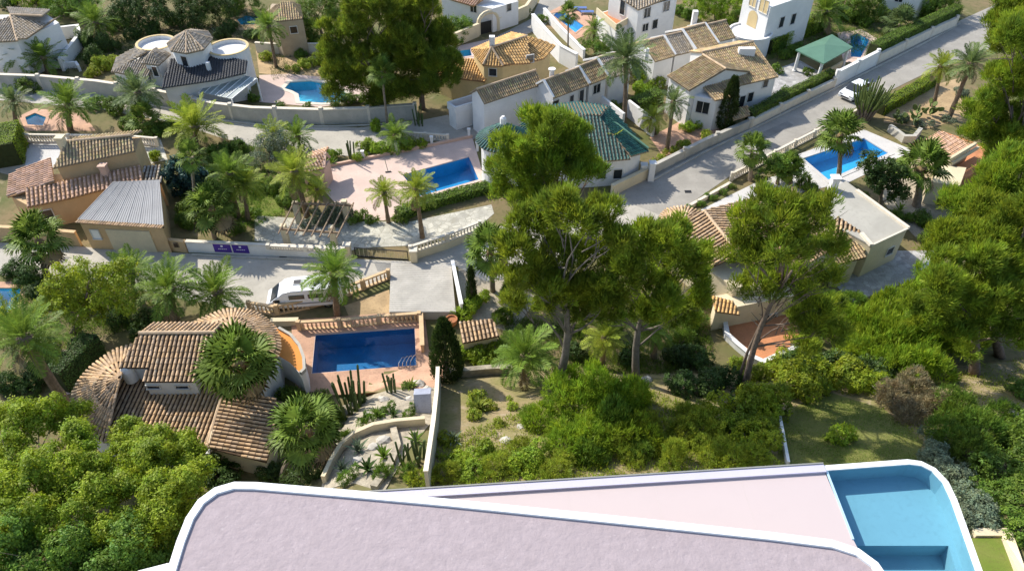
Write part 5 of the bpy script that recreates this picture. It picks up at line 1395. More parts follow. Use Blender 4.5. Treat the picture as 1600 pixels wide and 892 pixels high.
for i in range(7): MB().bar(q[0].lerp(q[1], i/6) + Vector((0,0,.03)), q[3].lerp(q[2], i/6) + Vector((0,0,.03)), 0.07, 0.06).build('glazing_bar', M['whitepaint'], gr)
for p in q: MB().box((p.x-.07,p.y-.07,0),(p.x+.07,p.y+.07,p.z-0.05)).build('post', M['whitepaint'], gr)
MB().wall([q[3].xy, q[2].xy], 0, 1.0, 0.12).build('sill_wall', M['white'], gr)
# grey roofed house far left
h = thing('grey_roofed_house', 'white house with dark grey hipped roof at the top left', 'house', W(40,85))
a, b = W(16,23,6.0), W(66,25,6.0)
roof_plane(h, [a, b, W(97,32,4.6), W(42,62,4.6), W(28,64,4.6)], M['tilegrey'], M['channg'], 0.3)
roof_plane(h, [a, W(28,65,4.6), W(-35,66,4.6), W(-15,40,5.2)], M['tilegrey'], M['channg'], 0.3)
roof_plane(h, [a, b, W(78,16,4.8), W(10,12,4.8)], M['tilegrey'], M['channg'], 0.3)
ridge(h, a, W(27,64,4.7)); ridge(h, a, b)
MB().prism([tuple(W(x,y,4.5).xy) for x, y in ((-30,64),(26,64),(92,36),(72,22),(-10,24))], 0, 4.5).build('wall', M['white'], h)
garden_wall('white_wall', 'white stepped terrace walls right of the grey roofed house', [(95,62),(128,58),(132,70),(100,112)], 1.6, M['white'], 0.3, 0.05)
garden_wall('white_wall', 'low white garden wall below the grey roofed house', [(75,108),(122,106),(126,112)], 0.8, M['white'], 0.3)
# tan house top
h = thing('tan_house', 'tan house with hipped tile roof at the top, left of the big pine', 'house', W(440,70))
q = PX([(412,22,4.6),(432,34,4.6),(473,30,4.6),(468,8,4.6),(425,5,4.6)]); ap = W(438,4,5.6); ap2 = W(455,3,5.6)
roof_plane(h, [ap, ap2, q[2], q[1]], M['tilebr'], M['channg'], 0.28); roof_plane(h, [ap, q[1], q[0]], M['tilebr'], M['channg'], 0.28); roof_plane(h, [ap2, q[3], q[2]], M['tilebr'], M['channg'], 0.28)
MB().prism([p.xy for p in q], 0, 4.5).build('wall', M['tan'], h); win_px(h, 459, 47, q[1], q[2], 0.9, 0.9, pane=M['darkwood'])
garden_wall('garden_wall', 'pale wall round the tan house garden', [(402,82),(430,84),(480,84),(512,84)], 1.3, M['balwhite'], 0.25, 0.06)
# houses cut by the top edge
h = thing('white_house', 'white house with pink roofs cut by the top edge, left of the arch', 'house', W(740,20))
q = block(h, [(690,-2),(770,14),(810,2),(735,-20)], 3.2, M['white']); roof_plane(h, PX([(690,-4,3.3),(735,-24,4.6),(775,-14,4.6),(740,10,3.3)]), M['tilepink'], pitch=0.36)
win_px(h, 795, 12, q[1], q[2], 0.8, 1.0); win_px(h, 740, 14, q[0], q[1], 1.0, 1.0)
h = thing('white_house', 'white house behind the lattice at the top right corner', 'house', W(1420,5))
q = block(h, [(1380,-12),(1440,-4),(1470,-16),(1410,-30)], 3.0, M['white']); win_px(h, 1405, -2, q[0], q[1], 1.0, 1.0)
ag = thing('arched_gate', 'cream arched gateway with dark iron gate at the top street', 'gate', W(763,52))
a, b = W(748,55), W(778,48); u = (b - a).normalized(); m = MB()
pts = [a] + [a.lerp(b, 0.5) + u * (-math.cos(t)) * (b - a).length / 2 + Vector((0,0,1.5 + 1.3 * math.sin(t))) for t in np.linspace(0, math.pi, 9)] + [b]
m.tube(pts, 0.28, 6); m.build('arch', M['cream'], ag)
MB().bar(a.lerp(b,.05) + Vector((0,0,0.8)), a.lerp(b,.95) + Vector((0,0,0.8)), 0.06, 1.6).build('gate_leaf', M['iron'], ag)
garden_wall('garden_wall', 'cream wall left of the arched gateway', [(690,82),(748,57)], 1.7, M['cream'], 0.3, 0.06); garden_wall('garden_wall', 'cream wall right of the arched gateway', [(778,48),(822,28),(838,5)], 1.7, M['cream'], 0.3, 0.06)

# ------------------------------------------------------------------ long walls
garden_wall('retaining_wall', 'long curved grey retaining wall above the upper street', [(-60,136),(75,141),(160,149),(230,160),(290,171),(340,184),(400,191),(500,194),(570,192),(650,186)], 1.75, M['greywall'], 0.35, 0.1, capmat=M['balwhite'], piers=5.0)
balustrade('balustrade', 'pale balustrade along the upper street end by the townhouse', [(630,216),(700,221)], M['balwhite'], 0, 0.8, 0.3, singly=False, posts=3)
balustrade('balustrade', 'white lattice balustrade behind the peach house', [(42,222),(130,223),(205,224),(248,228)], M['balwhite'], 0.3, 0.95, 0.3, singly=False, posts=4.5)
garden_wall('low_wall', 'pale base wall below the lattice balustrade', [(42,222),(130,223),(205,224),(248,228)], 0.3, M['balwhite'], 0.4)
garden_wall('street_wall', 'pale street wall with piers below the clipped hedge, upper right', [(1172,200),(1235,168),(1300,137)], 1.0, M['balwhite'], 0.3, 0.05, piers=4.5)
garden_wall('street_wall', 'white street wall with piers beside the gazebo', [(1302,136),(1365,103)], 1.9, M['white'], 0.3, 0.08, piers=4.0)
garden_wall('street_wall', 'long pale street wall below the tall hedge, top right', [(1368,101),(1440,65),(1490,42)], 1.3, M['balwhite'], 0.3, 0.05, piers=5.5)
garden_wall('street_wall', 'grey street wall near the white gate posts', [(1015,275),(1100,232),(1168,202)], 1.1, M['greywall'], 0.3, 0.06, piers=5.0)
garden_wall('street_wall', 'cream rendered wall at the street junction', [(955,306),(1012,278)], 1.2, M['cream'], 0.3, 0.05)
garden_wall('white_wall', 'white garden wall left of the tall palm trunk', [(938,178),(972,206)], 2.2, M['white'], 0.3); garden_wall('white_wall', 'white garden wall right of the tall palm trunk', [(980,182),(1020,214)], 2.0, M['white'], 0.3)
balustrade('balustrade', 'cream balustrade beside the lower side of the grey street', [(1142,282),(1215,244),(1300,200)], M['balwhite'], 0, 0.9, 0.3, singly=False, posts=3.5)
garden_wall('low_wall', 'low pale kerb wall with succulents beside the street', [(1060,335),(1140,290)], 0.4, M['balwhite'], 0.3)
garden_wall('low_wall', 'long pale kerb wall beside the street at upper right', [(1300,196),(1345,176)], 0.7, M['balwhite'], 0.25)
garden_wall('stone_wall', 'curved grey stone wall beside the white pool deck', [(1388,205),(1410,222),(1425,222),(1435,210)], 0.8, M['greywall'], 0.4)
for k, (x, y, lab) in enumerate(((1016,282,'tall white gate post nearest the street junction'), (1004,278,'white gate post behind the tall one at the junction'))):
    p = W(x, y); t = thing('gate_post', lab, 'gate post', p); MB().box((p.x-.28,p.y-.28,0),(p.x+.28,p.y+.28,2.0 - 0.5*k)).build('shaft', M['white'], t); MB().box((p.x-.35,p.y-.35,2.0-.5*k),(p.x+.35,p.y+.35,2.12-.5*k)).build('cap', M['white'], t)
# wall climbing the slope between the gardens
fw = thing('boundary_wall', 'narrow pale capped wall climbing the slope right of the cactus garden', 'wall', GT(682,600))
def GH(px, py, h):
    z = h
    for _ in range(40):
        p = W(px, py, z); z = 0.5 * z + 0.5 * (terrain(p.x, p.y) + h)
    p = W(px, py, z); p.z = terrain(p.x, p.y); return p
pth = [GH(x, y, 2.1) for x, y in ((684,572),(682,610),(677,655),(671,695),(665,735))]
MB().wall([p.xy for p in pth], [p.z - 0.3 for p in pth], [p.z + 2.0 for p in pth], 0.2).build('wall', M['greywall'], fw)
MB().wall([p.xy for p in pth], [p.z + 2.003 for p in pth], [p.z + 2.08 for p in pth], 0.26).build('coping', M['balwhite'], fw)
garden_wall('stone_wall', 'dry stone retaining wall across the sandy slope', [(700,592),(760,586),(800,584)], 0.9, M['stone'], 0.4)
cv = thing('curved_wall', 'pale curved stair wall in the cactus garden near the villa', 'wall', GT(560,700))
pth = [GT(x, y) for x, y in ((508,756),(520,730),(535,705),(555,687),(585,674),(620,668),(665,664))]
MB().wall([p.xy for p in pth], [p.z - 0.2 for p in pth], [p.z + 0.8 for p in pth], 0.24).build('wall', M['cream'], cv)
pth = [GT(x, y) for x, y in ((615,672),(622,700),(610,730),(585,765))]
cw2 = thing('curved_wall', 'inner grey curved ramp wall in the cactus garden', 'wall', pth[0]); MB().wall([p.xy for p in pth], [p.z - 0.2 for p in pth], [p.z + 0.4 for p in pth], 0.4).build('wall', M['stone'], cw2)
p = GT(662, 640); sl = thing('stone_slab', 'leaning blue grey slab against the slope wall', 'slab', p); MB().obox(p + Vector((0,0,0.7)), (0.55,0,0.05), (0,0.25,0.0), (0,0.35,0.75)).build('slab', material('blue_slate', (0.36,0.38,0.46), 0.7, 0.2, 1.5), sl, bevel=0.03)

# ------------------------------------------------------------------ motorhome and car
def wheel(T, c, r=0.33, w=0.2):
    m = MB(); k = 16
    ax = Vector((0,1,0)); m.tube([Vector(c) - ax * w/2, Vector(c) + ax * w/2], r, k); o = m.build('wheel', M['rubber'], T)
    m = MB(); m.tube([Vector(c) - ax * (w/2+0.01), Vector(c) + ax * (w/2+0.01)], r * 0.6, 12); m.build('rim', M['steel'], o)
def extrude_y(T, name, prof, y0, y1, mat, taper=0.0, bevel=0.04):
    m = MB(); n = len(prof); o = off_of(T)
    m.V = [o + Vector((x, y0 + (taper if z > 1.0 else 0), z)) for x, z in prof] + [o + Vector((x, y1 - (taper if z > 1.0 else 0), z)) for x, z in prof]
    m.F = [list(range(n)), list(range(2*n-1, n-1, -1))] + [[i, (i+1) % n, n + (i+1) % n, n + i] for i in range(n)]
    return m.build(name, mat, T, bevel=bevel)
p = W(478, 484); mh = thing('camper_van', 'rounded white camper van parked behind the curving balustrade', 'camper van', (p.x, p.y + 0.95, 0))
o = off_of(mh)
extrude_y(mh, 'body', [(-2.0,0.35),(2.75,0.35),(2.9,0.6),(2.88,1.6),(2.7,1.92),(2.3,2.02),(-1.0,2.02),(-1.6,1.9),(-2.15,1.45),(-2.3,1.0),(-2.3,0.5)], -1.0, 1.0, M['carpaint'], 0.1, 0.12)
extrude_y(mh, 'cab', [(-3.05,0.35),(-2.0,0.35),(-1.9,1.5),(-2.15,1.48),(-2.75,0.98),(-3.1,0.8)], -0.94, 0.94, M['carpaint'], 0.05, 0.1)
MB().obox(o + Vector((-2.42,0,1.3)), (0.30,0,0.27), (0,0.8,0), (0.02,0,-0.012)).build('windscreen', M['pane'], mh)
for x, w_, z_ in ((-0.6,0.6,1.4),(0.9,0.6,1.4),(2.1,0.4,1.4)):
    for s in (-1, 1): MB().obox(o + Vector((x, s*0.935, z_)), (w_,0,0), (0,0.03,0), (0,0,0.2)).build('window', M['pane'], mh)
MB().obox(o + Vector((-2.2,-0.93,1.12)), (0.25,0,0), (0,0.02,0), (0,0,0.15)).build('window', M['pane'], mh)
MB().obox(o + Vector((0.4,-1.003,0.75)), (2.2,0,0), (0,0.006,0), (0,0,0.05)).build('stripe', M['metal'], mh)
for x, y, a, b in ((-0.5,0.15,0.34,0.27),(2.0,0.1,0.3,0.27)):
    hh = MB().obox(o + Vector((x,y,2.05)), (a,0,0), (0,b,0), (0,0,0.045)).build('roof_hatch', M['frame'], mh, bevel=0.02); MB().obox(o + Vector((x,y,2.10)), (a*.8,0,0), (0,b*.8,0), (0,0,0.012)).build('dome', M['plastic'], hh)
m = MB(); m.lathe(o + Vector((0.95,0.1,2.0)), [(0.36,0),(0.38,0.1),(0.27,0.2),(0.08,0.23)], 16); m.build('satellite_dome', M['metal'], mh, smooth_=True)
for x in (-2.35, 1.7):
    for s in (-0.86, 0.86): wheel(mh, o + Vector((x, s, 0.33)), 0.33)
for s in (-0.7, 0.7): MB().obox(o + Vector((-3.05,s,0.72)), (0.03,0,0), (0,0.15,0), (0,0,0.08)).build('headlight', M['steel'], mh)
mh.rotation_euler.z = R(7); mh.scale.x = 1.0
p = W(1334, 150); cr = thing('parked_car', 'white car parked on the upper street behind the candelabra plant', 'car', (p.x, p.y, 0.026)); o = off_of(cr)
extrude_y(cr, 'body', [(-2.05,0.3),(2.0,0.3),(2.08,0.6),(1.95,0.92),(1.2,0.98),(-0.9,1.0),(-1.9,0.85),(-2.1,0.6)], -0.88, 0.88, M['carpaint'], 0, 0.07)
extrude_y(cr, 'cabin', [(-1.15,0.95),(1.75,0.92),(1.35,1.42),(0.6,1.5),(-0.35,1.47)], -0.78, 0.78, M['pane'], 0.1, 0.04)
MB().obox(o + Vector((0.5,0,1.505)), (0.82,0,-0.02), (0,0.66,0), (0,0,0.02)).build('roof', M['carpaint'], cr, bevel=0.01)
for x in (-1.3, 1.3):
    for s in (-0.8, 0.8): wheel(cr, o + Vector((x, s, 0.31)), 0.31)
for s in (-0.6, 0.6): MB().obox(o + Vector((-2.04,s,0.72)), (0.03,0,0), (0,0.18,0), (0,0,0.07)).build('headlight', M['steel'], cr)
MB().obox(o + Vector((-2.085,0,0.5)), (0.02,0,0), (0,0.5,0), (0,0,0.09)).build('grille', M['plastic'], cr)
dd = W(1250,175) - W(1330,135); cr.rotation_euler.z = math.atan2(-dd.y, -dd.x)

for k, (x, y, lab) in enumerate(((199,386,'dark drain cover before the garage door'),(443,400,'dark drain cover at the foot of the white street wall'),(860,395,'round drain cover on the street near the pines'),(1075,300,'drain cover on the grey street near the junction'))):
    p = W(x, y); t = thing('drain_cover', lab, 'drain cover', p + Vector((0,0,0.03)), 'street drain covers'); MB().box((p.x-.32,p.y-.22,0.03),(p.x+.32,p.y+.22,0.042)).build('plate', M['iron'], t)
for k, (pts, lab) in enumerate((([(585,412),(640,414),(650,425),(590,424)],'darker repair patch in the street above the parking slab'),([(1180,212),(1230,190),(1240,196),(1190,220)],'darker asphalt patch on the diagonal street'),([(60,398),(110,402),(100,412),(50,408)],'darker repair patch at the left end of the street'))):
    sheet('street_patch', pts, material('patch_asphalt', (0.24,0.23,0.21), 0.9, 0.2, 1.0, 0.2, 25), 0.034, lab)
def kerb(label, pts, h=0.12, w=0.22):
    path = [W(*p) for p in pts]; t = thing('kerb', label, 'kerb', path[0]); 
    P = resample(path, 1.6)
    for a, b in zip(P, P[1:]): MB().bar(a.lerp(b, 0.01) + Vector((0,0,h/2 + 0.02)), a.lerp(b, 0.99) + Vector((0,0,h/2 + 0.02)), w, h).build('kerbstone', M['greywall'], t)
kerb('grey kerb on the upper side of the diagonal street', [(1020,282),(1100,239),(1175,203),(1240,171),(1305,139),(1370,106),(1445,68),(1500,38)])
kerb('grey kerb below the long white street wall', [(300,399),(400,404),(537,409)])
kerb('grey kerb along the upper street wall foot', [(-40,141),(75,146),(160,154),(230,165),(290,176),(340,189),(400,196),(500,199),(570,197),(650,191)])

for k, (x, y, lab) in enumerate(((917,22,'blue lounger on the raised pool terrace, nearer the balcony'), (906,16,'blue lounger on the raised pool terrace, farther from the balcony'))):
    p = W(x, y); t = thing('sun_lounger', lab, 'sun lounger', p + Vector((0,0,0.03)), 'blue loungers')
    MB().obox(p + Vector((0,0,0.33)), (0.95,0,0), (0,0.33,0), (0,0,0.04)).build('mattress', M['lounger'], t); MB().obox(p + Vector((-1.15,0,0.52)), (0.28,0,-0.22), (0,0.33,0), (0.03,0,0.04)).build('backrest', M['lounger'], t)
    for sx in (-0.8, 0.8):
        for sy in (-0.28, 0.28): MB().box((p.x+sx-.03,p.y+sy-.03,0.03),(p.x+sx+.03,p.y+sy+.03,0.3)).build('leg', M['whitepaint'], t)

# ------------------------------------------------------------------ pines
def pine(label, base, lobes, **k):
    b = GT(*base); Y = b.y; L = []
    for l in lobes:
        c = PY(l[0], l[1], Y + (l[3] if len(l) > 3 else random.uniform(-1.2, 1.2))); r = 0.93 * l[2] / ppm(c); L.append((tuple(c), (r, r, r * 0.78)))
    k.setdefault('clumps', int(80 * sum((r[0] ** 2) for _, r in L) ** 0.93))
    return tree('pine_tree', label, b, L, 'pine', group='tall pines', **k)
PB = dict(per=34, size=0.46)
pine('tall airy pine before the green tiled house', (852,470), [(850,208,38),(812,236,36),(892,226,36),(800,276,32),(848,262,42),(902,268,32),(828,306,30),(914,240,20),(876,304,30),(785,300,20),(930,262,18),(905,205,20),(870,190,18)], trunk_r=0.25, **PB)
pine('pine with broad crown in the middle of the picture', (870,604), [(880,338,42),(832,348,34),(930,348,36),(812,392,36),(868,396,46),(930,400,42),(842,440,32),(962,372,28),(900,446,28),(803,432,22),(852,476,28),(905,482,24),(945,470,26),(800,470,20)], trunk_r=0.27, barkm=M['barkpale'], **PB)
pine('pine with pale bare snags right of the middle one', (995,598), [(1040,366,34),(998,392,40),(1062,412,36),(978,432,40),(1030,452,40),(1088,440,26),(948,462,26),(1000,488,28),(1096,402,22),(1055,490,26),(945,496,22),(1085,475,22)], trunk_r=0.25, barkm=M['barkpale'], **PB)
pine('loose leaning pine before the clay tiled villa', (1163,608), [(1220,322,40),(1172,350,34),(1262,346,36),(1292,322,26),(1158,402,30),(1214,392,42),(1282,392,34),(1182,452,30),(1242,442,34),(1290,440,26),(1150,372,22),(1282,484,30),(1302,520,24),(1252,500,26),(1255,540,22)], trunk_r=0.2, clumps=900, **PB)
pine('pine with thick leaning trunk at lower right', (1525,588), [(1480,442,46),(1540,432,50),(1500,490,44),(1562,482,46),(1450,484,32),(1522,532,30),(1592,452,46),(1590,520,36)], trunk_r=0.34, **PB)
pine('pine just behind the thick trunked one at lower right', (1566,556), [(1520,372,46),(1572,352,50),(1604,402,46),(1488,392,34),(1630,340,40)], trunk_r=0.3, **PB)
pine('pine filling the right edge below the annexe', (1592,480), [(1552,292,42),(1592,272,46),(1512,322,34),(1540,334,46),(1604,334,46),(1640,290,40)], trunk_r=0.3, **PB)
pine('dark pine on the right edge beside the upper street', (1604,335), [(1582,62,44),(1562,120,40),(1602,142,52),(1540,172,30),(1582,212,44),(1532,212,26),(1560,250,30),(1630,100,50),(1640,200,50)], trunk_r=0.3, **PB)
pine('pine in the top right corner', (1640,285), [(1602,10,46),(1572,22,32),(1622,80,46),(1560,60,28),(1650,40,50)], trunk_r=0.3, **PB)
pine('big pine at the top, left half of the dark pair', (598,172), [(560,42,36),(600,22,36),(540,82,30),(590,78,42),(560,116,36),(622,112,42),(530,132,26),(575,5,30),(525,50,24),(520,105,22),(600,140,30)], trunk_r=0.3, leaf=LEAF['pinedk'], clumps=2500, **PB)
pine('big pine at the top, right half of the dark pair', (660,170), [(650,32,36),(690,62,32),(640,76,42),(680,112,36),(650,142,26),(704,96,22),(612,150,26),(665,5,30)], trunk_r=0.3, leaf=LEAF['pinedk'], clumps=2500, **PB)
# bare pale snags
for lab, b, pts in (('bleached dead branch standing among the pines', (1038,480), [(1040,425),(1046,398),(1040,385)]), ('thin dark dead trunk leaning left of the loose pine', (1152,600), [(1168,550),(1186,510),(1200,478)])):
    g = GT(*b); t = thing('dead_tree', lab, 'dead tree', g); m = MB(); P = [g] + [PY(x, y, g.y) for x, y in pts]
    m.tube(P, [0.13, 0.1, 0.07, 0.03], 7); m.build('trunk', M['barkpale'] if 'bleached' in lab else M['bark'], t)
    for k in range(6):
        a = P[2].lerp(P[3], k / 6); MB().tube([a, a + Vector((random.uniform(-.8,.8), random.uniform(-.5,.5), random.uniform(.1,.7)))], [0.04, 0.012], 5).build('branch', M['barkpale'], t)

# ------------------------------------------------------------------ leafy trees
def leafy(label, base, lobes, leaf='broad', clumps=None, per=26, size=0.17, group='leafy trees', trunk_r=0.2, name='leafy_tree', cat='tree'):
    b = GT(*base); L = [((tuple(W(*l[:3])), l[3]) if len(l) == 4 else (tuple(PY(l[0], l[1], b.y + random.uniform(-.8, .8))), l[2] / ppm(b))) for l in lobes]
    clumps = clumps or int(60 * sum(r ** 2 for _, r in L) ** 0.95)
    return tree(name, label, b, L, 'leaf', cat, group, clumps, per, size, trunk_r, leaf=LEAF[leaf])
leafy('bushy light green tree left of the front roof corner', (250,860), [(250,690,5,1.35),(290,728,5,1.25),(225,740,5.8,1.6),(262,775,5.8,1.5),(285,700,4.4,0.9),(200,690,4.8,1.1),(240,820,5.6,1.5),(285,790,5,1.0),(170,745,5.4,1.3)], 'broad', size=0.16, clumps=1900, per=34)
leafy('bushy green tree in the bottom left corner', (80,880), [(60,662,5.2,1.4),(125,700,5.2,1.4),(20,715,5.2,1.5),(95,750,5.8,1.7),(160,800,5.8,1.6),(50,815,5.8,1.7),(15,645,4.8,1.2),(110,650,4.6,0.9),(0,770,5.5,1.4)], 'broad', size=0.16, clumps=1900, per=34)
leafy('darker leafy tree at the very bottom left', (120,960), [(200,865,5.2,1.6),(110,880,5.4,1.8),(10,880,5.6,1.9),(60,920,5,1.8),(240,890,4.6,1.2),(160,930,5.0,1.6),(150,870,4.6,1.5),(260,850,4.2,1.0)], 'mid', size=0.17, clumps=1400, per=30)
leafy('yellow green tree beside the left edge pool', (110,520), [(150,430,30),(120,465,32),(175,465,28),(95,445,24),(150,490,28),(85,480,22),(180,430,22)], 'broad')
leafy('dark leafy tree behind the peach house garage', (285,300), [(270,270,18),(295,275,20),(283,292,18),(305,290,14)], 'blue', size=0.3)
leafy('grey green olive tree left of the pink hut', (420,268), [(412,225,18),(430,215,16),(425,245,20),(405,250,14),(440,240,14)], 'grey', size=0.13)
leafy('dark evergreen behind the octagon house', (210,48), [(190,10,26),(225,0,28),(250,20,22),(210,30,20)], 'dark')
leafy('dense dark evergreen at the top between the pools', (300,40), [(290,5,28),(325,0,28),(310,25,22),(345,15,22)], 'dark')
leafy('round evergreen at the top beside the tan house', (365,20), [(355,-5,22),(385,-8,24),(370,8,18)], 'mid')
leafy('bright leafy tree at the top right of the arched house', (1330,30), [(1320,5,24),(1345,0,24),(1300,12,18),(1360,15,20),(1335,22,18)], 'mid')
leafy('green tree on the top edge right of the white building', (1120,35), [(1090,5,20),(1120,2,22),(1145,8,20),(1130,20,16),(1100,15,14)], 'bright')
leafy('leafy tree at the top right behind the long hedge', (1455,20), [(1440,0,22),(1465,4,20),(1480,-4,22)], 'mid')
leafy('loose green tree left of the top white house', (505,60), [(480,20,20),(505,10,22),(495,40,18)], 'mid')
leafy('small dense tree before the green tiled house wall', (1005,130), [(990,110,14),(1005,105,14),(998,122,14),(1015,120,12)], 'bright')
leafy('round leafy tree left of the stout fan palm', (1380,330), [(1365,262,20),(1395,275,20),(1375,285,18),(1400,300,16),(1360,280,14)], 'dark', size=0.22)
leafy('broad leaved tree at the right pool corner', (1215,288), [(1205,258,16),(1225,262,16),(1240,270,14)], 'mid', size=0.22)

# ------------------------------------------------------------------ palms
G_D, G_F = 'date palms in the gardens', 'fan palms in the gardens'
for args in (
 ('date','date palm leaning over the pink path at the left edge',(108,640),(38,528),56,None,0.34),
 ('date','low date palm left of the retaining wall, at the top left',(160,66),(150,35),34,None,0.25),
 ('date','stout date palm beside the small blue pool',(110,205),(106,165),38,None,0.3),
 ('date','tall date palm below the octagon house',(222,190),(216,145),34,'palmblue',0.25),
 ('date','low yellowish date palm beside the upper street, left',(305,228),(305,198),44,'palmyel',0.3),
 ('date','date palm beside the tan house wall',(432,106),(420,42),28,None,0.2),
 ('date','date palm beside the raised pool terrace',(928,74),(928,45),19,None,0.2),
 ('date','tallest date palm, before the townhouse row',(975,192),(978,92),42,'palmblue',0.24),
 ('date','date palm with pale trunk behind the junction wall',(1042,235),(1052,160),26,'palmblue',0.2),
 ('date','short date palm beside the white garden wall',(1025,210),(1020,185),22,'palmyel',0.2),
 ('date','date palm behind the gazebo at the top',(1295,54),(1290,18),36,None,0.25),
 ('date','slender date palm left of the pair beside the cactus bed',(1458,168),(1470,104),26,'palmyel',0.2),
 ('date','leaning date palm right of the pair beside the cactus bed',(1482,186),(1517,100),32,'palmblue',0.25),
 ('date','arching date palm before the green tiled house',(945,264),(950,234),38,'palmyel',0.25),
 ('date','date palm leaning over the pergola',(480,338),(460,268),40,'palmyel',0.25),
 ('date','date palm left of the small bright lawn',(372,340),(358,272),36,None,0.24),
 ('date','date palm behind the small bright lawn',(388,345),(382,288),32,'palmyel',0.2),
 ('date','slim date palm on the pink deck edge',(607,348),(600,302),26,'palmyel',0.18),
 ('date','taller slim date palm below the diagonal pool',(660,372),(650,296),34,'palmyel',0.2),
 ('date','bushy palm left above the pergola',(432,250),(428,212),28,'palmyel',0.2),
 ('date','bushy palm beside the upper street, centre left',(470,238),(465,214),28,None,0.2),
 ('date','thick date palm left of the camper van',(275,506),(265,452),50,None,0.32),
 ('date','date palm nearest the camper van',(345,490),(340,456),46,None,0.3),
 ('date','date palm behind the yellow green tree',(212,470),(205,425),38,None,0.25),
 ('date','date palm before the camper van and parking slab',(527,492),(522,428),48,'palm',0.25),
 ('date','low bright date palm right of the tiled shelter',(820,594),(820,556),52,'palm',0.25),
 ('date','yellowish date palm under the pines',(940,574),(945,528),34,'palmyel',0.2),
 ('date','dark date palm under the snag pine',(1022,560),(1020,515),36,None,0.2),
 ('date','palm shrub above the grey balustrade, centre',(605,232),(618,212),28,'palm',0.2),
 ('date','palm shrub left of the white townhouse',(790,185),(780,168),24,'palmyel',0.15),
 ('date','small palm beside the pergola pillar',(492,330),(495,296),22,'palmyel',0.15),
 ('date','palm at the left edge above the retaining wall',(35,112),(28,88),28,None,0.25),
 ('date','palm under the grey roofed house',(75,115),(68,90),30,None,0.25),
 ('date','pale palm by the left edge street',(25,195),(22,158),26,'palmblue',0.22),
 ('date','low palm beside the left edge pool',(25,560),(12,505),40,'palmyel',0.2),
 ('fan','big fan palm with drooping leaves by the left street',(72,428),(60,376),46,None,0.22),
 ('fan','huge fan palm before the tiled house',(360,640),(372,566),62,None,0.25),
 ('fan','dark fan palm beside the front roof edge',(440,752),(478,672),58,None,0.24),
 ('fan','fan palm under the broad pine, left',(770,455),(766,392),44,None,0.2),
 ('fan','tall thin fan palm on the retaining wall',(606,198),(596,112),24,None,0.13),
 ('fan','small fan palm beside the curvy pool',(525,168),(524,150),18,None,0.12),
 ('fan','tall thin fan palm beside the orange roofed house',(699,147),(694,72),18,None,0.11),
 ('fan','tall thin fan palm above the raised pool terrace',(887,92),(888,22),17,None,0.11),
 ('fan','fan palm beside the grey street balustrade',(1172,282),(1175,234),28,None,0.2),
 ('fan','fan palm standing before the bright blue pool',(1310,280),(1313,212),38,None,0.22),
 ('fan','stout fan palm in the gravel garden at right',(1432,322),(1440,262),42,None,0.34),
 ('fan','low fan palm left of the bright blue pool',(1236,290),(1232,262),26,None,0.18),
 ('fan','bushy fan palm left of the small lawn',(335,372),(330,325),42,None,0.2),
 ('fan','fan palm left of the octagon house street',(225,208),(225,188),28,'fan',0.15),
 ('fan','grey fan palm before the top right hedge',(1405,58),(1405,38),28,'palmblue',0.15),
 ('fan','fan palm between the date palms at centre left',(310,345),(300,245),26,'fan',0.15),
):
    kind, lab, bs, cr_, rp_, lf, tr = args
    palm(kind, lab, bs, cr_, rp_, lf, G_D if kind == 'date' else G_F, trunk=tr, n=None if rp_ > 30 else (34 if kind == 'date' else 17), skirt=0.3 if kind == 'fan' and rp_ > 35 else 0.0)

# ------------------------------------------------------------------ hedges
hedge('clipped hedge above the pale street wall, upper right', [(1166,196),(1235,160),(1297,129)], 1.7, 1.0, 'mid')
hedge('tall clipped hedge along the top right street', [(1356,98),(1425,64),(1488,35)], 2.4, 1.3, 'mid')
hedge('bright hedge behind the gazebo', [(1196,84),(1240,62),(1282,46)], 1.9, 1.4, 'bright')
hedge('hedge below the upper street beside the cactus bed', [(1372,178),(1410,158),(1456,132)], 1.3, 1.2, 'bright')
hedge('big clipped block hedge at the left edge', [(10,262),(20,225)], 2.6, 3.2, 'bright')
hedge('dark hedge left of the tiled house', [(100,612),(160,552)], 2.2, 1.3, 'dark')
hedge('hedge along the lower edge of the pink deck', [(622,342),(660,326),(710,312),(765,298)], 0.9, 1.2, 'mid', size=0.16)
hedge('low hedge behind the white garden walls', [(990,176),(1028,158)], 1.5, 1.6, 'mid')
hedge('clipped hedge right of the grey yard', [(1200,170),(1228,152)], 1.3, 0.9, 'mid')

# ------------------------------------------------------------------ shrubs
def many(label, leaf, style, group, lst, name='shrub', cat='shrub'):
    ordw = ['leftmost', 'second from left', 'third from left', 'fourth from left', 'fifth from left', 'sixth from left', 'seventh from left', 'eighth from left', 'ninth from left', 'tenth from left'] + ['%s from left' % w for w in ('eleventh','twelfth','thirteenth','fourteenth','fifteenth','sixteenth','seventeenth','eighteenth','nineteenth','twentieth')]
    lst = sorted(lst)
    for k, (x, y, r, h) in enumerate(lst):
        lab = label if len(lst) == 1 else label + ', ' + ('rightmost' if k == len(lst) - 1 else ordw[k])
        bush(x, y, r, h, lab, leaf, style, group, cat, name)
many('bright feathery shrub in the thicket right of the slope wall', 'bright', 'n', 'bright thicket on the slope', [(905,655,1.9,2.6),(960,650,1.8,2.6),(880,705,1.5,1.8),(842,668,1.2,1.4),(930,612,1.5,2.2),(975,690,1.5,2.0),(990,630,1.3,1.7),(920,700,1.6,2.0),(895,615,1.1,1.5)])
many('olive shrub at the foot of the slope near the villa terrace', 'yellow', 'n', 'olive undergrowth near the terrace', [(700,748,0.9,0.8),(780,738,1.1,0.9),(870,738,1.1,0.8),(810,705,0.8,0.7),(660,755,0.7,0.8)])
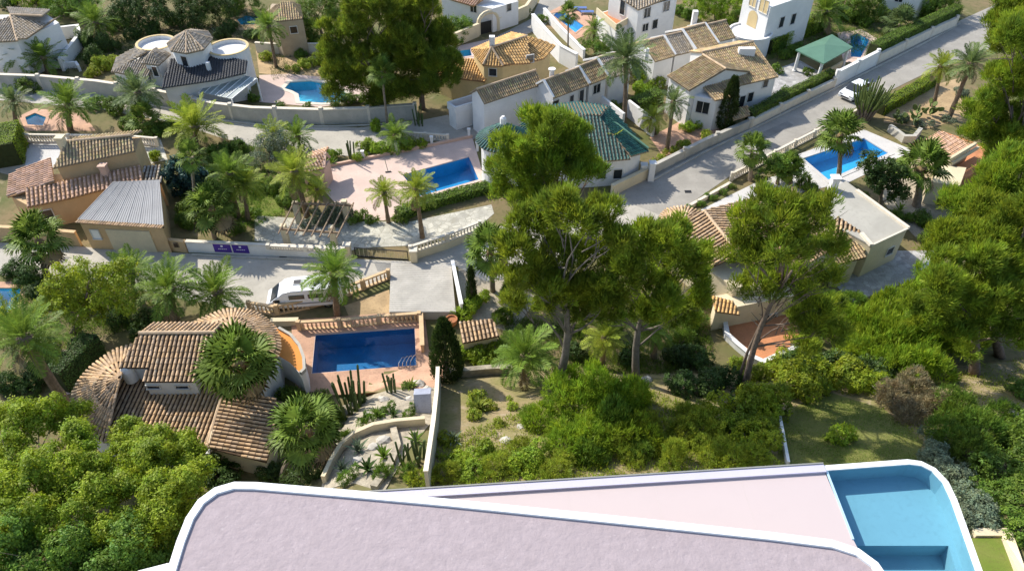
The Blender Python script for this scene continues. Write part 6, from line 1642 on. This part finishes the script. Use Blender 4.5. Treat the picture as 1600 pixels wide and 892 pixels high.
many('fresh green leafy shrub low on the slope near the villa terrace', 'bright', 'b', 'fresh shrubs near the terrace', [(740,738,1.0,1.0),(830,728,1.2,1.3),(760,708,0.8,0.8),(720,722,0.8,0.9),(800,735,0.8,0.9)])
many('dark tall shrub in the middle of the slope thicket', 'mid', 'n', 'dark shrubs in the thicket', [(950,672,1.3,2.6),(925,720,1.0,1.4),(1000,712,0.9,1.2)])
many('yellow green fern like shrub before the laurel bank', 'yellow', 'n', 'yellow green bank below the laurels', [(985,722,0.9,0.9),(1020,700,1.1,1.0),(1060,690,1.2,1.3),(1095,680,1.3,1.5),(1050,722,0.9,1.5),(1105,715,1.0,0.9),(1010,675,1.0,1.2),(1080,655,1.0,1.2),(1140,722,1.1,1.1),(1180,722,1.1,1.1)])
many('glossy laurel bush in the bank above the olive lawn', 'broad', 'b', 'laurel bank', [(1150,665,1.6,2.0),(1190,640,1.7,2.2),(1232,612,1.7,2.2),(1275,600,1.6,2.0),(1318,600,1.5,1.9),(1352,606,1.3,1.6),(1170,700,1.4,1.6),(1180,680,1.3,1.6),(1195,655,1.3,1.7),(1140,690,1.2,1.4)])
many('bright feathery shrub in the bank right of the terracotta patio', 'bright', 'n', 'bright bank below the paving', [(1350,545,1.90,3.36),(1390,525,2.13,3.64),(1430,508,2.13,3.64),(1470,490,2.02,3.64),(1400,560,2.13,3.36),(1442,548,2.13,3.64),(1482,535,2.02,3.36),(1372,582,1.79,2.80),(1420,588,1.79,2.80),(1345,572,1.57,2.52),(1495,505,1.79,3.36),(1330,525,1.46,2.52),(1455,470,1.68,3.08)])
many('leafy shrub hiding the front of the terracotta patio', 'broad', 'b', 'shrubs before the patio', [(1178,592,1.0,1.2),(1205,586,1.1,1.3),(1232,572,1.1,1.4),(1150,575,0.8,1.0)])
many('shrub tucked round the pergola and lawn', 'mid', 'b', 'shrubs round the pergola', [(402,300,0.9,1.2),(428,300,0.9,1.3),(448,318,0.9,1.1),(470,326,0.8,1.0),(560,345,0.7,0.8),(578,348,0.7,0.9),(625,346,0.7,0.9),(395,335,0.7,0.8)])
many('dry rockery shrub beside the curved stair wall', 'mid', 'n', 'rockery shrubs', [(540,690,0.7,0.8),(525,660,0.8,1.0),(575,665,0.6,0.7),(640,650,0.5,0.6),(595,745,0.6,0.7),(640,745,0.6,0.8),(545,750,0.6,0.7)])
many('brown grey twiggy shrub beside the olive lawn', 'brown', 'n', 'brown twiggy shrubs', [(1395,632,1.3,1.5),(1430,620,1.4,1.7),(1415,650,1.2,1.3),(1460,640,1.1,1.3)])
many('green shrub on the right hand slope', 'mid', 'n', 'green shrubs on the right slope', [(1490,665,1.5,1.9),(1530,690,1.6,2.2),(1505,715,1.5,1.9),(1475,700,1.3,1.6),(1555,660,1.1,1.3)])
many('grey leaved shrub right of the infinity pool', 'grey', 'b', 'grey shrubs right of the pool', [(1455,722,1.1,1.2),(1475,750,1.1,1.2),(1490,785,1.1,1.1),(1500,815,0.9,1.0),(1535,815,1.1,1.1),(1460,700,0.9,1.0)])
many('dark leafy shrub at the lower right edge', 'mid', 'b', 'dark shrubs at the right edge', [(1560,745,1.5,1.6),(1592,720,1.4,1.5),(1545,780,1.2,1.3),(1585,790,1.4,1.4),(1600,680,1.4,1.6),(1570,700,1.1,1.2),(1600,840,1.2,1.2),(1600,615,1.2,1.3)])
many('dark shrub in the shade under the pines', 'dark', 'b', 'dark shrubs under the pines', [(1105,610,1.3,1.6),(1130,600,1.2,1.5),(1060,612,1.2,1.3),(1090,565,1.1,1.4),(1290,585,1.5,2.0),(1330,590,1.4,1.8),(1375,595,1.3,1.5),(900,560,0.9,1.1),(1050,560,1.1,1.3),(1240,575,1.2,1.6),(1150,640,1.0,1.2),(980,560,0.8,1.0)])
many('green shrub under the middle pines', 'mid', 'n', 'green shrubs under the pines', [(790,500,0.9,1.2),(800,460,1.0,1.4),(830,440,1.1,1.4),(960,520,1.0,1.2),(1075,500,1.2,1.6),(1090,470,1.2,1.6),(1060,540,1.1,1.2),(905,520,0.8,1.0),(1270,520,1.4,1.8),(1300,490,1.5,1.8),(1255,555,1.2,1.5),(1330,480,1.2,1.5)])
many('leafy bush round the tiled shelter', 'bright', 'b', 'bushes round the tiled shelter', [(725,492,0.9,1.2),(742,480,0.9,1.3),(755,470,0.7,1.0),(745,562,1.1,1.2),(772,556,1.0,1.2),(725,558,0.8,1.0)])
many('shrub in the bed below the navy pool', 'mid', 'b', 'shrubs below the navy pool', [(500,632,0.9,0.9),(520,650,0.8,0.8),(470,640,0.9,1.2),(455,625,0.9,1.2),(640,605,0.5,0.5),(560,640,0.5,0.6),(600,645,0.5,0.6)])
many('flowering bush before the peach house wall', 'broad', 'b', 'bushes at the peach house', [(128,330,1.1,1.8),(142,318,1.0,1.8),(45,350,0.8,1.0),(246,250,0.8,1.2)])
many('green garden shrub left of the small bright lawn', 'mid', 'b', 'shrubs left of the lawn', [(300,330,1.2,1.6),(350,345,1.2,1.3),(372,362,0.9,1.0),(290,352,1.0,1.2),(320,290,1.2,1.6),(345,240,1.2,1.3),(330,260,1.1,1.4),(375,235,1.1,1.3)])
many('bluish shrub at the deck corner by the pergola', 'grey', 'b', 'grey shrubs by the pergola', [(522,342,1.2,1.5),(505,350,1.0,1.2),(540,338,0.9,1.1)])
many('bushy plant along the upper street edge, centre', 'bright', 'b', 'bushes along the upper street', [(575,235,1.1,1.2),(595,240,1.1,1.3),(640,232,1.0,1.1),(560,250,0.8,0.9),(520,248,0.9,1.0),(660,230,0.8,0.9),(588,205,0.8,1.3)])
many('shrub behind the long retaining wall', 'mid', 'b', 'shrubs behind the retaining wall', [(50,140,1.5,2.0),(180,175,1.4,1.6),(205,200,1.3,1.4),(245,212,1.3,1.4),(265,205,1.2,1.3),(150,168,1.2,1.3),(270,135,0.9,1.1),(375,152,1.0,1.1),(395,158,0.8,0.9),(440,168,0.6,0.6),(480,168,0.6,0.6),(560,160,0.8,0.8)])
many('yellowish shrub in the tan house garden', 'yellow', 'b', 'yellow shrubs at the tan house', [(415,95,1.0,1.1),(478,105,1.0,1.2),(498,100,1.0,1.4),(465,112,0.8,0.9),(505,118,0.8,0.9),(185,105,1.1,1.6),(165,108,1.1,1.8),(150,118,1.0,1.3)])
many('dark garden shrub at the upper left', 'dark', 'b', 'dark shrubs at upper left', [(140,75,1.3,2.0),(170,80,1.4,2.2),(145,100,1.3,2.0),(120,20,1.4,1.6),(70,10,1.4,1.6),(20,12,1.4,1.6),(240,55,1.4,1.6),(345,60,1.2,1.4),(360,50,1.2,1.4),(395,60,1.1,1.2),(180,45,1.4,1.8),(270,40,1.3,1.6),(210,60,1.2,1.4)])
many('shrub at the top of the picture near the white houses', 'mid', 'b', 'shrubs at the top', [(520,30,1.2,1.5),(545,160,1.0,1.2),(720,60,1.0,1.2),(735,48,1.0,1.2),(820,22,0.9,1.0),(845,50,0.8,0.9),(950,62,0.9,1.1),(965,55,0.8,0.9),(1075,30,1.0,1.4),(1060,22,1.0,1.3),(1150,30,1.0,1.5),(1145,45,1.0,1.2),(1240,40,1.2,1.6),(1320,30,1.3,1.6),(1350,40,1.2,1.5),(1380,30,1.2,1.6),(1440,25,1.2,1.4),(1215,78,1.0,1.2),(470,90,0.9,1.1),(850,35,0.8,1.0)])
many('clipped round bush beside the gazebo', 'mid', 'b', 'round bushes at the gazebo', [(1225,92,0.9,1.2),(1240,84,1.0,1.4),(1214,114,0.8,1.0),(1262,118,0.7,1.0)])
many('low shrub by the white garden walls', 'bright', 'b', 'shrubs by the white garden walls', [(1000,150,1.2,1.7),(1020,140,1.2,1.6),(1010,165,1.0,1.1),(960,175,0.9,1.1),(935,165,0.9,1.1),(870,165,0.9,1.0),(1075,205,0.9,1.1),(1090,195,0.9,1.2)])
many('golden shrub behind the street wall by the junction', 'yellow', 'b', 'golden shrubs at the junction', [(1055,240,0.7,0.8),(1035,252,0.7,0.8),(1070,230,0.7,0.9),(1100,215,0.6,0.9),(845,105,0.7,0.8)])
many('garden shrub beside the right pool', 'mid', 'b', 'shrubs beside the right pool', [(1250,292,0.8,1.0),(1268,298,0.7,0.9),(1190,285,0.7,0.8),(1345,318,0.9,1.1),(1362,340,0.9,1.0),(1395,345,0.9,1.0),(1420,345,0.8,0.9),(1440,350,1.0,1.2),(1450,380,0.9,1.1),(1460,365,0.9,1.1)])
many('leafy shrub in the cactus bed at upper right', 'grey', 'b', 'cactus bed shrubs', [(1410,190,0.9,0.9),(1435,198,0.8,0.7),(1500,150,0.9,0.9),(1475,190,0.7,0.7)])
many('shrub under the right edge pines', 'mid', 'n', 'shrubs under the right edge pines', [(1530,180,1.2,1.4),(1545,215,1.2,1.4),(1560,300,1.4,1.6),(1520,330,1.3,1.5),(1500,350,1.2,1.4),(1480,380,1.1,1.3)])
many('green shrub beside the left edge pool', 'dark', 'b', 'shrubs beside the left pool', [(20,430,1.1,1.2),(50,440,1.1,1.2),(70,470,1.1,1.4),(60,600,1.2,1.5),(20,610,1.2,1.5),(190,500,1.1,1.3),(225,500,0.9,1.0),(215,525,0.7,0.9),(130,555,1.0,1.2),(85,560,0.9,1.0)])
many('dark bush below the front roof corner', 'dark', 'b', 'dark bushes below the front roof', [(330,735,1.3,1.5),(350,752,1.2,1.3),(430,752,1.0,1.2),(500,740,1.0,1.1),(470,760,1.1,1.2)])
many('low bright shrub on the sandy slope', 'yellow', 'b', 'low shrubs on the sandy slope', [(745,625,0.7,0.9),(760,640,0.6,0.6),(740,655,0.6,0.7),(800,640,0.5,0.5),(700,690,0.6,0.7),(780,665,0.5,0.5)])
many('small succulent tuft along the kerb wall', 'mid', 'b', 'succulents along the kerb', [(1078,330,0.45,0.5),(1095,321,0.45,0.5),(1112,312,0.45,0.5),(1128,303,0.45,0.5),(1144,294,0.4,0.45)])
many('small lemon tree standing on the olive lawn', 'bright', 'b', 'small tree on the olive lawn', [(1312,690,0.85,1.2)])

# ------------------------------------------------------------------ cypresses, cacti and rosettes
def cypress(label, px, py, toppx, r):
    b = GT(px, py); H = PY(toppx[0], toppx[1], b.y).z - b.z; t = thing('cypress_tree', label, 'tree', b, 'cypresses')
    MB().tube([b - Vector((0,0,.2)), b + Vector((0,0,H*.5)), b + Vector((0,0,H*.9))], [0.14, 0.1, 0.03], 7).build('trunk', M['bark'], t)
    n = int(420 * r * H); z = rng.uniform(0.03, 1.0, n); a = rng.uniform(0, 2*math.pi, n); rr = r * np.minimum(1, (1.02 - z) ** 0.6 * 1.35) * np.minimum(1, z * 6 + 0.4) * rng.uniform(0.75, 1.05, n)
    P = np.stack([np.cos(a) * rr, np.sin(a) * rr, z * H], 1); D = np.stack([np.cos(a) * .5, np.sin(a) * .5, np.full(n, 0.8)], 1)
    V, F, c = tufts(P, unit(D), 4, 0.3, 0.07, 0.5, 0.8, 0.06)
    put('crown', new_mesh('crown', V, F, LEAF['cypress'], False, c), t)
leafy('dark tree at the top left behind the grey roofed house', (120,30), [(95,5,24),(125,0,24),(140,15,18),(110,18,18)], 'mid')
leafy('bushy tree cut by the top edge beside the far pool', (60,14), [(40,-6,22),(70,-8,24),(55,4,18)], 'bright')
leafy('bushy tree at the top between tan house and big pines', (480,70), [(480,45,14),(495,58,14),(485,66,12)], 'mid')
leafy('round tree behind the cream wall left of the arch', (715,62), [(705,40,16),(725,42,14),(715,52,14)], 'mid')
leafy('leafy tree behind the terrace row beside the white building', (930,85), [(915,72,10),(935,70,11),(945,78,9)], 'mid')
cypress('tall dark cypress beside the corner house', 1131, 203, (1134,122), 0.95)
cypress('broad dark conical cypress right of the navy pool', 700, 592, (696,502), 1.05)
cypress('slim cypress beside the parking slab wall', 738, 478, (736,420), 0.35)
cactus('branching candelabra cactus below the navy pool', 548, 645, 4.0, 22, 1.0, r=0.08)
cactus('column cactus cluster at the navy pool corner', 612, 612, 2.2, 6, 0.35)
cactus('dark column cacti beside the slope wall', 655, 722, 2.0, 7, 0.6, r=0.08)
cactus('slim cacti in the stair garden', 630, 725, 1.7, 5, 0.5, r=0.06)
cactus('column cactus on the upper street end', 655, 196, 3.0, 6, 0.5)
cactus('dark forked cactus above the pink deck', 549, 250, 2.6, 4, 0.5)
eu = W(1350, 186); t = thing('candelabra_plant', 'large candelabra euphorbia beside the upper street', 'cactus', eu)
for k in range(46):
    a = k * 2.4; q = math.sqrt(k / 46); o1 = eu + Vector((math.cos(a), math.sin(a), 0)) * q * 0.6; o2 = eu + Vector((math.cos(a), math.sin(a), 0)) * q * 2.2
    hh = random.uniform(3.6, 5.6) * (1 - 0.25 * q)
    MB().tube([o1, o1.lerp(o2, .35) + Vector((0,0,hh*.4)), o1.lerp(o2, .75) + Vector((0,0,hh*.6)), o2 + Vector((0,0,hh))], [0.13, 0.11, 0.10, 0.07], 6).build('branch', M['barkpale'] if k % 9 == 0 else CACT_L, t) if False else None
    mm = MB(); mm.tube([o1, o1.lerp(o2, .35) + Vector((0,0,hh*.4))], [0.12, 0.1], 6); mm.build('stem', M['barkpale'], t)
    mm = MB(); mm.tube([o1.lerp(o2, .35) + Vector((0,0,hh*.4)), o1.lerp(o2, .75) + Vector((0,0,hh*.65)), o2 + Vector((0,0,hh))], [0.1, 0.1, 0.06], 6); mm.build('branch', CACT_L, t)
for lab, x, y, s in (('tall prickly pear in the sandy cactus bed', 1430, 190, 1.0), ('low prickly pear left in the cactus bed', 1402, 194, 0.8), ('prickly pear beside the date palm pair', 1450, 180, 0.9)):
    b = W(x, y); t = thing('prickly_pear', lab, 'cactus', b, 'prickly pears')
    for k in range(14):
        a = random.uniform(0, 6.28); el = random.uniform(0.2, 1.3); d = Vector((math.cos(a) * math.cos(el), math.sin(a) * math.cos(el), math.sin(el))); c = b + d * random.uniform(0.3, 1.5) * s + Vector((0,0,0.3)); sd = d.cross(Vector((random.uniform(-1,1), random.uniform(-1,1), 0.3))).normalized(); nn = d.cross(sd).normalized(); m = MB()
        ring = [c + d * 0.38 * s * math.sin(t_) + sd * 0.27 * s * math.cos(t_) for t_ in np.linspace(0, 2*math.pi, 11)[:-1]]
        m.add([p + nn * 0.04 for p in ring] + [p - nn * 0.04 for p in ring], [list(range(10)), list(range(19, 9, -1))] + [[i, (i+1) % 10, 10 + (i+1) % 10, 10 + i] for i in range(10)]); m.build('pad', CACT_L, t)
for args in (('agave','yellow green agave at the kerb by the junction',1105,222,1.0,22,'flax'),('agave','agave beside the octagon house terrace',340,58,1.2,24,'grey'),('agave','spiky agave in front of the conservatory',375,150,1.1,24,'flax'),('agave','agave beside the slope wall',708,690,0.9,20,'grey'),('yucca','yucca on the sandy slope below the pool wall',748,640,1.0,24,'flax'),('agave','agave below the pink hut',505,262,1.1,22,'flax'),('agave','agave in the bed beside the navy pool',642,606,0.8,18,'flax'),('agave','agave by the upper street beside the forked cactus',520,258,1.0,20,'mid'),('agave','agave under the stout fan palm',1405,330,0.9,18,'mid'),('agave','low agave in the right garden bed',1460,378,0.9,18,'yellow'),('agave','large agave under the grey street balustrade',1262,288,0.9,18,'flax'),('yucca','yucca in the cactus garden stairs',590,652,0.8,20,'mid'),('yucca','dark yucca beside the tiled shelter',785,540,1.0,24,'dark')):
    spiky(*args, 'succulent', group='agaves and yuccas')
for k, (x, y, r_, lab) in enumerate(((560,705,1.0,'large agave in the stair garden, beside the curved wall'),(600,715,0.9,'large agave in the middle of the stair garden'),(575,735,0.9,'dark agave in the stair garden close to the roof'),(535,735,0.8,'agave at the foot of the curved stair wall'),(650,690,0.8,'agave between the ramp wall and the slope wall'),(615,650,0.7,'agave above the curved stair wall'))):
    spiky('agave', lab, x, y, r_, 20, ('grey','mid','dark')[k % 3], 'succulent', group='agaves and yuccas')
ROCKS = sorted(((655,602,0.45),(668,610,0.35),(640,625,0.3),(600,625,0.35),(575,650,0.3),(662,622,0.4),(585,700,0.35),(600,690,0.4),(560,720,0.3),(790,690,0.35),(815,668,0.3),(1590,655,0.6),(1010,595,0.4),(960,600,0.35)))
for k, (x, y, s) in enumerate(ROCKS):
    b = GT(x, y); bm = bmesh.new(); bmesh.ops.create_icosphere(bm, subdivisions=2, radius=1.0)
    for v in bm.verts: v.co *= random.uniform(0.75, 1.1)
    for v in bm.verts: v.co = Vector((v.co.x * s * 1.2, v.co.y * s, v.co.z * s * 0.7))
    me = bpy.data.meshes.new('rock'); bm.to_mesh(me); bm.free(); me.materials.append(M['rock']); o = put('rock', me); o.location = b + Vector((0,0,s*.2)); tag(o, 'pale garden rock on the slope or cactus garden, %s' % ('leftmost','second from left','third from left','fourth from left','fifth from left','sixth from left','seventh from left','eighth from left','ninth from left','tenth from left','eleventh from left','twelfth from left','thirteenth from left','rightmost')[k], 'rock', 'garden rocks')
pt = thing('terracotta_pot', 'round terracotta pot beside the tiled shelter', 'pot', W(706,508)); MB().lathe(W(706,508), [(0.25,0),(0.45,0.35),(0.42,0.6),(0.48,0.65),(0.48,0.72),(0.38,0.72),(0.36,0.6)], 16).build('vessel', M['pot'], pt)

# ------------------------------------------------------------------ grass on the slope
def grass(name, label, pts, n, leaf, L, width=0.05, up=1.2):
    poly = [tuple(GT(*p).xy) for p in pts]; xs = [p[0] for p in poly]; ys = [p[1] for p in poly]; P = []
    while len(P) < n:
        x, y = random.uniform(min(xs), max(xs)), random.uniform(min(ys), max(ys))
        if in_poly(x, y, poly) and (math.sin(x * 1.7 + math.sin(y * 1.3) * 2) + math.sin(y * 1.1 + x * .6) > random.uniform(-2.2, 1.2)): P.append((x, y, terrain(x, y) + 0.02))
    P = np.array(P); V, F, c = tufts(P, np.tile([0, 0, 1.0], (len(P), 1)), 9, L, width, 0.9, up, 0.12); V[:, 2] = np.maximum(V[:, 2], P[:, 2].min() - 1)
    put(name, new_mesh(name, V, F, LEAF[leaf], False, c)); return tag(bpy.context.scene.objects[-1] if False else C.objects[-1], label, 'grass', kind='stuff')
grass('grass', 'dry yellow green grass tufts on the sandy slope', [(690,690),(800,650),(1000,600),(1200,700),(1200,755),(640,775),(670,730)], 4200, 'yellow', 0.26)
grass('grass', 'rough grass under the right hand pines', [(1330,600),(1600,560),(1620,720),(1450,700)], 1100, 'yellow', 0.18)
grass('grass', 'mown olive grass of the lawn below the infinity pool', [(1218,735),(1220,655),(1290,618),(1378,645),(1436,692),(1428,735)], 5000, 'mid', 0.07, 0.03)
grass('grass', 'ground cover between the pines and the clay tiled villa', [(790,500),(1000,490),(1105,510),(1122,580),(900,590),(790,570)], 2600, 'mid', 0.22)
grass('grass', 'rough garden grass between the palms at left', [(20,430),(230,445),(290,500),(180,520),(120,560),(20,560)], 2500, 'mid', 0.2)
grass('grass', 'garden grass round the palms left of the pergola', [(270,250),(400,225),(500,255),(470,320),(390,360),(290,360)], 3500, 'mid', 0.18)
grass('grass', 'garden grass behind the retaining wall at upper left', [(0,105),(150,120),(60,60),(200,20),(480,10),(520,100),(430,130),(400,60),(200,100)], 4000, 'dark', 0.2)
grass('grass', 'roadside grass above the top right street', [(1150,45),(1200,60),(1300,20),(1480,0),(1460,40),(1360,80),(1200,95)], 3000, 'mid', 0.2)
